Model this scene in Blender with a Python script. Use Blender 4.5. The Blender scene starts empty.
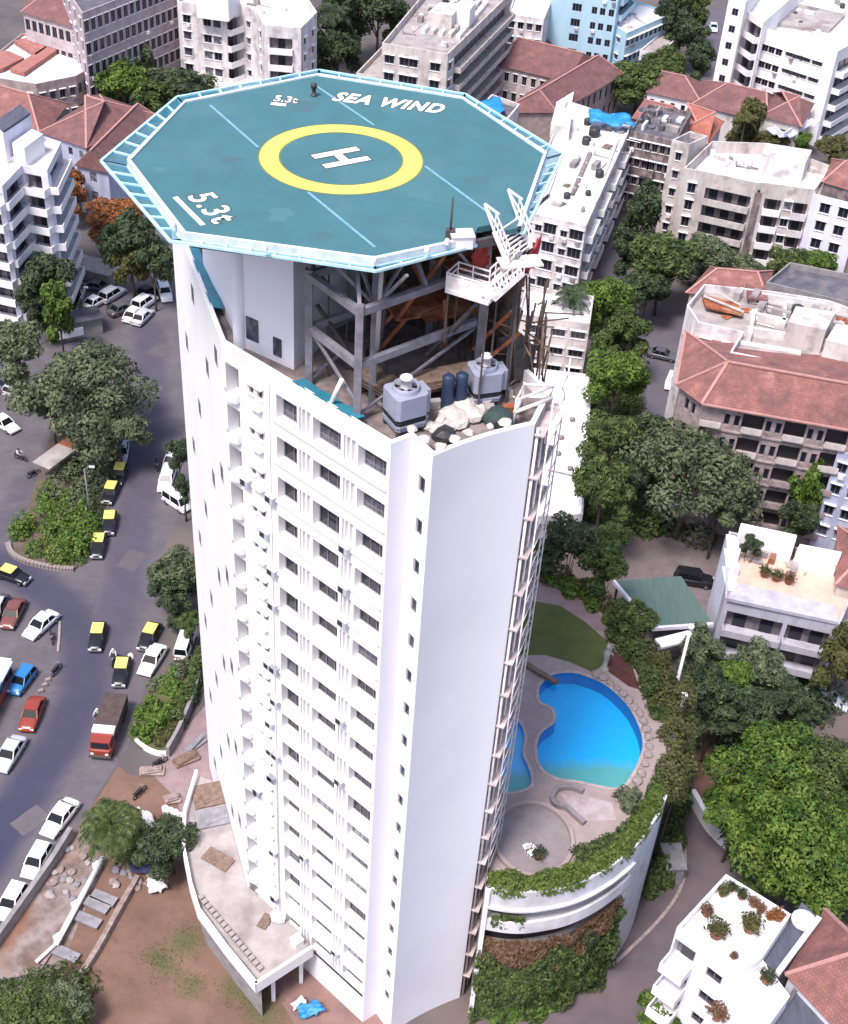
import bpy, bmesh, math, random
from math import radians as R, sin, cos, pi, hypot, atan2
from mathutils import Vector, Matrix
random.seed(7)
SC = bpy.context.scene
COL = SC.collection

# ------------------------------------------------------------ camera, sky, sun, exposure
FPX, PITCH, ROLL, CAMH = 1328.55, R(39.0), R(4.054), 100.0
cam = bpy.data.objects.new('camera', bpy.data.cameras.new('camera'))
COL.objects.link(cam); SC.camera = cam
_f = Vector((0, cos(PITCH), -sin(PITCH))); _r = Vector((1, 0, 0)); _u = _r.cross(_f)
CR = cos(ROLL)*_r + sin(ROLL)*_u; CU = -sin(ROLL)*_r + cos(ROLL)*_u
cam.matrix_world = Matrix(((CR.x, CU.x, -_f.x, 0), (CR.y, CU.y, -_f.y, 0), (CR.z, CU.z, -_f.z, CAMH), (0, 0, 0, 1)))
cam.data.sensor_fit = 'VERTICAL'; cam.data.sensor_height = 36.0
cam.data.lens = FPX/1024*36.0
cam.data.clip_start = 1.0; cam.data.clip_end = 6000
SUN_EL, SUN_AZ = R(62), R(-146)          # azimuth clockwise from +Y
world = bpy.data.worlds.new('World'); SC.world = world; world.use_nodes = True
wn = world.node_tree
sky = wn.nodes.new('ShaderNodeTexSky'); sky.sky_type = 'NISHITA'; sky.sun_disc = False
sky.sun_elevation = SUN_EL; sky.sun_rotation = SUN_AZ; sky.dust_density = 3.0
bg = wn.nodes['Background']; bg.inputs['Strength'].default_value = 0.13
wn.links.new(sky.outputs[0], bg.inputs['Color'])
sl = bpy.data.lights.new('sun', 'SUN'); sl.energy = 2.5; sl.angle = R(14); sl.color = (1.0, .95, .9)
sun = bpy.data.objects.new('sun', sl); COL.objects.link(sun)
sdir = Vector((sin(SUN_AZ)*cos(SUN_EL), cos(SUN_AZ)*cos(SUN_EL), sin(SUN_EL)))
sun.rotation_euler = sdir.to_track_quat('Z', 'Y').to_euler()
SC.view_settings.view_transform = 'Standard'; SC.view_settings.look = 'None'
SC.view_settings.exposure = 0.9; SC.view_settings.gamma = 1.0
SC.view_settings.use_curve_mapping = False
SC.cycles.max_bounces = 6; SC.cycles.transparent_max_bounces = 8

def at(x, y, z=0.0):
    """photo pixel -> the point of the horizontal plane at height z"""
    d = (x-424)/FPX*CR - (y-512)/FPX*CU + _f
    t = (z-CAMH)/d.z
    return Vector((d.x*t, d.y*t, z))
def atl(px, z): return [at(x, y, z) for x, y in px]

# ------------------------------------------------------------ materials
def new_mat(name):
    m = bpy.data.materials.new(name); m.use_nodes = True
    return m, m.node_tree.nodes, m.node_tree.links, m.node_tree.nodes['Principled BSDF']
def mat(name, col, rough=.8, col2=None, scale=1.5, detail=4, contrast=(.35, .65), bump=0., bscale=8., metal=0., stretch=(1, 1, 1), col3=None, scale3=.15, amt3=.6, c3=(.5,.62), spec=None):
    m, N, L, P = new_mat(name)
    P.inputs['Roughness'].default_value = rough; P.inputs['Metallic'].default_value = metal
    if spec is not None: P.inputs['Specular IOR Level'].default_value = spec
    P.inputs['Base Color'].default_value = (*col, 1)
    tc = N.new('ShaderNodeTexCoord')
    mp = N.new('ShaderNodeMapping'); mp.inputs['Scale'].default_value = stretch
    L.new(tc.outputs['Object'], mp.inputs['Vector'])
    last = None
    if col2:
        nz = N.new('ShaderNodeTexNoise'); nz.inputs['Scale'].default_value = scale; nz.inputs['Detail'].default_value = detail; nz.inputs['Roughness'].default_value = .65
        L.new(mp.outputs[0], nz.inputs['Vector'])
        rp = N.new('ShaderNodeValToRGB'); rp.color_ramp.elements[0].position = contrast[0]; rp.color_ramp.elements[1].position = contrast[1]
        rp.color_ramp.elements[0].color = (*col2, 1); rp.color_ramp.elements[1].color = (*col, 1)
        L.new(nz.outputs['Fac'], rp.inputs['Fac']); last = rp.outputs[0]
        if col3:
            n3 = N.new('ShaderNodeTexNoise'); n3.inputs['Scale'].default_value = scale3; n3.inputs['Detail'].default_value = 5
            L.new(tc.outputs['Object'], n3.inputs['Vector'])
            r3 = N.new('ShaderNodeValToRGB'); r3.color_ramp.elements[0].position = c3[0]; r3.color_ramp.elements[1].position = c3[1]
            r3.color_ramp.elements[0].color = (0, 0, 0, 1); r3.color_ramp.elements[1].color = (amt3, amt3, amt3, 1)
            L.new(n3.outputs['Fac'], r3.inputs['Fac'])
            mx = N.new('ShaderNodeMix'); mx.data_type = 'RGBA'
            L.new(r3.outputs[0], mx.inputs['Factor']); L.new(last, mx.inputs['A']); mx.inputs['B'].default_value = (*col3, 1)
            last = mx.outputs['Result']
        L.new(last, P.inputs['Base Color'])
    if bump:
        nb = N.new('ShaderNodeTexNoise'); nb.inputs['Scale'].default_value = bscale; nb.inputs['Detail'].default_value = 5
        L.new(tc.outputs['Object'], nb.inputs['Vector'])
        bp = N.new('ShaderNodeBump'); bp.inputs['Strength'].default_value = bump; bp.inputs['Distance'].default_value = .05
        L.new(nb.outputs['Fac'], bp.inputs['Height']); L.new(bp.outputs[0], P.inputs['Normal'])
    return m
def tile_mat(name, c1, c2, c3):
    """clay tiles: courses from the mesh UV (u along the eave, v up the slope) plus weathering patches"""
    m, N, L, P = new_mat(name); P.inputs['Roughness'].default_value = .85
    tc = N.new('ShaderNodeTexCoord')
    nz = N.new('ShaderNodeTexNoise'); nz.inputs['Scale'].default_value = .55; nz.inputs['Detail'].default_value = 8; nz.inputs['Roughness'].default_value = .72
    L.new(tc.outputs['Object'], nz.inputs['Vector'])
    rp = N.new('ShaderNodeValToRGB'); e = rp.color_ramp.elements
    e[0].position = .36; e[0].color = (*c2, 1); e[1].position = .56; e[1].color = (*c1, 1)
    x = e.new(.72); x.color = (*c3, 1)
    L.new(nz.outputs['Fac'], rp.inputs['Fac'])
    br = N.new('ShaderNodeTexBrick'); br.inputs['Scale'].default_value = 1.0
    br.inputs['Brick Width'].default_value = .26; br.inputs['Row Height'].default_value = .30; br.inputs['Mortar Size'].default_value = .03
    br.inputs['Color1'].default_value = (1, 1, 1, 1); br.inputs['Color2'].default_value = (.72, .7, .7, 1); br.inputs['Mortar'].default_value = (.45, .42, .42, 1)
    L.new(tc.outputs['UV'], br.inputs['Vector'])
    mx = N.new('ShaderNodeMix'); mx.data_type = 'RGBA'; mx.blend_type = 'MULTIPLY'; mx.inputs['Factor'].default_value = .5
    L.new(rp.outputs[0], mx.inputs['A']); L.new(br.outputs['Color'], mx.inputs['B']); L.new(mx.outputs['Result'], P.inputs['Base Color'])
    bp = N.new('ShaderNodeBump'); bp.inputs['Strength'].default_value = .5; bp.inputs['Distance'].default_value = .06
    L.new(br.outputs['Fac'], bp.inputs['Height']); bp.invert = True; L.new(bp.outputs[0], P.inputs['Normal'])
    return m
def leaf_mat(name, c1, c2, c3):
    m, N, L, P = new_mat(name); P.inputs['Roughness'].default_value = .6; P.inputs['Specular IOR Level'].default_value = .25
    g = N.new('ShaderNodeNewGeometry'); tc = N.new('ShaderNodeTexCoord'); oi = N.new('ShaderNodeObjectInfo')
    ad = N.new('ShaderNodeVectorMath'); ad.operation = 'ADD'
    L.new(tc.outputs['Object'], ad.inputs[0]); L.new(oi.outputs['Location'], ad.inputs[1])
    nz = N.new('ShaderNodeTexNoise'); nz.inputs['Scale'].default_value = 2.6; nz.inputs['Detail'].default_value = 3
    L.new(ad.outputs[0], nz.inputs['Vector'])
    mm = N.new('ShaderNodeMath'); mm.operation = 'MULTIPLY_ADD'; mm.inputs[1].default_value = .5
    L.new(g.outputs['Random Per Island'], mm.inputs[0])
    m2 = N.new('ShaderNodeMath'); m2.operation = 'MULTIPLY_ADD'; m2.inputs[1].default_value = 1.9; m2.inputs[2].default_value = -.7
    L.new(nz.outputs['Fac'], m2.inputs[0]); L.new(m2.outputs[0], mm.inputs[2])
    rp = N.new('ShaderNodeValToRGB'); e = rp.color_ramp.elements
    e[0].position = .12; e[0].color = (*c2, 1); e[1].position = .5; e[1].color = (*c1, 1); x = e.new(.92); x.color = (*c3, 1)
    L.new(mm.outputs[0], rp.inputs['Fac']); L.new(rp.outputs[0], P.inputs['Base Color'])
    tr = N.new('ShaderNodeBsdfTranslucent'); L.new(rp.outputs[0], tr.inputs['Color'])
    ms = N.new('ShaderNodeMixShader'); ms.inputs[0].default_value = .25
    L.new(P.outputs[0], ms.inputs[1]); L.new(tr.outputs[0], ms.inputs[2]); L.new(ms.outputs[0], N['Material Output'].inputs['Surface'])
    return m
def attr_mat(name, base, base2, attr, dark, scale=.5, rough=.85, bump=.2):
    """ground sheet whose wear is a named colour attribute painted on the mesh"""
    m, N, L, P = new_mat(name); P.inputs['Roughness'].default_value = rough
    tc = N.new('ShaderNodeTexCoord')
    n1 = N.new('ShaderNodeTexNoise'); n1.inputs['Scale'].default_value = scale; n1.inputs['Detail'].default_value = 8; n1.inputs['Roughness'].default_value = .7
    L.new(tc.outputs['Object'], n1.inputs['Vector'])
    rp = N.new('ShaderNodeValToRGB'); e = rp.color_ramp.elements; e[0].position = .3; e[1].position = .7; e[0].color = (*base2, 1); e[1].color = (*base, 1)
    L.new(n1.outputs['Fac'], rp.inputs['Fac'])
    n5 = N.new('ShaderNodeTexNoise'); n5.inputs['Scale'].default_value = 1.3; n5.inputs['Detail'].default_value = 6; n5.inputs['Roughness'].default_value = .75; n5.inputs['Distortion'].default_value = .6
    L.new(tc.outputs['Object'], n5.inputs['Vector'])
    r5 = N.new('ShaderNodeValToRGB'); r5.color_ramp.elements[0].position = .56; r5.color_ramp.elements[1].position = .68; r5.color_ramp.elements[0].color = (1, 1, 1, 1); r5.color_ramp.elements[1].color = (.66, .64, .64, 1)
    L.new(n5.outputs['Fac'], r5.inputs['Fac'])
    m5 = N.new('ShaderNodeMix'); m5.data_type = 'RGBA'; m5.blend_type = 'MULTIPLY'; m5.inputs['Factor'].default_value = .8
    L.new(rp.outputs[0], m5.inputs['A']); L.new(r5.outputs[0], m5.inputs['B']); rp = m5
    va = N.new('ShaderNodeVertexColor'); va.layer_name = attr
    sp = N.new('ShaderNodeSeparateColor'); L.new(va.outputs['Color'], sp.inputs[0])
    mx = N.new('ShaderNodeMix'); mx.data_type = 'RGBA'; mx.inputs['B'].default_value = (*dark[0], 1)
    L.new(sp.outputs[0], mx.inputs['Factor']); L.new(m5.outputs['Result'], mx.inputs['A'])
    mx2 = N.new('ShaderNodeMix'); mx2.data_type = 'RGBA'; mx2.inputs['B'].default_value = (*dark[1], 1)
    L.new(sp.outputs[1], mx2.inputs['Factor']); L.new(mx.outputs['Result'], mx2.inputs['A'])
    L.new(mx2.outputs['Result'], P.inputs['Base Color'])
    nb = N.new('ShaderNodeTexNoise'); nb.inputs['Scale'].default_value = 6; nb.inputs['Detail'].default_value = 6
    L.new(tc.outputs['Object'], nb.inputs['Vector'])
    bp = N.new('ShaderNodeBump'); bp.inputs['Strength'].default_value = bump; bp.inputs['Distance'].default_value = .05
    L.new(nb.outputs['Fac'], bp.inputs['Height']); L.new(bp.outputs[0], P.inputs['Normal'])
    return m

M = {}
M['white'] = mat('white_paint', (.82, .79, .82), .7, (.74, .70, .73), .35, 6, (.25, .6), stretch=(1, 1, .25))
M['white_plain'] = mat('white_render', (.80, .78, .84), .65, (.74, .72, .80), .12, 4, (.3, .7))
M['white_roof'] = mat('white_roof', (.72, .69, .69), .8, (.50, .46, .46), .6, 9, (.32, .64), col3=(.33, .29, .28), scale3=.35, amt3=.6, c3=(.53, .68))
M['grimy_white'] = mat('grimy_white', (.72, .67, .69), .8, (.46, .40, .41), .7, 7, (.3, .6), stretch=(1, 1, .22), col3=(.2, .17, .17), scale3=.6, amt3=.6, c3=(.52, .68))
M['lavender'] = mat('lavender_white', (.72, .71, .82), .75, (.60, .58, .68), .5, 6, (.3, .6), stretch=(1, 1, .25), col3=(.35, .32, .36), scale3=.35, amt3=.35, c3=(.58, .7))
M['cream'] = mat('cream_wall', (.60, .54, .52), .8, (.40, .34, .34), .7, 8, (.32, .62), stretch=(1, 1, .22), col3=(.2, .165, .165), scale3=.6, amt3=.55, c3=(.52, .68))
M['shade_lav'] = mat('shaded_white_wall', (.46, .44, .52), .8, (.34, .32, .39), .7, 7, (.3, .6), stretch=(1, 1, .25), col3=(.22, .2, .24), scale3=.5, amt3=.45, c3=(.54, .68))  # white terrace house: the shading of its front is put into the colour
M['tan'] = mat('tan_stone', (.40, .32, .31), .9, (.28, .21, .21), .9, 7, (.35, .62), col3=(.16, .12, .12), scale3=.4, amt3=.5, c3=(.55, .7), bump=.3)
M['stone'] = mat('grey_stone', (.36, .28, .28), .9, (.20, .15, .16), 1.6, 8, (.35, .62), col3=(.44, .36, .35), scale3=.7, amt3=.5, c3=(.55, .7), bump=.4)
M['grime'] = mat('grimy_wall', (.25, .19, .19), .9, (.10, .08, .085), 1.2, 8, (.4, .6), stretch=(1, 1, .4), col3=(.42, .34, .34), scale3=.9, amt3=.6, c3=(.56, .66))
M['blue_wall'] = mat('pale_blue_wall', (.42, .60, .72), .75, (.36, .52, .64), .5, 5, (.3, .6), stretch=(1, 1, .25))
M['bluegrey'] = mat('blue_grey_wall', (.44, .46, .60), .8, (.30, .31, .44), .8, 7, (.3, .6), stretch=(1, 1, .3))
M['grey_conc'] = mat('grey_concrete', (.30, .27, .28), .9, (.19, .17, .18), .9, 7, (.35, .65), bump=.2)
M['dark_roof'] = mat('dark_roof', (.11, .105, .135), .8, (.07, .065, .085), .7, 7, (.35, .6), col3=(.2, .17, .17), scale3=.5, amt3=.5)
M['slate'] = mat('slate_roof', (.085, .088, .125), .75, (.055, .055, .08), .8, 7, (.35, .6), stretch=(3, .6, 1))
M['tile'] = tile_mat('clay_tiles', (.29, .12, .108), (.165, .08, .08), (.43, .22, .195))
M['tile_old'] = tile_mat('weathered_tiles', (.21, .095, .095), (.13, .065, .07), (.30, .14, .13))
M['tile_bright'] = tile_mat('orange_tiles', (.40, .13, .09), (.28, .10, .08), (.50, .2, .16))
M['ridge'] = mat('ridge_mortar', (.46, .24, .22), .85, (.34, .17, .16), 3)
M['rust'] = mat('rusty_tin', (.34, .10, .04), .85, (.16, .045, .025), 1.2, 7, (.35, .6), col3=(.42, .22, .12), scale3=.6)
M['glass'] = mat('dark_glass', (.016, .018, .03), .12, spec=.35)
M['car_glass'] = mat('car_glass', (.008, .009, .013), .2, spec=.2)
M['glass_grey'] = mat('grey_glass', (.10, .10, .135), .3, (.03, .03, .05), 1.5, 3, (.4, .6))
M['curtain'] = mat('curtained_glass', (.30, .28, .33), .4, (.06, .06, .09), 2.2, 4, (.42, .58))
M['frame'] = mat('window_frame', (.20, .19, .22), .6)
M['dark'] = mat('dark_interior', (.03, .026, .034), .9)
M['shade'] = mat('shaded_inner_wall', (.20, .17, .19), .9, (.10, .085, .1), 1.2)  # backs of recesses: their shade is put into the colour
M['steel'] = mat('grey_steel', (.24, .225, .27), .55, (.15, .14, .17), 1.5, 6)
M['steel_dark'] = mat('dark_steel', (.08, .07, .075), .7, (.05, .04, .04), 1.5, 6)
M['steel_white'] = mat('white_steel', (.74, .68, .70), .5, (.5, .42, .42), 2.5, 6, (.3, .5))
M['deck'] = mat('pad_green', (.046, .146, .175), .8, (.036, .12, .146), .45, 8, (.3, .7), col3=(.085, .175, .20), scale3=.3, amt3=.35, c3=(.5, .75))
M['yellow'] = mat('yellow_paint', (.80, .70, .13), .7, (.72, .60, .10), .8, 6)
M['paint_dark'] = mat('dark_paint', (.055, .08, .07), .8)
M['olive'] = mat('olive_edge', (.16, .17, .06), .8)
M['pwhite'] = mat('marking_white', (.84, .82, .86), .7, (.72, .72, .78), 1.2, 5, (.3, .5))
M['line'] = mat('faded_line', (.20, .36, .46), .75, (.12, .28, .37), 1.5, 6)
M['netframe'] = mat('net_frame', (.50, .74, .84), .5, (.36, .6, .72), 1.5)
M['teal_glass'] = mat('teal_sheet', (.04, .24, .34), .35, (.03, .17, .26), 1.2)
M['cool'] = mat('cooling_casing', (.31, .33, .43), .5, (.25, .26, .35), .8, 5)
M['asphalt'] = mat('asphalt', (.115, .098, .125), .85, (.085, .073, .095), .5, 8, (.3, .7), bump=.2)
M['earth'] = mat('red_earth', (.20, .10, .08), .95, (.14, .068, .055), .5, 8, (.3, .65), bump=.4)
M['paving'] = mat('pink_paving', (.27, .19, .20), .9, (.19, .135, .15), .8, 7, (.3, .6), bump=.2)
M['decktile'] = mat('deck_paving', (.33, .255, .255), .9, (.26, .2, .2), 1.0, 7, (.3, .65), bump=.2)
M['decktile_dark'] = mat('deck_paving_grey', (.24, .20, .215), .9, (.19, .16, .17), 1.2, 7)
M['terr'] = mat('terrace_cement', (.38, .335, .335), .9, (.25, .215, .22), .5, 8, (.3, .62), col3=(.15, .125, .125), scale3=.35, amt3=.65, c3=(.52, .68))
M['peach'] = mat('peach_floor', (.64, .44, .36), .9, (.5, .36, .3), .6, 6)
M['kerb'] = mat('kerb_stone', (.36, .29, .28), .9, (.2, .16, .16), 2.5, 6)
M['rubble'] = mat('rubble', (.34, .27, .26), .95, (.18, .12, .11), 2., 6, bump=.5)
M['slab'] = mat('concrete_slab', (.26, .25, .28), .9, (.17, .16, .18), 1.5, 6)
M['green_roof'] = mat('green_sheet_roof', (.10, .155, .14), .5, (.075, .12, .11), .6, 5, stretch=(6, .5, 1))
M['bark'] = mat('bark', (.12, .085, .065), .95, (.06, .042, .035), 4, 6, bump=.5)
M['pool_blue'] = mat('pool_tiles', (.006, .45, .90), .4, (.004, .38, .85), .4)
M['pool_green'] = mat('pool_step', (.13, .36, .33), .5, (.09, .30, .30), .5)
M['pool_dark'] = mat('pool_wall', (.004, .17, .44), .5)
M['tarp_blue'] = mat('blue_tarp', (.02, .26, .62), .5, (.015, .16, .46), 1.5, 5, bump=.4)
M['tarp_red'] = mat('red_cloth', (.62, .11, .13), .8, (.45, .04, .06), .8, 3)
M['tarp_white'] = mat('white_sheet', (.72, .69, .72), .7, (.5, .48, .5), 1.5)
M['lawn'] = mat('lawn', (.092, .10, .028), .95, (.055, .072, .02), .5, 8, (.3, .65), bump=.6, bscale=20)
M['grassm'] = leaf_mat('grass_blades', (.045, .085, .02), (.025, .05, .012), (.08, .12, .035))
M['leaf_mid'] = leaf_mat('leaves_mid', (0.062, 0.094, 0.026), (0.021, 0.037, 0.014), (0.125, 0.165, 0.05))
M['leaf_grey'] = leaf_mat('leaves_grey_green', (0.102, 0.126, 0.068), (0.036, 0.05, 0.031), (0.175, 0.2, 0.115))
M['leaf_dark'] = leaf_mat('leaves_dark', (0.046, 0.07, 0.032), (0.015, 0.026, 0.016), (0.09, 0.118, 0.057))
M['leaf_bright'] = leaf_mat('leaves_bright', (0.082, 0.145, 0.023), (0.022, 0.053, 0.011), (0.175, 0.24, 0.05))
M['leaf_hedge'] = leaf_mat('hedge_leaves', (.085, .125, .022), (.04, .07, .014), (.14, .18, .045))
M['leaf_olive'] = leaf_mat('leaves_olive', (.085, .088, .03), (.04, .045, .018), (.14, .135, .05))
M['leaf_dry'] = leaf_mat('dry_creeper', (.16, .085, .05), (.08, .05, .03), (.22, .14, .09))
M['leaf_orange'] = leaf_mat('orange_blossom', (.26, .09, .03), (.12, .06, .025), (.36, .15, .06))
def paint(name, c, r=.3): return mat(name, c, r, spec=.5)
M['c_black'] = paint('car_black', (.014, .014, .02)); M['c_yellow'] = paint('taxi_yellow', (.76, .62, .16), .4)
M['c_white'] = paint('car_white', (.78, .76, .79)); M['c_silver'] = paint('car_silver', (.46, .47, .53))
M['c_red'] = paint('car_red', (.25, .045, .03)); M['c_brown'] = paint('car_maroon', (.17, .06, .055)); M['c_blue'] = paint('car_blue', (.03, .17, .42))
M['c_grey'] = paint('car_grey', (.09, .09, .11)); M['c_iceblue'] = paint('car_ice_blue', (.62, .74, .82))
M['rubber'] = mat('rubber', (.02, .02, .022), .9); M['lamp'] = mat('lamp_glass', (.75, .75, .72), .15); M['lamp_red'] = mat('tail_lamp', (.35, .02, .02), .2)
M['chrome'] = mat('bumper_metal', (.4, .4, .42), .3, metal=.8)
M['skin'] = mat('skin', (.26, .13, .085), .6); M['cloth_dark'] = mat('dark_clothes', (.025, .025, .035), .9); M['cloth_white'] = mat('white_shirt', (.7, .69, .72), .9); M['hair'] = mat('black_hair', (.01, .009, .009), .6)
M['terracotta'] = mat('terracotta', (.30, .12, .07), .9, (.2, .08, .05), 3)
M['wood'] = mat('weathered_wood', (.22, .15, .12), .9, (.12, .08, .06), 3)
M['tankblack'] = mat('black_plastic', (.03, .03, .035), .5)
_net, _N, _L, _P = new_mat('safety_net')
_P.inputs['Base Color'].default_value = (.035, .18, .25, 1); _P.inputs['Roughness'].default_value = .8
_tc = _N.new('ShaderNodeTexCoord'); _ck = _N.new('ShaderNodeTexBrick'); _ck.offset = 0
_ck.inputs['Scale'].default_value = 1; _ck.inputs['Brick Width'].default_value = .07; _ck.inputs['Row Height'].default_value = .07; _ck.inputs['Mortar Size'].default_value = .014
_L.new(_tc.outputs['UV'], _ck.inputs['Vector'])
_mp = _N.new('ShaderNodeMapRange'); _mp.inputs['To Min'].default_value = .16; _mp.inputs['To Max'].default_value = 1.0
_L.new(_ck.outputs['Fac'], _mp.inputs['Value']); _L.new(_mp.outputs[0], _P.inputs['Alpha'])
M['net'] = _net
# pool water: clear gloss over the tiled basin
_w, _N, _L, _P = new_mat('pool_water')
_t = _N.new('ShaderNodeBsdfTransparent'); _t.inputs[0].default_value = (.80, .95, 1, 1)
_g = _N.new('ShaderNodeBsdfGlossy'); _g.inputs['Roughness'].default_value = .08
_nz = _N.new('ShaderNodeTexNoise'); _nz.inputs['Scale'].default_value = 3; _tc = _N.new('ShaderNodeTexCoord'); _L.new(_tc.outputs['Object'], _nz.inputs['Vector'])
_b = _N.new('ShaderNodeBump'); _b.inputs['Strength'].default_value = .35; _L.new(_nz.outputs['Fac'], _b.inputs['Height']); _L.new(_b.outputs[0], _g.inputs['Normal'])
_ms = _N.new('ShaderNodeMixShader'); _ms.inputs[0].default_value = .07
_L.new(_t.outputs[0], _ms.inputs[1]); _L.new(_g.outputs[0], _ms.inputs[2]); _L.new(_ms.outputs[0], _N['Material Output'].inputs['Surface'])
M['water'] = _w

# ------------------------------------------------------------ mesh collecting
class MB:
    def __init__(s): s.v = []; s.f = []; s.m = []; s.uv = {}; s.smooth = set()
    def add(s, pts, faces, m=0, smooth=False):
        o = len(s.v); s.v += [Vector(p) for p in pts]
        for f in faces:
            if smooth: s.smooth.add(len(s.f))
            s.f.append([i+o for i in f]); s.m.append(m)
    def poly(s, pts, m=0, uv=None):
        o = len(s.v); s.v += [Vector(p) for p in pts]
        if uv: s.uv[len(s.f)] = uv
        s.f.append(list(range(o, o+len(pts)))); s.m.append(m)
    def box(s, c, size, rz=0., m=0, mtx=None):
        x, y, z = size[0]/2, size[1]/2, size[2]/2
        P = [Vector((a*x, b*y, d*z)) for d in (-1, 1) for a, b in ((-1, -1), (1, -1), (1, 1), (-1, 1))]
        T = mtx if mtx else Matrix.Rotation(rz, 3, 'Z')
        s.add([T @ p + Vector(c) for p in P], [(3, 2, 1, 0), (4, 5, 6, 7), (0, 1, 5, 4), (1, 2, 6, 5), (2, 3, 7, 6), (3, 0, 4, 7)], m)
    def beam(s, a, b, w, h=None, m=0, up=Vector((0, 0, 1))):
        """rectangular bar from a to b"""
        a, b = Vector(a), Vector(b); h = h or w; d = (b-a)
        L = d.length
        if L < 1e-6: return
        d /= L; sd = d.cross(up)
        if sd.length < 1e-3: sd = d.cross(Vector((1, 0, 0)))
        sd.normalize(); u = sd.cross(d)
        P = [q + sd*x*w/2 + u*y*h/2 for q in (a, b) for x, y in ((-1, -1), (1, -1), (1, 1), (-1, 1))]
        s.add(P, [(0, 1, 2, 3), (7, 6, 5, 4), (0, 4, 5, 1), (1, 5, 6, 2), (2, 6, 7, 3), (3, 7, 4, 0)], m)
    def prism(s, poly, z0, z1, m=0, top=None, bottom=True):
        n = len(poly); P = [Vector((p[0], p[1], z0)) for p in poly] + [Vector((p[0], p[1], z1)) for p in poly]
        o = len(s.v); s.v += P
        for i in range(n):
            j = (i+1) % n; s.f.append([o+i, o+j, o+n+j, o+n+i]); s.m.append(m)
        s.f.append([o+n+i for i in range(n)]); s.m.append(m if top is None else top)
        if bottom: s.f.append([o+n-1-i for i in range(n)]); s.m.append(m)
    def tube(s, pts, rad, n=8, m=0, cap=True):
        pts = [Vector(p) for p in pts]; rs = rad if isinstance(rad, (list, tuple)) else [rad]*len(pts)
        o = len(s.v)
        for k, p in enumerate(pts):
            d = (pts[min(k+1, len(pts)-1)]-pts[max(k-1, 0)]).normalized()
            a = d.cross(Vector((0, 0, 1)))
            if a.length < 1e-3: a = d.cross(Vector((0, 1, 0)))
            a.normalize(); b = a.cross(d)
            for i in range(n):
                t = 2*pi*i/n; s.v.append(p + (a*cos(t)+b*sin(t))*rs[k])
        for k in range(len(pts)-1):
            for i in range(n):
                j = (i+1) % n; s.smooth.add(len(s.f)); s.f.append([o+k*n+i, o+k*n+j, o+(k+1)*n+j, o+(k+1)*n+i]); s.m.append(m)
        if cap:
            s.f.append([o+i for i in range(n)][::-1]); s.m.append(m); s.f.append([o+(len(pts)-1)*n+i for i in range(n)]); s.m.append(m)
    def lathe(s, c, prof, n=16, m=0):
        c = Vector(c); o = len(s.v)
        for r, z in prof:
            for i in range(n): s.v.append(c+Vector((r*cos(2*pi*i/n), r*sin(2*pi*i/n), z)))
        for k in range(len(prof)-1):
            for i in range(n):
                j = (i+1) % n; s.smooth.add(len(s.f)); s.f.append([o+k*n+i, o+k*n+j, o+(k+1)*n+j, o+(k+1)*n+i]); s.m.append(m)
        s.f.append([o+(len(prof)-1)*n+i for i in range(n)]); s.m.append(m)
    def mesh(s, name, mats, origin=(0, 0, 0)):
        me = bpy.data.meshes.new(name); o = Vector(origin)
        me.from_pydata([v-o for v in s.v], [], s.f)
        for mm in (mats if isinstance(mats, (list, tuple)) else [mats]): me.materials.append(mm)
        for i, pl in enumerate(me.polygons):
            pl.material_index = s.m[i]
            if i in s.smooth: pl.use_smooth = True
        if s.uv:
            ul = me.uv_layers.new(name='UVMap')
            for i, uv in s.uv.items():
                pl = me.polygons[i]
                for k, li in enumerate(pl.loop_indices): ul.data[li].uv = uv[k]
        me.validate(); me.update()
        return me
def link(name, data, parent=None, loc=(0, 0, 0), rz=0., kind=None):
    o = bpy.data.objects.new(name, data); COL.objects.link(o)
    o.location = loc; o.rotation_euler = (0, 0, rz)
    if parent is not None: o.parent = parent
    if kind: o['kind'] = kind
    return o
def org(root):
    v = Vector((0, 0, 0))
    while root is not None: v += root.location; root = root.parent
    return v
def part(name, mb, mats, parent):
    """mesh of world-space geometry under its thing (things built in place are not rotated)"""
    return link(name, mb.mesh(name, mats, org(parent)), parent)
def thing(name, label, cat, loc=(0, 0, 0), rz=0., group=None):
    o = link(name, None, None, loc, rz); o.empty_display_size = .5
    o['label'] = label; o['category'] = cat
    if group: o['group'] = group
    return o
def solo(name, mb, mats, label, cat, group=None, kind=None, origin=None):
    """a thing that is one mesh"""
    if origin is None:
        xs = [v.x for v in mb.v]; ys = [v.y for v in mb.v]; zs = [v.z for v in mb.v]
        origin = Vector(((min(xs)+max(xs))/2, (min(ys)+max(ys))/2, min(zs)))
    o = link(name, mb.mesh(name, mats, origin), None, origin)
    if kind: o['kind'] = kind
    if label: o['label'] = label
    if cat: o['category'] = cat
    if group: o['group'] = group
    return o
def struct(name, mb, mats): return link(name, mb.mesh(name, mats), None, kind='structure')
def copy_tree(o, parent=None):
    c = o.copy(); COL.objects.link(c)
    if parent is not None: c.parent = parent; c.matrix_parent_inverse = o.matrix_parent_inverse.copy()
    for ch in list(o.children): copy_tree(ch, c)
    return c
def unit2(a, b):
    d = Vector((b[0]-a[0], b[1]-a[1], 0)); L = d.length
    return d/L, L
def area2(p): return .5*sum(p[i][0]*p[(i+1) % len(p)][1]-p[(i+1) % len(p)][0]*p[i][1] for i in range(len(p)))
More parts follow.
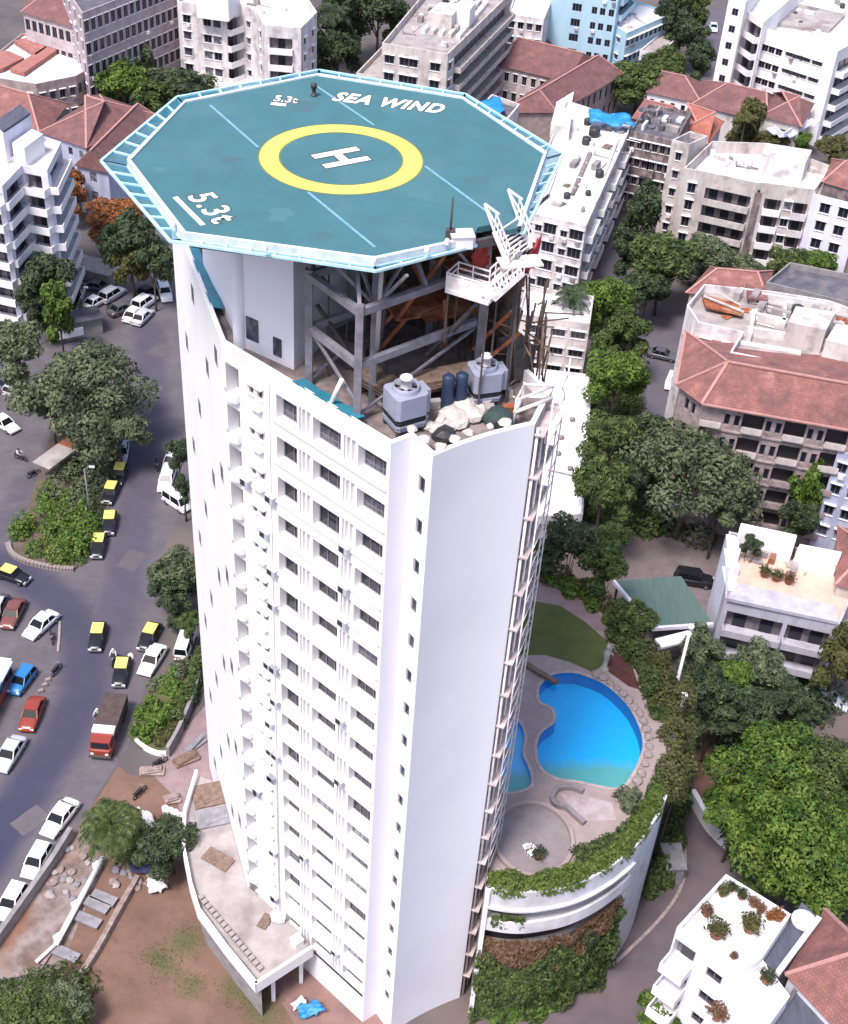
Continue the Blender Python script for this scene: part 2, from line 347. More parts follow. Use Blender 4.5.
def inset(p, d):
    """shrink a simple polygon by d"""
    s = 1 if area2(p) > 0 else -1; n = len(p); out = []
    for i in range(n):
        a, b, c = p[i-1], p[i], p[(i+1) % n]
        e1, _ = unit2(a, b); e2, _ = unit2(b, c)
        n1 = Vector((-e1.y, e1.x, 0))*s; n2 = Vector((-e2.y, e2.x, 0))*s
        k = 1+n1.dot(n2)
        out.append(Vector((b[0], b[1], 0)) + (n1+n2)*(d/max(k, .25)))
    return out
# ------------------------------------------------------------ walls with real openings
def wall(mb, A, B, z0, z1, holes, sgn, depth=.25, m=0):
    """wall face A->B with rectangular openings (u0,u1,w0,w1[,depth]) and their reveals; sgn +1 when the outline runs counter-clockwise"""
    e, L = unit2(A, B); n = Vector((e.y, -e.x, 0))*sgn
    A = Vector((A[0], A[1], 0))
    P = lambda u, z, d=0.: A + e*u + Vector((0, 0, z)) - n*d
    hs = [h for h in holes if h[0] > .02 and h[1] < L-.02]
    us = sorted({0., L} | {round(h[0], 4) for h in hs} | {round(h[1], 4) for h in hs})
    # merge cells row by row
    zs = sorted({z0, z1} | {round(h[2], 4) for h in hs} | {round(h[3], 4) for h in hs})
    for k in range(len(zs)-1):
        zc = (zs[k]+zs[k+1])/2
        row = [h for h in hs if h[2] < zc < h[3]]
        if not row:
            mb.poly([P(0, zs[k]), P(L, zs[k]), P(L, zs[k+1]), P(0, zs[k+1])], m); continue
        cur = 0.
        for h in sorted(row):
            if h[0] > cur: mb.poly([P(cur, zs[k]), P(h[0], zs[k]), P(h[0], zs[k+1]), P(cur, zs[k+1])], m)
            cur = max(cur, h[1])
        if cur < L: mb.poly([P(cur, zs[k]), P(L, zs[k]), P(L, zs[k+1]), P(cur, zs[k+1])], m)
    for h in hs:
        d = h[4] if len(h) > 4 else depth
        u0, u1, a, b = h[:4]
        mb.poly([P(u0, a), P(u0, b), P(u0, b, d), P(u0, a, d)], m); mb.poly([P(u1, a), P(u1, a, d), P(u1, b, d), P(u1, b)], m)
        mb.poly([P(u0, a), P(u0, a, d), P(u1, a, d), P(u1, a)], m); mb.poly([P(u0, b), P(u1, b), P(u1, b, d), P(u0, b, d)], m)
    return e, n, L
WCACHE = {}
def window_mesh(w, h, depth, style, hood):
    key = (round(w, 2), round(h, 2), depth, style, hood)
    if key in WCACHE: return WCACHE[key]
    mb = MB(); y = -depth+.03; fw = .07
    mb.box((0, y, h/2), (w, .04, h), m=1)
    for sx in (-1, 1): mb.box((sx*(w/2-fw/2), y+.05, h/2), (fw, .06, h-.004), m=0)
    for zz in (fw/2, h-fw/2): mb.box((0, y+.049, zz), (w-2*fw-.004, .06, fw), m=0)
    nm = max(1, int(w/.9))
    for k in range(1, nm+1):
        if nm >= 1 and w > .8: mb.box((-w/2+w*k/(nm+1), y+.047, h/2), (.05, .05, h-2*fw-.004), m=0)
    if style == 'grill':
        for k in range(1, 4): mb.box((0, y+.046, h*k/4), (w-2*fw-.01, .04, .04), m=0)
    if hood: mb.box((0, hood/2-.02, h+.09), (w+.3, hood, .09), m=2)
    if hood: mb.box((0, .04, -.04), (w+.16, .14, .06), m=2)
    me = mb.mesh('window', [M['frame'], M[{'dark': 'glass', 'grey': 'glass_grey', 'cur': 'curtain', 'grill': 'glass_grey'}[style]], M['white']])
    WCACHE[key] = me
    return me
def put_window(root, A, e, n, u, z, w, h, depth=.2, style=None, hood=.35, name='window'):
    style = style or random.choice(['dark', 'dark', 'dark', 'grey', 'cur'])
    p = Vector((A[0], A[1], 0)) + e*u + Vector((0, 0, z)) - org(root)
    return link(name, window_mesh(w, h, depth, style, hood), root, p, atan2(n.y, n.x)-pi/2)
def balcony_mesh(w, d, h, style):
    key = ('b', round(w, 2), d, h, style)
    if key in WCACHE: return WCACHE[key]
    mb = MB()
    mb.box((0, d/2, -.09), (w, d, .18), m=0)
    if style == 'rail':
        mb.box((0, d-.04, h), (w, .06, .06), m=1)
        k = int(w/.3)
        for i in range(k+1): mb.box((-w/2+.03+(w-.06)*i/k, d-.04, h/2), (.03, .03, h), m=1)
        for sx in (-1, 1): mb.box((sx*(w/2-.03), d/2, h), (.06, d-.1, .06), m=1)
    else:
        mb.box((0, d-.06, h/2), (w-.004, .12, h), m=0)
        for sx in (-1, 1): mb.box((sx*(w/2-.06), (d-.13)/2, h/2-.002), (.12, d-.13, h-.01), m=0)
    me = mb.mesh('balcony', [M[style] if style in M else M['white'], M['steel']])
    WCACHE[key] = me
    return me
def bldg(name, label, cat, px, z, wm, rm=None, spec=(), fh=3.1, par=.8, z0=0., closed=True, edges_ground=False, group=None, pts=None, windepth=.2):
    """building on an outline picked at its roof level; spec adds windows ('w') and balconies ('b') per outline edge"""
    P = pts if pts else atl(px, z)
    P = [Vector((p[0], p[1], 0)) for p in P]; s = 1 if area2(P) > 0 else -1; n = len(P)
    c = sum(P, Vector())/n; root = thing(name, label, cat, (c.x, c.y, z0), group=group)
    holes = {i: [] for i in range(n)}; later = []
    nr = int((z-par-z0-.4)/fh+.35)
    for sp in spec:
        k, i = sp[0], sp[1]; e, L = unit2(P[i], P[(i+1) % n])
        nn = Vector((e.y, -e.x, 0))*s
        if k == 'w':
            cols, w, h = sp[2], sp[3], sp[4]; opt = sp[5] if len(sp) > 5 else {}
            fr = [(q+.5)/cols for q in range(cols)] if isinstance(cols, int) else cols
            f0, f1 = opt.get('span', (0, 1)); sill = opt.get('sill', .95)
            for r_ in range(*opt.get('rows', (0, nr))):
                zf = z-par-(r_+1)*fh + opt.get('dz', 0)
                if zf < z0-.5: continue
                for q in fr:
                    u = (f0+(f1-f0)*q)*L
                    if u-w/2 < .06 or u+w/2 > L-.06: continue
                    holes[i].append((u-w/2, u+w/2, zf+sill, zf+sill+h, windepth))
                    later.append(('w', i, e, nn, u, zf+sill, w, h, opt.get('style'), opt.get('hood', .35)))
        elif k == 'b':
            f0, f1, d = sp[2], sp[3], sp[4]; opt = sp[5] if len(sp) > 5 else {}
            for r_ in range(*opt.get('rows', (0, nr))):
                zf = z-par-(r_+1)*fh
                u0, u1 = f0*L, f1*L
                holes[i].append((max(u0+.1, .06), min(u1-.1, L-.06), zf+.05, zf+fh-.5, opt.get('rec', .9)))
                later.append(('b', i, e, nn, (u0+u1)/2, zf+.02, u1-u0, d, opt))
    mb = MB(); ctx = {}
    for i in range(n):
        wall(mb, P[i], P[(i+1) % n], z0, z, holes[i], s)
    part('wall', mb, wm, root)
    # parapet inner faces + coping + roof slab
    th = .22; Q = inset(P, th)
    mb = MB(); zr = z-par
    for i in range(n):
        j = (i+1) % n
        a, b, cc, d = P[i], P[j], Q[j], Q[i]
        mb.poly([a+Vector((0, 0, z)), b+Vector((0, 0, z)), cc+Vector((0, 0, z)), d+Vector((0, 0, z))])
        mb.poly([d+Vector((0, 0, z)), cc+Vector((0, 0, z)), cc+Vector((0, 0, zr)), d+Vector((0, 0, zr))])
    part('parapet', mb, wm, root)
    mb = MB(); mb.poly([p+Vector((0, 0, zr)) for p in Q]); part('roof', mb, rm or M['white_roof'], root)
    ra_ = random.Random(len(label)*7+n)
    for L_ in later:
        if L_[0] == 'w' and ra_.random() < .16:
            _, i, e, nn, u, zz, w, h, st, hood = L_; mb = MB(); mb.box(P[i]+e*(u+w*.2)+nn*.22+Vector((0, 0, zz-.35)), (.7, .4, .5), atan2(e.y, e.x)); part('air_conditioner', mb, M[ra_.choice(['grimy_white', 'grey_conc', 'white'])], root)
        if L_[0] == 'w':
            _, i, e, nn, u, zz, w, h, st, hood = L_
            put_window(root, P[i], e, nn, u, zz, w, h, windepth, st, hood)
        else:
            _, i, e, nn, u, zz, w, d, opt = L_
            p = P[i]+e*u+Vector((0, 0, zz))-org(root); rz = atan2(nn.y, nn.x)-pi/2
            link('balcony', balcony_mesh(w, d, opt.get('h', .95), opt.get('style', 'white')), root, p, rz)
            key = ('door', round(w, 2), round(fh, 2), opt.get('rec', .9))
            if key not in WCACHE:
                b2 = MB(); rec = opt.get('rec', .9); hh = fh-.55
                b2.box((0, -rec-.02, hh/2), (w-.24, .04, hh), m=0)
                k = max(1, int(w/2.2))
                for q in range(k): b2.box((-w/2+.2+(w-.4)*(q+.5)/k, -rec+.03, 1.05), (min(1.3, w*.5), .06, 2.0), m=1)
                WCACHE[key] = b2.mesh('balcony_door', [M['shade'], M['glass']])
            link('balcony_door', WCACHE[key], root, p, rz)
    root['_e'] = 0; del root['_e']
    return root, P, s
def roof_box(root, px, z0, z1, m, name='roof_room'):
    mb = MB(); mb.prism(atl(px, z1), z0, z1); return part(name, mb, m, root)
def tiled(root, P4, ze, zr, hip=(.5, .5), m='tile', over=.4, name='roof', axis=0, cap=True):
    """hip or gable roof on four corners P0..P3; ridge runs parallel to P0-P1; hip = inset of each end as a share of the half width"""
    P = [Vector((p[0], p[1], 0)) for p in P4]
    if axis: P = P[1:]+P[:1]
    P = inset(P, -over)
    a = (P[0]+P[3])/2; b = (P[1]+P[2])/2
    d = (b-a).normalized(); hw = (P[3]-P[0]).length/2
    zz = Vector((0, 0, 1))
    r0 = a+d*hw*hip[0]+zz*zr; r1 = b-d*hw*hip[1]+zz*zr
    E = [p+zz*ze for p in P]
    mb = MB()
    def face(pts, ea, eb):
        ex = (eb-ea).normalized(); nrm = ex.cross((pts[-1]-ea)); up = nrm.cross(ex).normalized()
        mb.poly(pts, 0, [((p-ea).dot(ex), (p-ea).dot(up)) for p in pts])
    face([E[0], E[1], r1, r0], E[0], E[1]); face([E[2], E[3], r0, r1], E[2], E[3])
    face([E[1], E[2], r1], E[1], E[2]); face([E[3], E[0], r0], E[3], E[0])
    mb.poly([p-zz*.03 for p in E][::-1])
    rf = part(name, mb, M[m], root)
    if cap:
        cb = MB(); l = [(r0, r1)]
        if hip[0] > .2: l += [(E[0], r0), (E[3], r0)]
        if hip[1] > .2: l += [(E[1], r1), (E[2], r1)]
        for p, q in l: cb.beam(p+zz*.05, q+zz*.05, .32, .14)
        part('ridge_cap', cb, M['ridge'], rf)
    return rf
def house(name, label, px, z, zr, wm, roofm, hip=(1, 1), spec=(), fh=3.2, axis=0, cat='house', over=.4, pts=None, group=None):
    P = pts if pts else atl(px, z); P = [Vector((p[0], p[1], 0)) for p in P]; s = 1 if area2(P) > 0 else -1
    c = sum(P, Vector())/len(P); root = thing(name, label, cat, (c.x, c.y, 0), group=group)
    mb = MB(); wins = []
    for i in range(len(P)):
        e, L = unit2(P[i], P[(i+1) % len(P)]); nn = Vector((e.y, -e.x, 0))*s; holes = []
        for sp in spec:
            if sp[1] != i: continue
            cols, w, h = sp[2:5]; opt = sp[5] if len(sp) > 5 else {}
            for r_ in range(opt.get('rows', max(1, int(z/fh+.2)))):
                zf = z-(r_+1)*fh+.9
                if zf < .1: continue
                for q in range(cols):
                    u = (q+.5)/cols*L
                    if w > L/cols*.9: continue
                    holes.append((u-w/2, u+w/2, zf, zf+h, .2)); wins.append((i, e, nn, u, zf, w, h, opt.get('style'), opt.get('hood', 0)))
        wall(mb, P[i], P[(i+1) % len(P)], 0, z, holes, s)
    part('wall', mb, wm, root)
    for i, e, nn, u, zf, w, h, st, hood in wins: put_window(root, P[i], e, nn, u, zf, w, h, .2, st, hood)
    tiled(root, P, z, zr, hip, roofm, over, axis=axis)
    return root

def clutter(root, px, z, n, seed, mats=('white_roof', 'grimy_white', 'grey_conc', 'terr')):
    """fixed roof furniture scattered over a roof area: plinths, pipes, tanks, upstands"""
    r_ = random.Random(seed); q = atl(px, z)
    for k in range(n):
        u, v = r_.random(), r_.random(); p = q[0].lerp(q[1], u).lerp(q[3].lerp(q[2], u), v); e = (q[1]-q[0]).normalized(); rz = atan2(e.y, e.x); mb = MB(); t = r_.random()
        if t < .4:
            h = r_.uniform(.25, 1.1); mb.box(p+V3((0, 0, h/2)), (r_.uniform(.5, 2.4), r_.uniform(.4, 1.1), h), rz+r_.choice([0, pi/2])); part('roof_plinth', mb, M[r_.choice(mats)], root)
        elif t < .65:
            d = e if r_.random() < .5 else V3((-e.y, e.x, 0)); L = r_.uniform(1.5, 5); mb.tube([p+V3((0, 0, .15)), p+d*L+V3((0, 0, .15))], .07, 6); mb.tube([p+V3((0, 0, .15)), p+V3((0, 0, 1.0))], .07, 6); part('roof_pipe', mb, M[r_.choice(['kerb', 'steel', 'white'])], root)
        elif t < .85:
            s_ = r_.uniform(.4, .75); mb.lathe(p, [(s_, 0), (s_*1.03, s_*.6), (s_, s_*1.5), (s_*.5, s_*1.8), (s_*.3, s_*1.9)], 12); part('roof_tank', mb, M[r_.choice(['tankblack', 'tankblack', 'grey_conc', 'white'])], root)
        else:
            mb.box(p+V3((0, 0, .06)), (r_.uniform(.8, 2), r_.uniform(.6, 1.4), .12), r_.uniform(0, 3)); mb.box(p+V3((.2, .1, .16)), (r_.uniform(.5, 1.2), .15, .1), r_.uniform(0, 3)); part('roof_board', mb, M[r_.choice(['wood', 'rust', 'terr'])], root)
V3 = Vector

# ============================================================ GROUND
V3 = Vector
mb = MB(); mb.poly([V3((-2500, -400, -.004)), V3((2500, -400, -.004)), V3((2500, 4000, -.004)), V3((-2500, 4000, -.004))])
struct('ground', mb, mat('ground_soil', (.12, .10, .105), .95, (.07, .06, .065), .12, 9, (.35, .65), col3=(.16, .115, .10), scale3=.05, amt3=.6, bump=.2))
def pdist(p, line):
    best = 1e9
    for a, b in zip(line[:-1], line[1:]):
        d = b-a; t = max(0, min(1, (p-a).dot(d)/d.dot(d))); best = min(best, (p-a-d*t).length)
    return best
def sheet(name, poly, z, material, step, paintf, kind='structure'):
    """flat sheet cut into a fine grid so that worn bands can be painted on its points"""
    bm = bmesh.new(); xs = [p.x for p in poly]; ys = [p.y for p in poly]
    f = bm.faces.new([bm.verts.new((p.x, p.y, z)) for p in poly])
    for ax, lo, hi in ((0, min(xs), max(xs)), (1, min(ys), max(ys))):
        k = lo+step
        while k < hi:
            no = (1, 0, 0) if ax == 0 else (0, 1, 0); co = (k, 0, 0) if ax == 0 else (0, k, 0)
            bmesh.ops.bisect_plane(bm, geom=bm.verts[:]+bm.edges[:]+bm.faces[:], plane_co=co, plane_no=no); k += step
    me = bpy.data.meshes.new(name); bm.to_mesh(me); bm.free()
    if me.polygons and me.polygons[0].normal.z < 0: me.flip_normals()
    ca = me.color_attributes.new('wear', 'FLOAT_COLOR', 'POINT')
    for i, v in enumerate(me.vertices):
        a, b = paintf(v.co); ca.data[i].color = (a, b, 0, 1)
    me.materials.append(material)
    return link(name, me, None, kind=kind)
def sm(x, a, b):
    t = max(0, min(1, (x-a)/(b-a))); return t*t*(3-2*t)
# the square and streets left of the tower
road_px = [(-160, 1010), (-30, 985), (71, 838), (92, 803), (118, 762), (128, 748), (150, 668), (168, 620), (158, 560), (200, 470), (190, 230), (60, 262), (-220, 300), (-420, 640)]
lane = atl([(-40, 545), (20, 574), (62, 603), (84, 640), (86, 690), (62, 740), (28, 790), (-10, 850), (-60, 930)], 0)
lane2 = atl([(150, 330), (152, 420), (140, 490), (128, 560), (112, 640), (95, 690)], 0)
lane3 = atl([(-40, 560), (10, 520), (35, 480)], 0)
def roadwear(p):
    p = V3((p.x, p.y, 0))
    a = 1-sm(pdist(p, lane), 1.3, 3.4)
    yy = (p.y-lane[4].y)
    a *= .75+.25*(1-sm(p.y, 60, 95))
    b = .45*(1-sm(pdist(p, lane2), 1.2, 3.2)) + .3*(1-sm(pdist(p, lane3), 1., 3.))
    return max(a, b), 0
sheet('road', atl(road_px, .0), .004, attr_mat('asphalt_road', (.128, .108, .128), (.082, .070, .086), 'wear', ((.028, .028, .066), (.2, .1, .1)), .35), .8, roadwear)
# access road round the podium
r_px = [(440, 1100), (487, 1012), (600, 966), (640, 915), (668, 868), (672, 825), (672, 780), (692, 790), (712, 826), (757, 866), (790, 900), (700, 1100)]
mb = MB(); mb.poly([p+V3((0, 0, .004)) for p in atl(r_px, 0)]); struct('access_road', mb, mat('old_asphalt', (.125, .095, .108), .9, (.085, .066, .078), .3, 8, (.3, .65), bump=.2))
for nm, px in (('lane', [(640, 300), (700, 310), (684, 400), (690, 420), (640, 420), (632, 330)]), ('lane', [(686, 20), (735, 0), (712, 90), (690, 90)]), ('lane', [(592, 300), (622, 180), (645, 190), (628, 290)]), ('lane', [(690, 120), (745, 108), (740, 160), (700, 165)])):
    mb = MB(); mb.poly([p+V3((0, 0, .004)) for p in atl(px, 0)]); struct(nm, mb, M['asphalt'])
mb = MB(); mb.poly([p+V3((0, 0, .006)) for p in atl([(622, 500), (730, 500), (722, 620), (640, 640), (610, 560)], 0)]); struct('courtyard', mb, mat('court_cement', (.19, .15, .16), .9, (.12, .095, .1), .4, 7))
mb = MB(); mb.poly([p+V3((0, 0, .006)) for p in atl([(690, 725), (735, 720), (748, 800), (715, 830), (695, 800)], 0)]); struct('earth_patch', mb, M['earth'])
for i, (x, y, l, w, a_) in enumerate(((150, 400, 7, 1.6, 1.5), (132, 560, 3.2, 2.2, 1.3), (28, 655, 4.0, 1.2, .5), (30, 820, 3.0, 2.0, .9), (20, 505, 5.0, 1.3, .4), (160, 350, 3.0, 2.4, 1.2))):
    c = at(x, y, .007); mb = MB(); mb.poly([c+Matrix.Rotation(a_, 3, 'Z') @ V3((p*l/2, q*w/2, 0)) for p, q in ((-1, -1), (-.3, -1.06), (.4, -.97), (1, -1.02), (1, 1), (.2, 1.04), (-.5, .97), (-1, 1))]); struct('road_patch', mb, mat('tar_patch', (.108, .092, .108) if i % 3 else (.122, .104, .122), .85, (.078, .067, .08) if i % 3 else (.09, .077, .09), .9, 8, (.3, .7)))
# building plot in front: red earth, gravel strip, pink paving
lot_px = [(130, 775), (118, 766), (95, 803), (71, 842), (0, 945), (-60, 1040), (60, 1130), (460, 1110), (372, 1024), (262, 930), (215, 800), (170, 780)]
green_spots = [(at(x, y), r) for x, y, r in ((186, 942, 2.0), (165, 965, 1.5), (190, 985, 1.4), (240, 985, 2.2), (262, 1010, 2.0), (215, 930, 1.2), (155, 955, 1.2))]
def lotwear(p):
    p = V3((p.x, p.y, 0)); g = max(.8*(1-sm((p-c).length, r*.3, r)) for c, r in green_spots)
    return 0, g
earth_m = attr_mat('plot_earth', (.205, .118, .090), (.115, .066, .05), 'wear', ((.1, .1, .1), (.075, .085, .030)), .22, .95, .5)
sheet('plot_ground', atl(lot_px, 0), .010, earth_m, 1.0, lotwear)
mb = MB(); mb.poly([p+V3((0, 0, .016)) for p in atl([(95, 806), (71, 846), (0, 948), (-30, 1010), (40, 1015), (110, 850), (128, 815)], 0)])
struct('gravel_strip', mb, mat('gravel', (.27, .22, .215), .95, (.13, .085, .07), .55, 9, (.35, .62), bump=.6, bscale=14, col3=(.2, .09, .055), scale3=.16, amt3=.8, c3=(.5, .6)))
mb = MB(); mb.poly([p+V3((0, 0, .016)) for p in atl([(148, 770), (166, 752), (210, 700), (225, 770), (205, 850), (185, 855), (178, 800)], 0)])
struct('forecourt', mb, M['paving'])
mb = MB(); mb.poly([p+V3((0, 0, .016)) for p in atl([(255, 960), (300, 945), (400, 1010), (440, 1080), (330, 1080)], 0)]); struct('paved_yard', mb, mat('brick_paving', (.24, .14, .125), .9, (.16, .095, .09), .5, 7, bump=.2))
def tufts(name, spots, n, h, m, label):
    mb = MB()
    for c, r in spots:
        for _ in range(int(n*r)):
            a = random.random()*6.28; q = r*math.sqrt(random.random()); x = c.x+q*cos(a); y = c.y+q*sin(a)
            t = random.random()*6.28; w = .05; hh = h*random.uniform(.4, 1)
            dx, dy = cos(t)*w, sin(t)*w; lx, ly = random.uniform(-.12, .12), random.uniform(-.12, .12)
            mb.poly([V3((x-dx, y-dy, c.z)), V3((x+dx, y+dy, c.z)), V3((x+lx, y+ly, c.z+hh))])
    o = solo(name, mb, m, label, 'grass', kind='stuff'); return o
tufts('grass', green_spots, 110, .13, M['grassm'], 'thin green grass in patches on the red earth plot')

# ============================================================ THE TOWER
ZR = 58.0; Z0 = 0.
Q_, N1, N2, MM, RR, LL = [at(x, y, ZR).to_2d().to_3d() for x, y in ((391, 444), (411, 436), (433, 456), (481, 433.5), (535, 424), (552, 390))]
P1 = at(221, 341, ZR).to_2d().to_3d(); P2 = at(170, 210, ZR).to_2d().to_3d()
B1, B2, B3 = V3((1.5, 72, 0)), V3((-5.5, 84, 0)), V3((-9, 88, 0))
_ch = RR-N2; _in = V3((-_ch.y, _ch.x, 0)).normalized()
CURVE = [N2+_ch*t+_in*.95*t*(1-t) for t in [k/15 for k in range(1, 15)]]
TW = [Q_, N1, N2]+CURVE+[RR, LL, B1, B2, B3, P2, P1]
ts = 1 if area2(TW) > 0 else -1
tower = thing('apartment_tower', 'tall white curved apartment tower with rows of dark windows under the green helicopter pad', 'tower', (-6, 70, 0))
front, seg2, strip, side = [], [], [], []
wins = []
NF = 18
eF, LF = unit2(Q_, P1); nF = V3((-eF.y, eF.x, 0))*ts
eS, LS = unit2(P1, P2); nS = V3((-eS.y, eS.x, 0))*ts
eN, LN = unit2(N1, N2); nN = V3((eN.y, -eN.x, 0))*ts
eB, LB = unit2(RR, LL); nB = V3((eB.y, -eB.x, 0))*ts
# order Q->..: outline runs Q,N1,...,P2,P1 so the front wall is the edge P1->Q
def uf(u): return LF-u          # u measured from the corner Q along the front
F = -eF
rnd = random.Random(3)
balc, fins = [], []
for k in range(NF):
    zb = 55.05-3.0*k
    if zb < .6: break
    for (a, b) in ((.25, 2.43), (3.8, 6.06), (7.4, 9.15)):
        hw = rnd.choice([1.6, 1.6, 1.6, 1.6, 1.75, 2.0]); z_ = zb+1.6-hw
        front.append((uf(b), uf(a), z_, zb+1.6, .66)); wins.append(('w', P1, F, nF, uf((a+b)/2), z_, b-a, hw, .66))
        # pair of service fins at the left of each window
    for (a, b) in ((2.62, 3.55), (6.24, 7.2)):
        front.append((uf(b), uf(a), zb-.1, zb+1.7, .22)); fins.append((uf((a+b)/2), zb-.1, b-a))
    for a, w in ((10.35, .45), (11.15, .38)):
        front.append((uf(a+w), uf(a), zb+.5, zb+1.25, .22)); wins.append(('s', P1, F, nF, uf(a+w/2), zb+.5, w, .75, .22))
    front.append((uf(13.62), uf(12.45), zb-.55, zb+1.65, .9)); balc.append((uf(13.03), zb-.55))
for k in range(NF):
    zb = 54.9-3.0*k
    if zb < 1: break
    strip.append((.95, 1.55, zb, zb+1.15, .22)); wins.append(('n', N1, eN, nN, 1.25, zb, .6, 1.15, .22))
    for u in ((2.0, 9.6) if k % 3 == 0 else (5.4,) if k % 3 == 1 else (13.5,)):
        uu = LS-u; seg2.append((uu-.45, uu+.45, zb+.2, zb+1.5, .1)); wins.append(('l', P2, -eS, nS, uu, zb+.2, .9, 1.3, .1))
    for u in (.75, 2.2):
        side.append((u-.45, u+.45, zb-.1, zb+1.1, .2)); wins.append(('g', RR, eB, nB, u, zb-.1, .9, 1.2, .2))
mbW, mbS, mbB = MB(), MB(), MB()
n = len(TW)
for i in range(n):
    A, B = TW[i], TW[(i+1) % n]
    if i == n-1: wall(mbW, A, B, Z0, ZR, front, ts)
    elif i == n-2: wall(mbW, A, B, Z0, ZR, seg2, ts)
    elif i == 1: wall(mbW, A, B, Z0, ZR, strip, ts)
    elif 2 <= i <= 16: wall(mbS, A, B, Z0, ZR, [], ts)
    elif i == 0: wall(mbS, A, B, Z0, ZR, [], ts)
    elif i == 17: wall(mbB, A, B, Z0, ZR, side, ts)
    else: wall(mbB, A, B, Z0, ZR, [], ts)
M['facade'] = mat('facade_paint', (.83, .81, .83), .6, (.77, .745, .77), .25, 6, (.25, .55), stretch=(1, 1, .15))
M['end_wall'] = mat('end_wall_shade_tint', (.84, .82, .89), .6, (.80, .775, .86), .08, 4, (.3, .7), stretch=(1, 1, .2), col3=(.66, .63, .70), scale3=.12, amt3=.35, c3=(.5, .7))  # bluish tint of the tower's shaded faces is put into the colour
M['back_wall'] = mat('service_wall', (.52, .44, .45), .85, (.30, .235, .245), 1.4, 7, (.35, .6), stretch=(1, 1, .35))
for u, z, w in fins:
    c = P1+F*u-nF*.25+V3((0, 0, z+.9)); mbW.box(c, (w, .05, 1.8), atan2(eF.y, eF.x))
    for q in (-.28, .1): mbW.box(c+F*q+nF*.14, (.12, .22, 1.79), atan2(eF.y, eF.x))
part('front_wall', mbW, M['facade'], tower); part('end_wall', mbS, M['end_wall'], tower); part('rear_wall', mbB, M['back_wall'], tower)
rs = random.Random(11)
for t, A, e, nn, u, z, w, h, d in wins:
    if t == 'w':
        o = put_window(tower, A, e, nn, u, z, w, h, d, rs.choice(['dark', 'dark', 'dark', 'dark', 'dark', 'grey', 'cur', 'grill']), 0)
    else:
        o = put_window(tower, A, e, nn, u, z, w, h, d, rs.choice(['dark', 'grey']) if t != 'g' else 'grill', 0 if t != 's' else .3, {'s': 'bathroom_window', 'n': 'stair_window', 'l': 'slit_window', 'g': 'service_window'}[t])
# balcony bays: back wall, slab and curved ledge, shared mesh
b = MB(); b.box((0, -.92, 1.1), (1.17, .04, 2.2), m=1); b.box((-.2, -.86, 1.0), (.6, .06, 1.8), m=2)
pts = [V3((-.62, 0, 0)), V3((-.6, .22, 0)), V3((-.3, .38, 0)), V3((.2, .4, 0)), V3((.6, .25, 0)), V3((.75, 0, 0))]
b.prism(pts, -.16, -.02, 0)
for p, q in zip(pts[:-1], pts[1:]): b.beam(p+V3((0, 0, .2)), q+V3((0, 0, .2)), .07, .45, 0)
bal_me = b.mesh('balcony', [M['facade'], M['shade'], M['glass']])
b2 = MB(); b2.box((0, .17, .0), (.9, .34, .08)); b2.box((0, .31, .1), (.9, .05, .16)); led_me = b2.mesh('balcony_ledge', M['facade'])
for u, z in balc:
    p = P1+F*u+V3((0, 0, z))-tower.location; rz = atan2(nF.y, nF.x)-pi/2
    link('balcony', bal_me, tower, p, rz)
    link('window_ledge', led_me, tower, P1+F*(u+2.25)+V3((0, 0, z+.35))-tower.location, rz)
# air conditioners hung on the front
b = MB(); b.box((0, .2, .25), (.75, .38, .5)); b.box((.1, .395, .25), (.4, .03, .4), m=1); ac_me = b.mesh('air_conditioner', [M['c_silver'], M['tankblack']])
for _ in range(26):
    u = rs.choice([3.1, 6.7, 9.6, 10.2, 11.9]); k = rs.randrange(2, 17)
    link('air_conditioner', ac_me, tower, P1+F*uf(u)+V3((0, 0, 55.05-3*k-rs.choice([.55, .75])))-tower.location, atan2(nF.y, nF.x)-pi/2)
# projecting floor lips on the front: thin shadow line each floor
mb = MB()
for k in range(NF+1):
    zz = 54.75-3.0*k
    if zz < 1: break
    mb = MB(); mb.box(P1+F*uf(4.85)+nF*.06+V3((0, 0, zz)), (9.4, .12, .16), atan2(eF.y, eF.x)); part('floor_ledge', mb, M['facade'], tower)
# vertical pilaster strips and downpipes
for u in (9.75,):
    mb.tube([P1+F*uf(u)+nF*.1+V3((0, 0, .2)), P1+F*uf(u)+nF*.1+V3((0, 0, 57.4))], .06, 6)
part('drain_pipe', mb, M['facade'], tower)
mb = MB()
for j, u in enumerate((.25, 1.2, 1.6, 2.75, 3.35)):
    r_ = (.09, .06, .11, .07, .09)[j]
    mb.tube([RR+eB*u+nB*(.16+.1*(j % 2))+V3((0, 0, .3)), RR+eB*u+nB*(.16+.1*(j % 2))+V3((0, 0, 57.6-(j % 3)))], r_, 6)
part('service_pipe', mb, M['steel_white'], tower)
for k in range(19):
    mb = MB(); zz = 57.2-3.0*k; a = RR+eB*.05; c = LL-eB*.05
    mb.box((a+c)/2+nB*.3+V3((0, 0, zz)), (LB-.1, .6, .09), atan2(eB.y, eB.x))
    part('service_ledge', mb, M['back_wall'], tower)
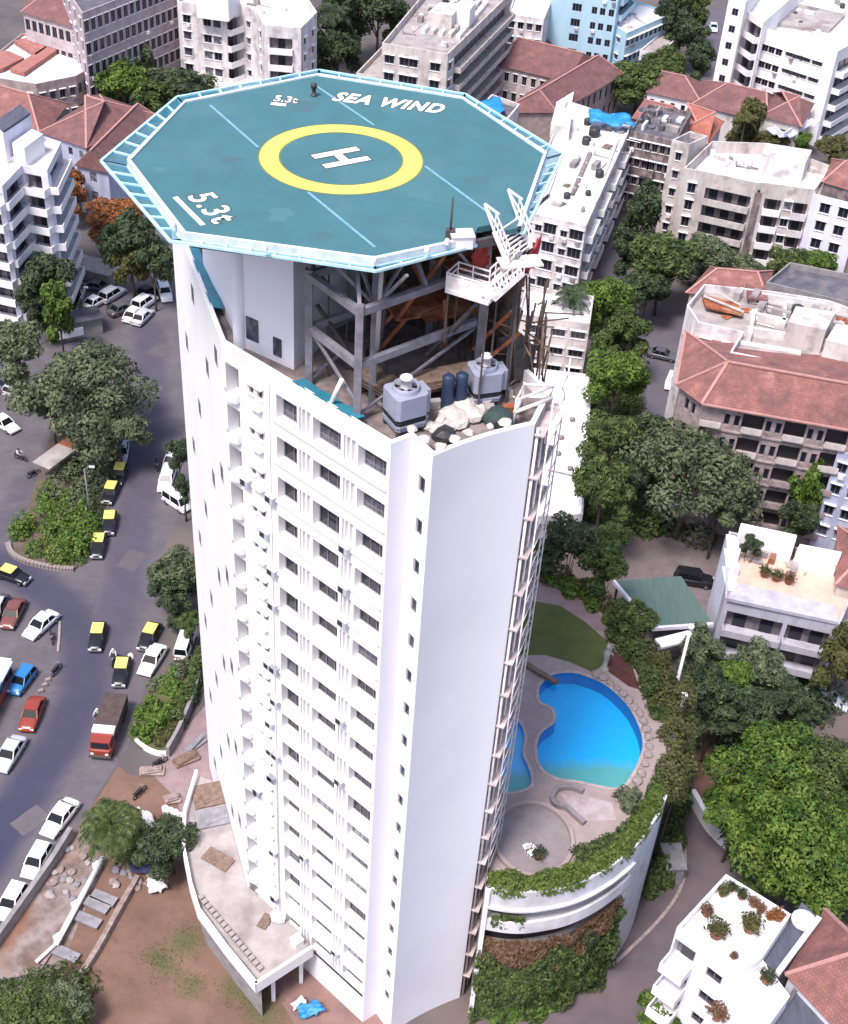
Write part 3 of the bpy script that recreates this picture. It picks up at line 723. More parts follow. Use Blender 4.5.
# light steel maintenance lattice at the rear corner
lat = thing('access_scaffold', 'narrow light steel ladder lattice climbing the right edge of the white tower', 'scaffold', tuple(LL+nB*.5))
mb = MB(); c0, c1 = LL+nB*.75-eB*1.0, LL+nB*.75+eB*.25; c2 = RR+nB*.75+eB*.5
for p in (c0, c1, c2): mb.tube([p+V3((0, 0, .1)), p+V3((0, 0, 60.2))], .05, 5)
part('upright', mb, M['steel_white'], lat)
mb = MB()
for k in range(40):
    z = .6+1.5*k; mb.tube([c2+V3((0, 0, z)), c1+V3((0, 0, z))], .035, 4)
    if k % 2 == 0: mb.tube([c0+V3((0, 0, z)), c0-nB*.7+V3((0, 0, z))], .03, 4); mb.tube([c1+V3((0, 0, z)), c0+V3((0, 0, z+1.5))], .03, 4)
part('rung', mb, M['steel_white'], lat)
# roof slab, parapet copings
mb = MB(); TI = inset(TW, .3)
mb.poly([p+V3((0, 0, 57.1)) for p in TI]); part('roof', mb, mat('tower_roof', (.26, .21, .205), .95, (.13, .10, .105), .9, 8, (.35, .62), bump=.3), tower)
mb = MB()
for i in range(n):
    j = (i+1) % n; a, b_, c, d = TW[i], TW[j], TI[j], TI[i]; zz = V3((0, 0, ZR)); zr = V3((0, 0, 57.1))
    mb.poly([a+zz, b_+zz, c+zz, d+zz]); mb.poly([d+zz, c+zz, c+zr, d+zr])
part('parapet', mb, M['facade'], tower)
# stair and lift block rising to the pad
c0, c1, c2 = at(203, 262, 58).to_2d().to_3d(), at(240, 333, 58).to_2d().to_3d(), at(294, 357, 58).to_2d().to_3d()
CI = V3((4.2, 4.6, 0))
core = [c0, c1, c2, V3((-5.2, 71.5, 0)), V3((-10.5, 80, 0))]
mb = MB(); mb.prism(core, 57.1, 66.6)
part('lift_block', mb, M['white_plain'], tower)
mb = MB()
e1, _ = unit2(c0, c1); e2, _ = unit2(c1, c2)
mb.lathe(c1+V3((0, 0, 57.1)), [(.42, 0), (.42, 9.4)], 14)
part('corner_pilaster', mb, M['white_plain'], tower)
n2 = V3((e2.y, -e2.x, 0)); n1_ = V3((e1.y, -e1.x, 0))
if n2.y > 0: n2 = -n2
for u, zz, w, h in ((1.0, 57.9, .9, 1.5), (2.9, 57.6, .6, 1.2)): mb = MB(); mb.box(c1+e2*u+n2*.03+V3((0, 0, zz+h/2)), (w, .1, h), atan2(e2.y, e2.x)); part('block_window', mb, M['glass_grey'], tower)
# teal sheet lying behind the parapet
def strip_poly(a, b, w, z, m, name, root, off=.45):
    e, L = unit2(a, b); nn = V3((e.y, -e.x, 0))
    cc = sum(TW, V3())/n
    if (cc-a).dot(nn) < 0: nn = -nn
    s_ = MB(); k = 10
    for q in range(k):
        u0, u1 = L*q/k, L*(q+1)/k
        za, zb = z+.06*sin(q*1.7), z+.06*sin((q+1)*1.7)
        s_.poly([a+e*u0+nn*off+V3((0, 0, za)), a+e*u1+nn*off+V3((0, 0, zb)), a+e*u1+nn*(off+w)+V3((0, 0, zb-.25)), a+e*u0+nn*(off+w)+V3((0, 0, za-.25))])
        s_.poly([a+e*u0+nn*off+V3((0, 0, za-.08)), a+e*u1+nn*off+V3((0, 0, zb-.08)), a+e*u1+nn*(off+w)+V3((0, 0, zb-.33)), a+e*u0+nn*(off+w)+V3((0, 0, za-.33))])
    return s_
mb = strip_poly(P1+F*uf(8.0), P1+F*uf(3.0), .95, 58.05, 0, '', None, .12)
solo('sheeting', mb, M['teal_glass'], 'teal plastic sheeting laid along the roof edge below the steel frame', 'sheeting')
mb = strip_poly(P1-F*0+eS*4, P2-eS*2.0, .8, 58.0, 0, '', None, .2)
solo('sheeting', mb, M['teal_glass'], 'narrow teal sheeting on the roof edge by the white lift block', 'sheeting')

# ============================================================ HELICOPTER PAD
ZP = 67.4
OCT = [at(x, y, ZP).to_2d().to_3d() for x, y in ((131, 161), (186, 103), (318, 76), (462, 99), (543.5, 154), (517, 228), (374, 258), (186, 233))]
OUT = [at(x, y, ZP-.35).to_2d().to_3d() for x, y in ((101, 161), (177, 97), (319, 70), (465, 94), (563, 154), (524, 233), (376, 271), (170, 241))]
PC = V3((-6.2, 72.05, 0))
pad = thing('helicopter_pad', 'green octagonal helicopter pad with yellow circle raised on top of the white tower', 'helipad', (PC.x, PC.y, ZP-.6))
mb = MB(); oc = OCT if area2(OCT) > 0 else OCT[::-1]
notch = [at(x, y, ZP).to_2d().to_3d() for x, y in ((499, 232), (494, 224), (478, 227), (472, 238.5))]; dp = OCT[:6]+notch+OCT[6:]; mb.prism(dp if area2(dp) > 0 else dp[::-1], ZP-.35, ZP); part('deck', mb, M['deck'], pad)
# light kerb round the deck
mb = MB()
for i in range(8):
    a, b_ = OCT[i], OCT[(i+1) % 8]; oa, ob = OUT[i], OUT[(i+1) % 8]
    if i == 5: oa = oa.lerp(ob, .33); a = a.lerp(b_, .33)
    da = (oa-a).normalized()*.25; db = (ob-b_).normalized()*.25; z0, z1 = ZP-.45, ZP+.10
    zt, zl = V3((0, 0, z1)), V3((0, 0, z0))
    mb.poly([a+zt, b_+zt, b_+db+zt, a+da+zt]); mb.poly([a+da+zt, b_+db+zt, b_+db+zl, a+da+zl]); mb.poly([a+zt, b_+zt, b_+zl, a+zl])
part('edge_kerb', mb, mat('pale_kerb', (.66, .70, .76), .7, (.45, .52, .6), 1.2, 6), pad)
mbf, mbn = MB(), MB()
for i in range(8):
    a, b_, oa, ob = OCT[i], OCT[(i+1) % 8], OUT[i], OUT[(i+1) % 8]
    a2 = a+(oa-a).normalized()*.27; b2 = b_+(ob-b_).normalized()*.27
    zi, zo = V3((0, 0, ZP-.36)), V3((0, 0, ZP-.36))
    k = max(3, int((ob-oa).length/1.35)); gap = .3 if i == 5 else 0; g0 = math.ceil(gap*k)/k
    mbf.beam(oa.lerp(ob, g0)+zo, ob+zo, .15, .13); mbf.beam(a2.lerp(b2, g0)+zi, b2+zi, .1, .1)
    for q in range(k+1):
        t = q/k
        if t < gap: continue
        mbf.beam(a2.lerp(b2, t)+zi, oa.lerp(ob, t)+zo, .11, .10)
    for q in range(k):
        t0, t1 = q/k, (q+1)/k
        if t0 < gap: continue
        p = [a2.lerp(b2, t0)+zi, a2.lerp(b2, t1)+zi, oa.lerp(ob, t1)+zo, oa.lerp(ob, t0)+zo]
        c = sum(p, V3())/4-V3((0, 0, .16)); w = (p[1]-p[0]).length; h = (p[3]-p[0]).length
        for (p0, p1), uv in (((p[0], p[1]), ((0, 0), (w, 0))), ((p[1], p[2]), ((w, 0), (w, h))), ((p[2], p[3]), ((w, h), (0, h))), ((p[3], p[0]), ((0, h), (0, 0)))):
            mbn.poly([p0-V3((0, 0, .03)), p1-V3((0, 0, .03)), c], 0, [uv[0], uv[1], (w/2, h/2)])
nf = part('safety_net_frame', mbf, M['netframe'], pad); part('safety_net', mbn, M['net'], nf)
# beams under the deck
mb = MB()
for i in range(8):
    a = OCT[i]; mb.beam(PC+V3((0, 0, ZP-.75)), a.lerp(PC, .04)+V3((0, 0, ZP-.65)), .3, .55)
    b_ = OCT[(i+1) % 8]; mb.beam(a.lerp(PC, .03)+V3((0, 0, ZP-.66)), b_.lerp(PC, .03)+V3((0, 0, ZP-.66)), .25, .5)
    for f in (.35, .68): mb.beam(a.lerp(PC, f)+V3((0, 0, ZP-.64)), b_.lerp(PC, f)+V3((0, 0, ZP-.64)), .2, .4)
part('deck_beam', mb, M['steel_dark'], pad)
cols = [(-3.4, 62.5), (2.5, 65.8), (4.2, 73.0), (-.5, 69.5), (-1.5, 79.0), (-13.0, 76.5), (-9.0, 81.5)]
for x, y in cols:
    mb = MB(); mb.beam((x, y, 57.1), (x, y, ZP-.9), .4, .4)
    c = V3((x, y, 0))
    for a in range(4):
        d = V3((cos(a*pi/2+.7), sin(a*pi/2+.7), 0)); mb.beam(c+V3((0, 0, ZP-4.0)), c+d*2.6+V3((0, 0, ZP-.9)), .16, .16)
    part('pad_column', mb, M['steel'], pad)
# markings
def ring(r0, r1, z, m, name, k=96, parent=pad):
    mb = MB()
    for q in range(k):
        a, b_ = 2*pi*q/k, 2*pi*(q+1)/k
        mb.poly([PC+V3((r*cos(t), r*sin(t), z)) for r, t in ((r0, a), (r1, a), (r1, b_), (r0, b_))])
    return part(name, mb, m, parent)
ring(3.50, 4.78, ZP+.004, M['olive'], 'circle_border'); ring(3.60, 4.68, ZP+.008, M['yellow'], 'touchdown_circle')
def flatbar(mb, a, b_, w, z):
    e, L = unit2(a, b_); nn = V3((-e.y, e.x, 0))*w/2
    mb.poly([a+nn*-1+V3((0, 0, z)), b_-nn+V3((0, 0, z)), b_+nn+V3((0, 0, z)), a+nn+V3((0, 0, z))])
mb = MB()
for p, q in (((315, 85), (374, 125)), ((425, 166), (489, 213)), ((210, 105), (258, 147)), ((308, 192), (375, 247))):
    flatbar(mb, at(*p, ZP).to_2d().to_3d(), at(*q, ZP).to_2d().to_3d(), .16, ZP+.004)
part('lane_line', mb, M['line'], pad)
def letters(txt, origin, xdir, size, z, name, shear=0., spacing=1., bold=.02, parent=pad, sx=1.0, mats=('pwhite', 'paint_dark')):
    """flat painted lettering with a darker border, baseline at origin along xdir"""
    e = xdir.normalized(); up = V3((-e.y, e.x, 0)); out = []
    for off, zz, mm, nm in ((.0+bold, z+.004, mats[0], name), (bold+.09, z, mats[1], name+'_border')):
        cu = bpy.data.curves.new(nm, 'FONT'); cu.body = txt; cu.size = size; cu.offset = off; cu.shear = shear; cu.space_character = spacing; cu.fill_mode = 'FRONT'
        ob = bpy.data.objects.new(nm, cu); COL.objects.link(ob)
        dg = bpy.context.evaluated_depsgraph_get(); me = bpy.data.meshes.new_from_object(ob.evaluated_get(dg)); bpy.data.objects.remove(ob)
        T = Matrix(((e.x*sx, up.x, 0, origin.x), (e.y*sx, up.y, 0, origin.y), (0, 0, 1, zz), (0, 0, 0, 1))) 
        me.transform(T); me.transform(Matrix.Translation(-org(parent)))
        me.materials.clear(); me.materials.append(M[mm]); me.name = nm
        o = link(nm, me, parent); out.append(o)
    return out
# SEA WIND, parallel to the far edge
a = at(331, 100, ZP).to_2d().to_3d(); b_ = at(440, 113, ZP).to_2d().to_3d()
letters('SEA WIND', a, b_-a, 1.95, ZP+.006, 'name_lettering', .32, 1.14, .08, sx=.68)
a = at(178, 197, ZP).to_2d().to_3d(); b_ = at(204, 223, ZP).to_2d().to_3d(); e, L = unit2(a, b_); up = V3((-e.y, e.x, 0))
letters('5.3t', a+up*.45+e*.1, e, 2.1, ZP+.006, 'weight_limit', 0, 1.1, .03)
mb = MB(); flatbar(mb, at(175, 197, ZP).to_2d().to_3d(), at(203, 225, ZP).to_2d().to_3d(), .28, ZP+.008); part('weight_limit_underline', mb, M['pwhite'], pad)
a = at(271, 103.5, ZP).to_2d().to_3d(); b_ = at(286, 105, ZP).to_2d().to_3d(); e, L = unit2(a, b_); up = V3((-e.y, e.x, 0))
letters('5.3t', a+up*.45, e, 1.3, ZP+.006, 'far_weight_limit', 0, 1.0, .02, sx=.75)
mb = MB(); flatbar(mb, a, b_, .4, ZP+.008); part('far_weight_limit_underline', mb, M['pwhite'], pad)
# H
h1a, h1b, h2a, h2b = [at(x, y, ZP).to_2d().to_3d() for x, y in ((313, 157), (358, 148.5), (324, 166.5), (369, 158))]
for w, dz, mm, nm in ((.80, .004, 'paint_dark', 'letter_border'), (.52, .010, 'pwhite', 'letter_h')):
    mb = MB(); ex = (.1 if w > .6 else 0)
    e, L = unit2(h1a, h1b)
    flatbar(mb, h1a-e*ex, h1b+e*ex, w, ZP+dz); flatbar(mb, h2a-e*ex, h2b+e*ex, w, ZP+dz)
    m1, m2 = (h1a+h1b)/2, (h2a+h2b)/2; e2, L2 = unit2(m1, m2)
    flatbar(mb, m1+e2*(w/2+.002), m2-e2*(w/2+.002), w, ZP+dz)
    part(nm, mb, M[mm], pad)
mb = MB()
def inside_oct(p): return all((OCT[(i+1) % 8]-OCT[i]).cross(p-OCT[i]).z*so >= 0 for i in range(8))
so = 1 if area2(OCT) > 0 else -1; ed = (OCT[6]-OCT[7]).normalized(); ep = V3((-ed.y, ed.x, 0))
def clipline(c, d):
    t0, t1 = -60., 60.
    for i in range(8):
        a, b_ = OCT[i], OCT[(i+1) % 8]; nn = V3((-(b_-a).y, (b_-a).x, 0)).normalized()*so; q0 = (c-a).dot(nn)-.3; dn = d.dot(nn)
        if abs(dn) < 1e-6: continue
        t = -q0/dn
        if dn > 0: t0 = max(t0, t)
        else: t1 = min(t1, t)
    return t0, t1
for k in range(-4, 5):
    for d, w in ((ed, ep), (ep, ed)):
        c = PC+w*(k*2.6+.9); t0, t1 = clipline(c, d)
        if t1 > t0: flatbar(mb, c+d*t0, c+d*t1, .045, ZP+.002)
part('deck_seam', mb, mat('deck_seam', (.05, .125, .16), .8), pad)
for i, (x, y, r_) in enumerate(((300, 105, 1.1), (420, 195, .8), (230, 160, .7), (390, 110, .6), (480, 180, .9), (280, 215, .8), (320, 235, .6), (160, 170, .6))):
    c = at(x, y, ZP); mb = MB(); rr_ = random.Random(i); mb.poly([V3((c.x, c.y, ZP+.003))+V3((cos(q*.524), sin(q*.524), 0))*r_*rr_.uniform(.45, 1.2) for q in range(12)]); part('deck_stain', mb, mat('deck_stain', (.056, .152, .178) if i % 2 else (.05, .118, .142), .8), pad)
# small lamps round the edge
for x, y in ((173, 226), (427, 252), (374, 262), (265, 250), (447, 244)):
    p = at(x, y, ZP+.1); mb = MB(); mb.lathe(p, [(.16, 0), (.16, .12), (.1, .3), (.0, .34)], 10); part('edge_lamp', mb, M['steel_white'], pad)
p = at(450, 238, ZP); mb = MB(); mb.tube([p, p+V3((0, 0, 2.3))], .06, 6); mb.box(p+V3((0, 0, .25)), (.5, .4, .5))
solo('lamp_post', mb, M['steel_dark'], 'short dark post standing at the near edge of the green pad', 'post')
# white cupboard beside the stair head
mb = MB(); p = at(461, 246, ZP-.4); mb.box(p+V3((0, 0, .35)), (1.1, .8, .7), .2); mb.box(p+V3((0, 0, .74)), (1.25, .95, .08), .2)
solo('cable_cabinet', mb, M['white'], 'small white cabinet on the pad edge beside the white steel stair', 'cabinet')

# ------------------------------------------------------------ steel frame under the pad
fr = thing('roof_gantry', 'open grey steel gantry of posts and rails on the tower roof under the pad', 'gantry', (-4, 64, 57.1))
A0, B0 = V3((-4.09, 60.4, 0)), V3((-7.14, 63.9, 0))
C0, D0, E0 = V3((2.6, 66.2, 0)), V3((-.2, 70.0, 0)), V3((-.75, 63.3, 0))
for p in (A0, B0, C0, D0): mb = MB(); mb.beam(p+V3((0, 0, 57.1)), p+V3((0, 0, 64.6)), .42, .42); part('post', mb, M['steel'], fr)
for za in (60.9, 64.2):
    for p, q in ((A0, B0), (A0, C0), (C0, D0), (B0, D0)):
        mb = MB(); mb.beam(p+V3((0, 0, za)), q+V3((0, 0, za)), .34, .42); part('rail', mb, M['steel'], fr)
for p, q, za, zb in ((A0, B0, 58.4, 60.9), (A0, C0, 57.6, 60.7), (B0, D0, 57.6, 60.7), (C0, D0, 61, 64)): mb = MB(); mb.beam(p+V3((0, 0, za)), q+V3((0, 0, zb)), .14, .14); part('brace', mb, M['steel'], fr)
for p in (A0, B0, C0, D0, E0):
    mb = MB(); mb.beam(p+V3((0, 0, 64.4)), p.lerp(PC, .25)+V3((0, 0, ZP-.9)), .2, .2); part('strut', mb, M['steel'], fr)
mb = MB()
for q in range(1, 7):
    t = q/7; mb.beam(B0.lerp(D0, t)+V3((0, 0, 57.2)), B0.lerp(D0, t)+V3((0, 0, 66.4)), .09, .09)
    mb.beam(D0.lerp(C0, t)+V3((0, 0, 57.2)), D0.lerp(C0, t)+V3((0, 0, 66.4)), .09, .09)
part('mullion', mb, M['steel_dark'], fr)
mb = MB(); zz = V3((0, 0, 61.2)); c = (A0+C0+D0)/3
mb.poly([q+zz for q in (E0.lerp(D0, .25), C0.lerp(D0, .05), D0, D0.lerp(B0, .35))]); mb.poly([q+zz-V3((0, 0, .08)) for q in (E0.lerp(D0, .25), C0.lerp(D0, .05), D0, D0.lerp(B0, .35))])
solo('rusty_platform', mb, M['rust'], 'rust red metal platform inside the steel frame under the pad', 'platform')
mb = MB(); zz = V3((0, 0, 64.9)); F0 = V3((-.8, 66.0, 0))
mb.box(V3((.8, 67.6, 64.75)), (4.2, 2.6, .1), .6)
solo('rusty_sheet', mb, M['rust'], 'brown rusty sheet lying high on the steel frame below the pad edge', 'metal sheet')
mb = MB()
mb.tube([V3((-3.2, 61.9, 61.0)), V3((-3.1, 61.8, 66.3))], .13, 8); solo('pale_pipe', mb, M['cream'], 'pale upright pipe standing next to the grey corner post', 'pipe')
mb = MB(); mb.tube([V3((-5.6, 61.0, 57.9)), V3((-5.0, 60.9, 59.6))], .13, 8); solo('white_pipe', mb, M['white'], 'short white pipe leaning on the teal sheeting', 'pipe')
# dark back wall of the plant room
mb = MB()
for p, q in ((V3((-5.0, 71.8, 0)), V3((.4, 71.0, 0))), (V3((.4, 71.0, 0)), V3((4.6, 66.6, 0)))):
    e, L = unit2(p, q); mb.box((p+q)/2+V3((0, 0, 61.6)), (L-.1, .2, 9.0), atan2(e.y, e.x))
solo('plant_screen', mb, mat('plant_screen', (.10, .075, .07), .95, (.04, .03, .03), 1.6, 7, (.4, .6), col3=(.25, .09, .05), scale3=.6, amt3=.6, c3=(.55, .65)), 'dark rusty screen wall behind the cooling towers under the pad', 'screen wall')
rr = random.Random(77)
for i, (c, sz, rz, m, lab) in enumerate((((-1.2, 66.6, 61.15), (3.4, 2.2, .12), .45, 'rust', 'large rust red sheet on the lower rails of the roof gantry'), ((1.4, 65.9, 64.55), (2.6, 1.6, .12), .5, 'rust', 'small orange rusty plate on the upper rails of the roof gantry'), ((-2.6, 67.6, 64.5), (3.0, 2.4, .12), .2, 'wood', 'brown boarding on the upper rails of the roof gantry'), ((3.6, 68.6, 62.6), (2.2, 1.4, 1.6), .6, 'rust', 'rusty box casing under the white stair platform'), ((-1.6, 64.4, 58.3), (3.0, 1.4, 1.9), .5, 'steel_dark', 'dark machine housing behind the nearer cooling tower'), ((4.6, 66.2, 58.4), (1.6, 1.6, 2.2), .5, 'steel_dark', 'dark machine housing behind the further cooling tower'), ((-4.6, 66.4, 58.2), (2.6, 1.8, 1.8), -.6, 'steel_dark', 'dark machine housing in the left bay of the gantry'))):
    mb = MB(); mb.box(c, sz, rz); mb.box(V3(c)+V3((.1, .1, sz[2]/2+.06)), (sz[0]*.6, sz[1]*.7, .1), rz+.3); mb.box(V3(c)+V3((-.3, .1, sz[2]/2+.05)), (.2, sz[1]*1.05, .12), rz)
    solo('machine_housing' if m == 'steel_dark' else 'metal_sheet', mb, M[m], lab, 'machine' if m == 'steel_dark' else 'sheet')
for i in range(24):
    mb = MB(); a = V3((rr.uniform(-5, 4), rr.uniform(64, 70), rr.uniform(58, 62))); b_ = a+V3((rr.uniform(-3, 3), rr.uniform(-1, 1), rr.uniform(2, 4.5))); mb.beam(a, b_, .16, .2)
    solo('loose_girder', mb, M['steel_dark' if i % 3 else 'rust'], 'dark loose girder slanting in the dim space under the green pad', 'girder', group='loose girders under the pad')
for i in range(14):
    mb = MB(); x, y = rr.uniform(370, 520), rr.uniform(385, 428); p = at(x, y, 57.15); mb.box(p+V3((0, 0, .25)), (rr.uniform(.3, 1.1), rr.uniform(.2, .7), rr.uniform(.2, .6)), rr.uniform(0, 3)); mb.box(p+V3((.1, 0, .1)), (rr.uniform(.5, 1.3), .12, .1), rr.uniform(0, 3))
    solo('debris', mb, M[rr.choice(['wood', 'steel_dark', 'terr', 'rust', 'cream'])], 'small piece of debris littering the tower roof by the near parapet', 'debris', group='debris on the tower roof')
# cooling towers
def cooling(label, c, rz, s=1.0):
    t = thing('cooling_tower', label, 'cooling tower', c, rz, group='grey cooling towers on the roof')
    def P(name, mb, m): return link(name, mb.mesh(name, m), t)
    mb = MB(); w, d, h = 2.3*s, 2.2*s, 2.5*s
    pr = [V3((x*w/2, y*d/2, 0)) for x, y in ((-.8, -1), (.8, -1), (1, -.8), (1, .8), (.8, 1), (-.8, 1), (-1, .8), (-1, -.8))]
    mb.prism(pr, .95*s, h); P('casing', mb, M['cool'])
    mb = MB(); mb.prism([p*.94 for p in pr], .05, .32*s); mb.prism([p*.99 for p in pr], .32*s, .48*s); P('basin', mb, M['cool'])
    mb = MB(); mb.prism([p*.9 for p in pr], .48*s, .94*s)
    for k in range(3): mb.prism([p*.965 for p in pr], (.53+.14*k)*s, (.57+.14*k)*s)
    P('louvre', mb, M['tankblack'])
    mb = MB(); mb.lathe((0, 0, h), [(.92*s, 0), (.85*s, .16), (.85*s, .34), (.78*s, .34), (.78*s, .03)], 24); fs = P('fan_shroud', mb, M['cool'])
    mb = MB(); mb.lathe((0, 0, h+.04), [(.77*s, 0), (.77*s, .01)], 24); f0 = link('fan_well', mb.mesh('fan_well', M['dark']), fs)
    mb = MB()
    for k in range(6):
        a = k*pi/3; mb.beam((0, 0, h+.18), (.72*s*cos(a), .72*s*sin(a), h+.2), .26*s, .03)
    link('fan_blade', mb.mesh('fan_blade', M['steel']), fs)
    mb = MB(); mb.lathe((0, 0, h+.2), [(.36*s, 0), (.36*s, .5), (.42*s, .5), (.42*s, .62), (.3*s, .68)], 16); P('motor_cap', mb, M['steel_white'])
    mb = MB(); mb.box((w/2+.16, 0, 1.6*s), (.3, 1.0, 1.7*s)); P('side_duct', mb, M['cool'])
    for x, y in ((-.4, -.4), (.4, -.4), (.4, .4), (-.4, .4)): mb = MB(); mb.box((x*w, y*d, -.17), (.18, .18, .44)); P('leg', mb, M['steel_dark'])
    return t
cooling('grey cooling tower nearer the front parapet of the white tower', (-1.45, 60.35, 57.45), .55, .86)
cooling('grey cooling tower further right beside the blue drums on the roof', (2.9, 63.5, 57.45), .35, .76)
for dx, lab in ((0, 'dark blue tall drum, left of the pair between the cooling towers'), (.75, 'dark blue tall drum, right of the pair between the cooling towers')):
    mb = MB(); mb.lathe((.85+dx, 62.2+dx*.4, 57.1), [(.34, 0), (.36, .9), (.34, 1.8), (.36, 2.3), (.2, 2.45)], 14)
    solo('blue_drum', mb, paint('drum_blue', (.016, .03, .075), .6), lab, 'drum')
for (x, y, l, w, rz, lab) in ((.6, 63.8, 5.0, 1.5, .45, 'brown timber boards stacked between the two cooling towers'), (-3.2, 63.0, 2.6, 1.4, -.7, 'brown boards lying in the steel frame near the corner post')):
    mb = MB()
    for k in range(6): mb.box((x+.05*k*sin(k*3), y+.04*cos(k*5), 57.2+.12*k+.8), (l-.2*(k % 3), w-.15*(k % 2), .1), rz+.04*sin(k*7))
    for q in (-.4, .4): mb.box((x+q*l*cos(rz), y+q*l*sin(rz), 57.5), (.3, w*.8, .75), rz)
    solo('board_stack', mb, M['wood'], lab, 'boards')
M['sackcloth'] = mat('sackcloth', (.62, .56, .54), .9, (.36, .31, .30), 2.2, 7, (.35, .62), bump=.4)
# white rubble sacks and bits along the near parapet
def sack(mb, c, s):
    k = 8; rings = []
    for j, (r_, z) in enumerate(((.7, 0), (1, .3), (.85, .7), (.3, .95))):
        rings.append([V3(c)+V3(((r_*cos(2*pi*i/k)*s*(1+.25*random.uniform(-1, 1))), (r_*sin(2*pi*i/k)*s*(1+.25*random.uniform(-1, 1))), z*s)) for i in range(k)])
    o = len(mb.v); mb.v += [p for r_ in rings for p in r_]
    for j in range(3):
        for i in range(k): q = (i+1) % k; mb.f.append([o+j*k+i, o+j*k+q, o+(j+1)*k+q, o+(j+1)*k+i]); mb.m.append(0)
    mb.f.append([o+3*k+i for i in range(k)]); mb.m.append(0)
for i, (x, y, s) in enumerate(((420, 420, .5), (428, 428, .45), (437, 432, .5), (452, 420, .8), (463, 411, .85), (472, 419, .75), (446, 430, .55), (480, 412, .5), (459, 424, .7), (409, 424, .4), (398, 425, .35), (412, 431, .3), (424, 441, .34), (441, 449, .36), (455, 441, .34), (468, 434, .3), (505, 424, .36), (490, 428, .26))):
    mb = MB(); sack(mb, at(x, y, 57.1 if i < 11 else 57.9), s)
    solo('cement_sack', mb, M['sackcloth'], 'white cement sack in the rubble behind the near parapet of the tower', 'sack', group='sacks on the tower roof')
for i, (x, y, s, lab) in enumerate(((444, 440, .75, 'dark grey bundle by the corner notch of the tower parapet'), (498, 423, .9, 'dark green bundle under the parapet near the right tower corner'), (414, 412, .6, 'dark bundle at the foot of the nearer cooling tower'))):
    mb = MB(); sack(mb, at(x, y, 57.1), s); solo('bundle', mb, M['tankblack'] if i != 1 else paint('bundle_green', (.03, .05, .05), .8), lab, 'bundle')
mb = MB(); a, c, d = at(515, 412, 58.1), at(552, 398, 58.1), at(523, 396, 58.1)
for p, q in ((a, c), (c, d), (d, a)): mb.tube([p, q], .12, 8); mb.tube([p+V3((0, 0, .8)), q+V3((0, 0, .8))], .07, 6); mb.tube([p-V3((0, 0, 1)), p+V3((0, 0, .9))], .07, 6)
solo('pipe_rail', mb, M['steel_white'], 'pale pipe railing at the right rear corner of the tower roof', 'railing')
# clutter of scaffold poles at the right end
mb = MB(); rr = random.Random(5)
for k in range(30):
    p = at(rr.uniform(508, 543), rr.uniform(345, 392), 57.2); mb.tube([p, p+V3((rr.uniform(-.7, .5), rr.uniform(-.8, .8), rr.uniform(2.0, 5.2)))], .06, 5)
for k in range(26):
    p = at(rr.uniform(508, 540), rr.uniform(350, 390), 57.2)+V3((0, 0, rr.uniform(.5, 4.5))); mb.tube([p, p+V3((rr.uniform(-2.5, 2.5), rr.uniform(-1.5, 1.5), rr.uniform(-.4, .4)))], .05, 5)
solo('pole_scaffold', mb, M['wood'], 'tangled brown scaffold poles under the right edge of the pad', 'scaffold')
M['white_steel2'] = mat('stair_paint', (.84, .78, .79), .5, (.66, .58, .58), 2.0, 5, (.3, .5))
# ------------------------------------------------------------ white steel stair
st = thing('steel_stair', 'white steel stair with railings zigzagging down from the right edge of the pad', 'stair', tuple(at(500, 300, 57.1)))
def flight(a, b_, w, steps, name='flight'):
    """treads from a (top) to b (bottom), side strings and handrails"""
    d = b_-a; e = V3((d.x, d.y, 0)).normalized(); nn = V3((-e.y, e.x, 0))
    mb = MB()
    for k in range(steps):
        p = a.lerp(b_, (k+.5)/steps); mb.box(p, (abs(V3((d.x, d.y, 0)).length)/steps*.62, w, .10), atan2(e.y, e.x))
    f = part(name, mb, M['white_steel2'], st)
    for s in (-1, 1): mb = MB(); mb.beam(a+nn*s*w/2, b_+nn*s*w/2, .08, .28); link('string', mb.mesh('string', M['white_steel2'], org(st)), f)
    mb = MB()
    for s in (-1, 1):
        for h in (.55, 1.05): mb.beam(a+nn*s*w/2+V3((0, 0, h)), b_+nn*s*w/2+V3((0, 0, h)), .07, .07)
        for k in range(6): p = a.lerp(b_, k/5)+nn*s*w/2; mb.beam(p, p+V3((0, 0, 1.08)), .06, .06)
    link('handrail', mb.mesh('handrail', M['white_steel2'], org(st)), f)
sa, sb, sc_, sd = at(506, 224, 67.55), at(519, 256, 66.0), at(521, 266, 65.9), at(491, 293, 64.3)
flight(sa, sb, 2.3, 8); flight(sc_, sd, 1.5, 9)
mb = MB(); mb.box((sb+sc_)/2-V3((0, 0, .05)), (2.3, 1.2, .1), .3); part('landing', mb, M['white_steel2'], st)
e_, L_ = unit2(at(460, 287, 64.2), at(486, 295, 64.2))
mb = MB(); lp = at(473, 291, 64.2); mb.box(lp, (2.6, 1.6, .22), atan2(e_.y, e_.x))
part('platform', mb, M['white_steel2'], st)
mb = MB(); T = lambda x, y, z: lp+e_*x+V3((-e_.y, e_.x, 0))*y+V3((0, 0, z))
for q in (.35, .7, 1.05):
    for a, b_ in (((-1.3, -.7), (1.3, -.7)), ((-1.3, .7), (-1.3, -.7)), ((-1.3, .7), (.6, .7))): mb.beam(T(*a, q), T(*b_, q), .07, .07)
for a in ((-1.3, -.7), (-.4, -.7), (.5, -.7), (1.3, -.7), (-1.3, .7), (-.4, .7), (.6, .7)): mb.beam(T(*a, 0), T(*a, 1.1), .07, .07)
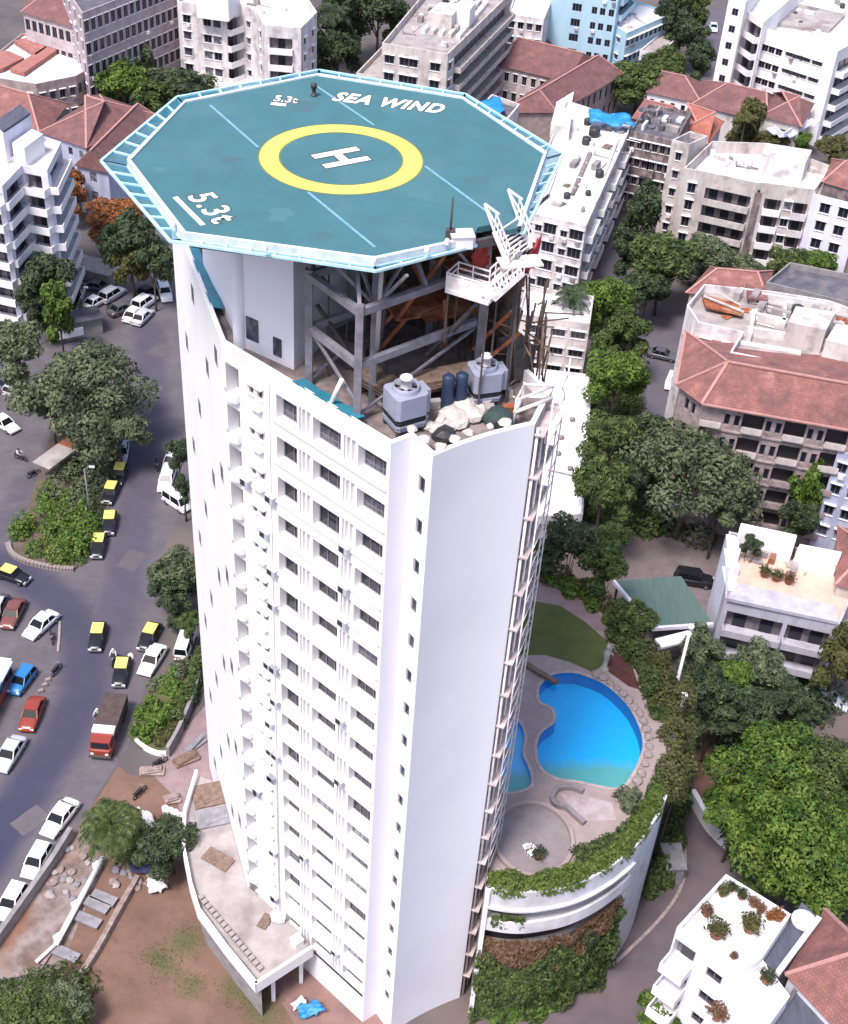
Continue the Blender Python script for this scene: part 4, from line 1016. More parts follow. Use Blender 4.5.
mb.box(T(-.2, -.72, .5), (2.1, .05, .9), atan2(e_.y, e_.x))
part('platform_rail', mb, M['white_steel2'], st)
mb = MB()
for a in ((-1.2, -.6), (1.2, -.6), (-1.2, .6), (1.2, .6)): p = T(*a, 0); mb.beam(V3((p.x, p.y, 57.1 if a[0] > 0 else 60.9)), p, .11, .11)
for p in (sb, sc_): mb.beam(V3((p.x, p.y, 57.1)), p, .12, .12)
part('stair_post', mb, M['steel_dark'], st)
# two flared handrail ends at the top
dd = (sa-sb).normalized(); hz = V3((dd.x, dd.y, 0)).normalized(); nn = V3((-hz.y, hz.x, 0))
for s in (-1, 1):
    mb = MB(); p = sa+nn*s*1.15
    tip = p+hz*.75+V3((0, 0, 1.35)); mb.beam(p, tip, .1, .1); mb.beam(p+V3((0, 0, 1.05))-hz*.2, tip, .1, .1); mb.beam(p+V3((0, 0, .5)), tip, .07, .07)
    part('rail_end', mb, M['white_steel2'], st)
def cloth(label, pts, m, n=8, sag=.25, cat='cloth', name='cloth', group=None):
    """thick crumpled sheet over four corners"""
    a, b_, c, d = [V3(p) for p in pts]; rr = random.Random(len(label)); g = []
    for i in range(n+1):
        for j in range(n+1):
            u, v = i/n, j/n; p = a.lerp(b_, u).lerp(d.lerp(c, u), v)
            g.append(p+V3((rr.uniform(-.1, .1), rr.uniform(-.1, .1), sag*(rr.uniform(-.5, .5)+.5*sin(u*9)*cos(v*7)))))
    mb = MB(); fs = [(i*(n+1)+j, i*(n+1)+j+1, (i+1)*(n+1)+j+1, (i+1)*(n+1)+j) for i in range(n) for j in range(n)]
    mb.add(g, fs, 0, True); mb.add([p-V3((0, 0, .06)) for p in g], [f[::-1] for f in fs], 0, True)
    k = (n+1)**2
    rim = [i*(n+1) for i in range(n+1)]+[n*(n+1)+j for j in range(1, n+1)]+[i*(n+1)+n for i in range(n-1, -1, -1)]+[j for j in range(n-1, 0, -1)]
    o = len(mb.v)-2*k
    for i in range(len(rim)): x, y = rim[i], rim[(i+1) % len(rim)]; mb.f.append([o+x, o+y, o+k+y, o+k+x]); mb.m.append(0)
    return solo(name, mb, m, label, cat, group)
cloth('bright red cloth hanging beside the white steel stair', (at(536, 240, 66.6), at(543, 236, 66.8), at(533, 268, 64.4), at(522, 275, 64.2)), M['tarp_red'], 6, .3)
cloth('dark red cloth hung under the pad left of the white stair', (at(476, 243, 66.6), at(490, 240, 66.6), at(489, 266, 65.0), at(470, 270, 64.8)), mat('red_cloth_dark', (.36, .05, .03), .85, (.2, .02, .02), .8), 6, .3)

# ============================================================ POOL PODIUM
ZD = 16.2
rim = atl([(487, 886), (509, 890), (530, 891), (553, 888), (575, 883), (598, 873), (620, 859), (638, 843), (652, 824), (662, 808), (668, 793)], 17.4)
rim = [p.to_2d().to_3d() for p in rim]
# continue the round podium behind with a smooth outline
back_px = [(676, 755), (674, 715), (662, 678), (640, 650), (618, 622), (598, 600), (566, 580), (535, 572)]
backp = [at(x, y, ZD).to_2d().to_3d() for x, y in back_px]
def smooth(pts, k=4):
    out = []
    for i in range(len(pts)-1):
        a, b, c, d = pts[max(i-1, 0)], pts[i], pts[i+1], pts[min(i+2, len(pts)-1)]
        for q in range(k):
            t = q/k; out.append(.5*((2*b)+(c-a)*t+(2*a-5*b+4*c-d)*t*t+(3*b-a-3*c+d)*t**3))
    return out+[pts[-1]]
rimS = smooth(rim, 4); backS = smooth([rim[-1]]+backp, 3)[1:]
podium = thing('pool_podium', 'round white podium with the swimming pool deck on top beside the tower', 'podium', (12, 75, 0))
inner = [V3((7.2, 64.6, 0)), V3((6.9, 62.0, 0))]
endb = V3((5.5, 96, 0))
def offs(line, d):
    out = []
    for i, p in enumerate(line):
        a, b = line[max(i-1, 0)], line[min(i+1, len(line)-1)]; e = (b-a).normalized(); out.append(p+V3((-e.y, e.x, 0))*d)   # inward: left of travel
    return out
fullS = rimS+backS
def loft(mb, prof, line, m=0):
    for (d0, z0), (d1, z1) in zip(prof[:-1], prof[1:]):
        a, b = offs(line, d0), offs(line, d1)
        for i in range(len(line)-1):
            mb.poly([a[i]+V3((0, 0, z0)), a[i+1]+V3((0, 0, z0)), b[i+1]+V3((0, 0, z1)), b[i]+V3((0, 0, z1))], m)
kf = int(len(rimS)*.70)
front_, right_ = rimS[:kf+1], rimS[kf:]+backS
M['podium_white'] = mat('podium_paint', (.70, .67, .72), .75, (.52, .49, .53), .5, 6, (.3, .6), stretch=(1, 1, .25), col3=(.36, .32, .33), scale3=.4, amt3=.4, c3=(.56, .68))
mb = MB(); loft(mb, [(0, 14.9), (0, 17.2), (.35, 17.2), (.35, ZD)], front_); part('parapet', mb, M['podium_white'], podium)
mb = MB(); loft(mb, [(-.12, 14.95), (-.25, 14.95), (-.25, 15.15), (-.0, 15.15)], front_); part('moulding', mb, M['podium_white'], podium)
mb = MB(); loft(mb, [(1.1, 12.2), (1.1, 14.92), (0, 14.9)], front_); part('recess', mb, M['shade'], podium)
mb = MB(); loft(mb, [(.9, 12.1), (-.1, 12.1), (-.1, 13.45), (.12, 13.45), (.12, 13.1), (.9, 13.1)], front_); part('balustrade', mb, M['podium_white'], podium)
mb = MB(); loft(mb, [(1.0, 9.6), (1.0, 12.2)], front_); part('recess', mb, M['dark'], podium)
mb = MB(); loft(mb, [(.6, 0), (.6, 9.7), (1.05, 9.7)], front_); part('lower_wall', mb, M['grey_conc'], podium)
mb = MB(); loft(mb, [(0, 0), (0, 17.2), (.35, 17.2), (.35, ZD)], rimS[kf:]); loft(mb, [(0, 0), (0, ZD), (.35, ZD)], [rimS[-1]]+backS); part('curved_wall', mb, M['podium_white'], podium)
# junction fin between both
p = rimS[kf]; q = offs(rimS, 1.2)[kf]; e, L = unit2(p, q)
mb = MB(); mb.box((p+q)/2+V3((0, 0, 7.3)), (L, .2, 14.6), atan2(e.y, e.x)); part('wall_end', mb, M['podium_white'], podium)
mb = MB(); mb.beam(rimS[0]+V3((.1, -.1, 0)), rimS[0]+V3((.1, -.1, 17.2)), .35, .35); part('white_post', mb, M['white'], podium)
mb = MB(); a, b_ = rimS[0]+V3((.0, .25, 0)), inner[1]
mb.poly([a, b_, b_+V3((0, 0, ZD)), a+V3((0, 0, ZD))]); mb.poly([b_, inner[0], inner[0]+V3((0, 0, ZD)), b_+V3((0, 0, ZD))]); part('stained_wall', mb, mat('stained_wall', (.20, .12, .10), .95, (.09, .05, .045), 1.0, 7, bump=.3), podium)
# deck with a hole for the pool basin: polygon with bridge cut
pool_px = [(541, 685), (553, 675), (572, 673), (586, 676.5), (603, 683.5), (619, 696.5), (631, 711), (640, 730), (642.5, 744), (640, 756), (633, 772), (621, 787), (602, 786), (579, 781), (558, 778), (544, 770), (538, 758), (538, 741), (544, 731), (555, 722.5), (555, 711), (548, 705), (541, 702), (539, 694)]
small_px = [(500, 722), (511, 719), (520, 724), (524.5, 738), (522, 753), (528, 767), (531, 779), (527, 788), (502, 791), (488, 770)]
def closed_smooth(P, k=3):
    n = len(P); out = []
    for i in range(n):
        a, b, c, d = P[i-1], P[i], P[(i+1) % n], P[(i+2) % n]
        for q in range(k):
            t = q/k; out.append(.5*((2*b)+(c-a)*t+(2*a-5*b+4*c-d)*t*t+(3*b-a-3*c+d)*t**3))
    return out
poolP = closed_smooth([p.to_2d().to_3d() for p in atl(pool_px, ZD)]); smallP = closed_smooth([p.to_2d().to_3d() for p in atl(small_px, ZD)])
deckpoly = [rimS[0]+V3((.2, .3, 0))]+offs(rimS+backS, .3)[1:]+[endb, V3((5.2, 74, 0)), LL+V3((.1, .1, 0)), inner[1]]
def tri_fill(outer, holes, z):
    """triangulated flat sheet with holes"""
    from mathutils.geometry import tessellate_polygon
    loops = [[V3((p.x, p.y, 0)) for p in outer]]+[[V3((p.x, p.y, 0)) for p in h] for h in holes]
    flat = [p for l in loops for p in l]; mb = MB()
    tr = tessellate_polygon(loops)
    mb.v = [V3((p.x, p.y, z)) for p in flat]
    for t in tr:
        a, b, c = [mb.v[i] for i in t]; t = list(t)
        if (b-a).cross(c-a).z < 0: t = t[::-1]
        mb.f.append(t); mb.m.append(0)
    return mb
part('deck', tri_fill(deckpoly, [poolP, smallP], ZD), M['decktile'], podium)
pool = thing('swimming_pool', 'large blue curved swimming pool sunk in the podium deck', 'swimming pool', tuple(sum(poolP, V3())/len(poolP)+V3((0, 0, ZD))))
small = thing('paddling_pool', 'small pale blue paddling pool at the foot of the tower', 'swimming pool', tuple(sum(smallP, V3())/len(smallP)+V3((0, 0, ZD))))
def pool_floor(name, floor_blue, floor_green, root, a, b_, w):
    """floor colour that changes from blue to green across the line a-b over a width w (in the pool's own coordinates)"""
    m, N, L, P = new_mat(name); P.inputs['Roughness'].default_value = .4
    e, _ = unit2(a, b_); nn = V3((-e.y, e.x, 0)); off = (a-root.location).dot(nn)
    tc = N.new('ShaderNodeTexCoord'); dt = N.new('ShaderNodeVectorMath'); dt.operation = 'DOT_PRODUCT'; dt.inputs[1].default_value = nn
    L.new(tc.outputs['Object'], dt.inputs[0])
    nz = N.new('ShaderNodeTexNoise'); nz.inputs['Scale'].default_value = .35; nz.inputs['Detail'].default_value = 3; L.new(tc.outputs['Object'], nz.inputs['Vector'])
    ma = N.new('ShaderNodeMath'); ma.operation = 'MULTIPLY_ADD'; ma.inputs[1].default_value = 2.2; L.new(nz.outputs['Fac'], ma.inputs[0]); L.new(dt.outputs['Value'], ma.inputs[2])
    mr = N.new('ShaderNodeMapRange'); mr.inputs['From Min'].default_value = off-w+1.1; mr.inputs['From Max'].default_value = off+w+1.1; L.new(ma.outputs[0], mr.inputs['Value'])
    br = N.new('ShaderNodeTexBrick'); br.offset = 0; br.inputs['Scale'].default_value = 1; br.inputs['Brick Width'].default_value = .3; br.inputs['Row Height'].default_value = .3; br.inputs['Mortar Size'].default_value = .02; br.inputs['Color1'].default_value = (1, 1, 1, 1); br.inputs['Color2'].default_value = (.9, .93, .95, 1); br.inputs['Mortar'].default_value = (.8, .85, .9, 1)
    L.new(tc.outputs['Object'], br.inputs['Vector'])
    mx = N.new('ShaderNodeMix'); mx.data_type = 'RGBA'; mx.inputs['A'].default_value = (*floor_green, 1); mx.inputs['B'].default_value = (*floor_blue, 1); L.new(mr.outputs[0], mx.inputs['Factor'])
    mu = N.new('ShaderNodeMix'); mu.data_type = 'RGBA'; mu.blend_type = 'MULTIPLY'; mu.inputs['Factor'].default_value = 1; L.new(mx.outputs['Result'], mu.inputs['A']); L.new(br.outputs['Color'], mu.inputs['B']); L.new(mu.outputs['Result'], P.inputs['Base Color'])
    return m
def basin(root, P, depth, mw, mf, water_z=.12):
    mb = MB(); n_ = len(P)
    for i in range(n_):
        a, b = P[i], P[(i+1) % n_]; mb.poly([a+V3((0, 0, ZD)), b+V3((0, 0, ZD)), b+V3((0, 0, ZD-depth)), a+V3((0, 0, ZD-depth))])
    part('basin_wall', mb, mw, root)
    mb = tri_fill(P, [], ZD-depth); part('basin_floor', mb, mf, root)
    mb = tri_fill(P, [], ZD-water_z); w = part('water', mb, M['water'], root)
    cop = MB()
    Q = inset(P, -.28)
    for i in range(n_):
        j = (i+1) % n_; cop.poly([P[i]+V3((0, 0, ZD+.05)), P[j]+V3((0, 0, ZD+.05)), Q[j]+V3((0, 0, ZD+.05)), Q[i]+V3((0, 0, ZD+.05))])
        cop.poly([Q[i]+V3((0, 0, ZD+.05)), Q[j]+V3((0, 0, ZD+.05)), Q[j]+V3((0, 0, ZD)), Q[i]+V3((0, 0, ZD))])
        cop.poly([P[i]+V3((0, 0, ZD+.05)), P[j]+V3((0, 0, ZD+.05)), P[j]+V3((0, 0, ZD-.02)), P[i]+V3((0, 0, ZD-.02))])
    part('coping', cop, mat('coping_stone', (.42, .34, .34), .85, (.32, .25, .25), 2), root)
basin(pool, poolP, 1.35, M['pool_dark'], pool_floor('pool_tiles', (.008, .50, .92), (.15, .42, .38), pool, at(540, 764, ZD-1.2).to_2d().to_3d(), at(640, 765, ZD-1.2).to_2d().to_3d(), .75)); basin(small, smallP, .5, M['pool_blue'], pool_floor('paddling_tiles', (.18, .50, .82), (.16, .42, .38), small, at(500, 768, ZD).to_2d().to_3d(), at(530, 767, ZD).to_2d().to_3d(), .5))
# lawn and paths on the deck
mb = MB(); mb.poly([p+V3((0, 0, .03)) for p in atl([(505, 605), (528, 600), (560, 606), (585, 622), (608, 642), (607, 664), (592, 672), (570, 662), (545, 655), (505, 656)], ZD)]); struct('lawn', mb, M['lawn'])
mb = MB(); mb.poly([p+V3((0, 0, .02)) for p in atl([(520, 582), (545, 582), (575, 596), (603, 618), (606, 632), (590, 630), (570, 612), (540, 600), (515, 600)], ZD)]); struct('garden_path', mb, M['paving'])
mb = MB(); mb.poly([p+V3((0, 0, .02)) for p in atl([(612, 650), (630, 660), (640, 690), (628, 686), (606, 670)], ZD)]); struct('flower_bed', mb, mat('bed_soil', (.10, .03, .03), .95, (.06, .02, .02), 1.5))
# round sitting area with a low ring wall
rc = at(533, 840, ZD).to_2d().to_3d()
def ellring(c, rx, ry, w, z0, z1, a0=0, a1=2*pi, k=40):
    mb = MB()
    for q in range(k):
        t0, t1 = a0+(a1-a0)*q/k, a0+(a1-a0)*(q+1)/k
        g = lambda t, s_: c+V3(((rx+s_)*cos(t), (ry+s_)*sin(t), 0))
        a, b, c2, d = g(t0, 0), g(t1, 0), g(t1, w), g(t0, w); Z0_, Z1_ = V3((0, 0, z0)), V3((0, 0, z1))
        mb.poly([a+Z1_, b+Z1_, c2+Z1_, d+Z1_]); mb.poly([d+Z0_, c2+Z0_, c2+Z1_, d+Z1_]); mb.poly([b+Z0_, a+Z0_, a+Z1_, b+Z1_])
    return mb
mb = MB(); mb.poly([rc+V3((2.9*cos(t*pi/18), 3.3*sin(t*pi/18), ZD+.02)) for t in range(36)]); struct('sunken_patio', mb, M['decktile_dark'])
solo('ring_wall', ellring(rc, 2.9, 3.3, .3, ZD, ZD+.35), M['decktile'], 'low pale ring wall round the patio at the near end of the pool deck', 'low wall')
pts = smooth([p.to_2d().to_3d() for p in atl([(583, 793), (572, 789), (558, 790), (552, 799), (556, 806), (566, 809), (574, 816), (584, 825)], ZD)], 4)
mb = MB()
for a, b_ in zip(pts[:-1], pts[1:]): mb.beam(a+V3((0, 0, ZD+.22)), b_+V3((0, 0, ZD+.22)), .4, .44)
solo('serpentine_wall', mb, M['decktile_dark'], 'low curved grey wall winding over the deck below the big pool', 'low wall')
mb = MB(); mb.poly([p+V3((0, 0, .025)) for p in atl([(560, 794), (583, 795), (612, 803), (616, 820), (590, 822), (572, 810)], ZD)]); struct('pale_patio', mb, mat('pale_patio', (.40, .33, .34), .9, (.3, .24, .25), 1.2))
# stone edging blocks round the far rim of the pool
gr = random.Random(2)
stones = [at(x, y, ZD) for x, y in ((596, 676), (603, 679), (610, 684), (617, 689), (623, 695), (629, 701), (634, 708), (639, 714), (643, 722), (646, 730), (648, 738), (649, 747), (648, 756), (645, 765), (641, 774), (637, 782), (632, 790))]
for i, p in enumerate(stones):
    mb = MB(); sack(mb, p, .34+.12*gr.random()); solo('stone', mb, M['kerb'], 'rough pale boulder in the row edging the far rim of the pool', 'stone', group='stones round the pool')
# wooden spout beam over the pool corner
mb = MB(); mb.beam(at(526, 664, ZD+.3), at(557, 683, ZD+.3), .45, .3); mb.beam(at(527, 666, ZD), at(527, 665, ZD+.3), .3, .3)
solo('spout_beam', mb, M['wood'], 'dark wooden beam reaching over the top left corner of the pool', 'beam')
# pale statue on the far edge of the deck
mb = MB(); p = at(604, 670, ZD); mb.lathe(p, [(.4, 0), (.4, .25), (.22, .3), (.2, 1.3), (.3, 1.9), (.34, 2.3), (.16, 2.65), (.22, 2.8), (.2, 3.0), (.05, 3.12)], 10); mb.tube([p+V3((.2, 0, 2.3)), p+V3((.55, 0, 1.9)), p+V3((.4, .1, 1.5))], .08, 6)
solo('statue', mb, M['terr'], 'slim pale stone statue standing between the lawn and the pool', 'statue')
# white chairs and pot plant on the patio
def pot_plant(c, s, label, cat='potted plant', m='leaf_dark', group=None, name='potted_plant'):
    t = thing(name, label, cat, c, group=group)
    mb = MB(); mb.lathe((0, 0, 0), [(.22*s, 0), (.32*s, .42*s), (.35*s, .42*s), (.3*s, .4*s)], 12); link('pot', mb.mesh('pot', M['terracotta']), t)
    mb = MB(); r_ = random.Random(int(c[0]*91))
    for _ in range(240):
        d = V3((r_.gauss(0, 1), r_.gauss(0, 1), abs(r_.gauss(0, 1)))).normalized()*s*r_.uniform(.2, .55); a = V3((r_.uniform(-1, 1), r_.uniform(-1, 1), r_.uniform(-.4, .8)))*.11*s; b = V3((r_.uniform(-1, 1), r_.uniform(-1, 1), r_.uniform(-.4, .4)))*.06*s
        o = d+V3((0, 0, .45*s)); mb.poly([o-a, o+b, o+a, o-b])
    link('foliage', mb.mesh('foliage', M[m]), t)
    return t
pot_plant(tuple(at(538, 858, ZD)), 1.3, 'bushy dark pot plant in the middle of the round patio')
def chair(c, rz, label):
    t = thing('patio_chair', label, 'chair', c, rz, 'white chairs on the patio')
    mb = MB(); mb.box((0, 0, .43), (.5, .5, .06)); link('seat', mb.mesh('seat', M['white']), t)
    mb = MB(); mb.box((0, -.24, .75), (.5, .05, .55)); link('backrest', mb.mesh('backrest', M['white']), t)
    for x in (-.2, .2):
        for y in (-.2, .2): mb = MB(); mb.box((x, y, .2), (.05, .05, .4)); link('leg', mb.mesh('leg', M['white']), t)
chair(tuple(at(526, 850, ZD)), .5, 'white patio chair left of the bushy pot plant, farther of the two')
chair(tuple(at(531, 856, ZD)), 2.2, 'white patio chair left of the bushy pot plant, nearer of the two')

# ============================================================ ENTRANCE PORCH (left foot of the tower)
ZT = 4.6
po = [p.to_2d().to_3d() for p in atl([(196, 775), (184, 815), (183, 852), (190, 888), (198, 914), (226, 952), (256, 989), (313, 952)], ZT)]
tw_in = [P1+F*uf(4.5), P1+V3((.1, 0, 0)), P1.lerp(P2, .75)]
porch_poly = po+[P1+F*uf(6.6)+nF*.02, P1+nF*.03, P2.lerp(P1, .35)+nS*.03]
porch = thing('entrance_porch', 'curved grey concrete porch roof wrapped round the left foot of the tower', 'porch', (porch_poly[3].x, porch_poly[3].y, 0))
mb = MB(); mb.prism(porch_poly if area2(porch_poly) > 0 else porch_poly[::-1], ZT-.45, ZT); part('roof_slab', mb, M['terr'], porch)
mb = MB(); mi = MB()
for a, b_ in zip(po[:-1], po[1:]):
    e, L = unit2(a, b_); nn = V3((-e.y, e.x, 0)); c = sum(porch_poly, V3())/len(porch_poly)
    if (c-a).dot(nn) < 0: nn = -nn
    Z = lambda z: V3((0, 0, z))
    for (d0, d1, z0, z1) in ((-.05, .22, ZT-.55, ZT+.75),):
        P_ = [a+nn*d0, b_+nn*d0, b_+nn*d1, a+nn*d1]
        mb.poly([p+Z(z1) for p in P_]); mb.poly([P_[0]+Z(z0), P_[1]+Z(z0), P_[1]+Z(z1), P_[0]+Z(z1)]); mb.poly([P_[3]+Z(ZT), P_[2]+Z(ZT), P_[2]+Z(z1), P_[3]+Z(z1)])
part('parapet', mb, M['white'], porch)
# low wall under the parapet on the garden side, open at the drive end
mb = MB()
for a, b_ in list(zip(po[:-1], po[1:]))[:-1]:
    e, L = unit2(a, b_); nn = V3((-e.y, e.x, 0)); c = sum(porch_poly, V3())/len(porch_poly)
    if (c-a).dot(nn) < 0: nn = -nn
    mb.poly([a+nn*.5, b_+nn*.5, b_+nn*.5+V3((0, 0, ZT-.45)), a+nn*.5+V3((0, 0, ZT-.45))])
part('garden_wall', mb, M['grey_conc'], porch)
a, b_ = po[6], po[7]
for t in (.3, .8): mb = MB(); p = a.lerp(b_, t)+(tw_in[1]-a).normalized()*.8; mb.beam(p, p+V3((0, 0, ZT-.45)), .3, .3); part('column', mb, M['white'], porch)
# little square planters along the inner side of the parapet
pk = at(199, 897, ZT), at(262, 972, ZT); pots = 16
for k in range(pots):
    p = pk[0].lerp(pk[1], (k+.5)/pots); mb = MB(); mb.box(p+V3((0, 0, .18)), (.42, .42, .36), .85); mb.box(p+V3((0, 0, .37)), (.34, .34, .04), .85)
    solo('planter', mb, M['terr'], 'small square cement block in the row behind the porch parapet', 'planter', group='cement blocks on the porch roof')
for i, (x, y, l, w, rz, m, lab) in enumerate(((212, 795, 3.4, 2.6, .35, 'wood', 'beige board sheet lying at the upper end of the porch roof'), (213, 818, 3.0, 2.0, .35, 'slab', 'grey framed panel lying below the beige board on the porch'), (218, 860, 2.6, 1.4, -.5, 'wood', 'brown plank pile in the middle of the porch roof'), (265, 922, 1.4, .8, 1.2, 'wood', 'small brown crate lid near the drive end of the porch roof'))):
    mb = MB(); mb.box(at(x, y, ZT)+V3((0, 0, .12)), (l, w, .1), rz); mb.box(at(x, y, ZT)+V3((0, 0, .04)), (l*.8, .15, .07), rz); mb.box(at(x, y, ZT)+V3((.2, .1, .2)), (l*.7, w*.6, .06), rz+.2)
    solo('board', mb, M[m], lab, 'board')
mb = MB(); sack(mb, at(278, 918, ZT), .7); solo('white_bag', mb, M['tarp_white'], 'white bag lying against the tower on the porch roof', 'bag')
mb = MB(); mb.box(at(297, 944, ZT)+V3((0, 0, .35)), (.8, .8, .7), .7); mb.box(at(297, 944, ZT)+V3((0, 0, .73)), (.86, .86, .06), .7); solo('metal_box', mb, M['white'], 'white box standing at the drive corner of the porch roof', 'box')
cloth('bright blue tarpaulin over a heap in the paved yard at the tower foot', [at(295, 1006, .5), at(318, 1000, 1.3), at(326, 1010, .9), at(302, 1019, .4)], M['tarp_blue'], 7, .4, 'tarpaulin', 'tarpaulin')
cloth('crumpled white sheet beside the blue tarpaulin in the yard', [at(290, 1003, .5), at(303, 996, .9), at(308, 1003, .6), at(294, 1010, .3)], M['tarp_white'], 6, .3, 'sheet', 'sheet')

# ============================================================ SURROUNDING BUILDINGS
def tank(px, zbase, r_, h, m, label, group='water tanks on the roofs'):
    c = at(*px, zbase); t = thing('water_tank', label, 'water tank', tuple(c), group=group)
    mb = MB(); mb.lathe((0, 0, 0), [(r_, 0), (r_*1.02, h*.3), (r_, h*.6), (r_, h*.9), (r_*.6, h)], 14); link('body', mb.mesh('body', M[m]), t)
    mb = MB(); mb.lathe((0, 0, h), [(r_*.35, 0), (r_*.35, .12), (.01, .16)], 12); link('lid', mb.mesh('lid', M[m]), t)
def bits(root, pxs, z, seed, m='grimy_white'):
    """fixed roof ledges and small plinths"""
    r_ = random.Random(seed)
    for x, y in pxs:
        mb = MB(); h = r_.uniform(.3, 1.0); mb.box(at(x, y, z)+V3((0, 0, h/2)), (r_.uniform(.6, 2.6), r_.uniform(.5, 1.2), h), r_.uniform(0, 3))
        part('roof_plinth', mb, M[m], root)
# --- left foreground: white block with saw-tooth balconies
r4, P, s = bldg('apartment_block', 'white apartment block with saw-tooth balcony bands at the left edge of the photo', 'apartment block',
    [(-46, 176), (2, 186), (22, 165), (47, 170), (61, 142), (20, 128), (-40, 130)], 22.5, M['lavender'], M['white_roof'],
    [('b', 0, 0, 1, 1.1, {'h': .9}), ('b', 1, .02, .98, .5), ('b', 2, 0, 1, 1.3, {'h': .9}), ('b', 3, .0, 1, 1.2, {'h': .9})], fh=2.75, par=.6)
roof_box(r4, [(12, 143), (24, 148), (43, 134), (32, 129)], 21.9, 24.6, M['white'], 'stair_room')
mb = MB(); q = atl([(-6, 122), (3, 131), (30, 113), (20, 104)], 26.5); mb.prism([p for p in q], 26.3, 26.5); mb2 = MB()
part('canopy_roof', mb, M['slate'], r4)
roof_box(r4, [(-14, 128), (3, 134), (31, 115), (14, 108)], 21.9, 26.1, M['lavender'], 'stair_room')
# --- tile roofed house behind it
h3 = house('tiled_house', 'grey house with a broad weathered red hip roof left of the pad', [(42, 132), (86, 147), (158, 116), (100, 96)], 9, 13, M['bluegrey'], 'tile_old', (.9, .9), [('w', 0, 4, .9, 1.3), ('w', 1, 5, .9, 1.3)])
h3b = house('tiled_house', 'lower tiled wing with one white framed window left of the pad', [(77, 165), (108, 172), (160, 120), (128, 112)], 8, 11, M['bluegrey'], 'tile_old', (.1, .8), [('w', 0, 1, 1.2, 1.6, {'style': 'cur'})], axis=1)
h3c = house('tiled_house', 'house with a salmon pink tile roof behind the saw-tooth apartment block', [(-30, 112), (40, 138), (66, 104), (-6, 88)], 8, 11.5, M['tan'], 'tile', (.4, .9))
mb = MB(); q = atl([(57, 170), (82, 178), (86, 200), (62, 204)], 4.0)
for i in range(5):
    a, b, c, d = [q[0].lerp(q[3], i/5), q[1].lerp(q[2], i/5), q[1].lerp(q[2], (i+1.1)/5), q[0].lerp(q[3], (i+1.1)/5)]
    mb.add([a+V3((0, 0, .1*(i % 2))), b+V3((0, 0, .15)), c+V3((0, 0, .05)), d], [(0, 1, 2, 3)]); 
    mb.add([p-V3((0, 0, .12)) for p in (a, b, c, d)], [(3, 2, 1, 0)])
for p in q: mb.beam(V3((p.x, p.y, 0)), V3((p.x, p.y, 4)), .15, .15)
solo('tin_shed', mb, M['rust'], 'small shed with patched orange rusty tin roof beside the saw-tooth block', 'shed')
w_ = MB(); a, b_ = at(70, 272, 0), at(118, 284, 0); e, L = unit2(a, b_); w_.box((a+b_)/2+V3((0, 0, 2.2)), (L, 4.0, .25), atan2(e.y, e.x)); w_.box((a+b_)/2+V3((0, 0, 1.0)), (L-.6, 3.4, 2.2), atan2(e.y, e.x))
solo('parking_shed', w_, M['grey_conc'], 'long low grey parking shed between the trees at left', 'shed')
w_ = MB(); a, b_ = at(62, 336, 0), at(102, 328, 0); e, L = unit2(a, b_); w_.box((a+b_)/2+V3((0, 0, 2.6)), (L, 3.6, .2), atan2(e.y, e.x)); w_.box((a+b_)/2+V3((0, 0, 1.25)), (L-.5, 3.0, 2.5), atan2(e.y, e.x), m=1); w_.box(a+V3((1.6, -1.8, 1.6)), (4, .2, 1.2), atan2(e.y, e.x), m=2)
solo('kiosk', w_, [M['dark_roof'], M['grey_conc'], M['white']], 'dark roofed roadside kiosk with a white board beside the big tree', 'kiosk')
# --- long colonial block top left
bldg('colonial_block', 'tall pale mauve block with rows of tall windows at the top left', 'office block', [(82, 13), (182, -26), (150, -70), (60, -20)], 20, M['tan'] if 0 else mat('mauve_wall', (.44, .36, .40), .9, (.30, .24, .27), .7, 6, (.3, .6), stretch=(1, 1, .3), bump=.2), M['dark_roof'],
    [('w', 0, 16, 1.1, 2.1, {'hood': .2, 'style': 'dark'}), ('w', 3, 4, 1.1, 2.1, {'hood': .2})], fh=3.9, par=.6)
house('colonial_wing', 'pale wing with arched windows under a dusky red roof at the top left', [(23, 12), (84, 30), (104, -6), (42, -20)], 14, 18, mat('wing_wall', (.55, .48, .50), .9, (.38, .32, .34), .8, 6), 'tile_old', (.8, .8), [('w', 0, 9, 1.1, 2.0, {'hood': 0, 'style': 'dark'})], fh=4)
rb, P, s = bldg('courtyard_house', 'low house with red tiled roof panels and white parapets at the left', 'house', [(-30, 74), (36, 84), (76, 76), (126, 47), (66, 37), (22, 33)], 8.5, M['tan'], M['white_roof'],
    [('w', 2, 9, 1.0, 1.8, {'style': 'dark', 'hood': 0}), ('w', 1, 4, 1.0, 1.6), ('w', 0, 5, 1.0, 1.6)], fh=3.8, par=.5)
for i, px in enumerate(([(14, 40), (30, 36), (52, 43), (36, 54)], [(-20, 52), (8, 50), (24, 57), (2, 68), (-20, 72)], [(10, 68), (24, 72), (70, 40), (58, 38)])):
    q = atl(px, 8.9); mb = MB(); c = sum(q, V3())/len(q); 
    mb.prism(q if area2(q) > 0 else q[::-1], 8.1, 8.8)
    part('tile_panel', mb, mat('tile_panel', (.36, .15, .13), .85, (.25, .10, .09), 1.2, 8, (.35, .62)), rb)
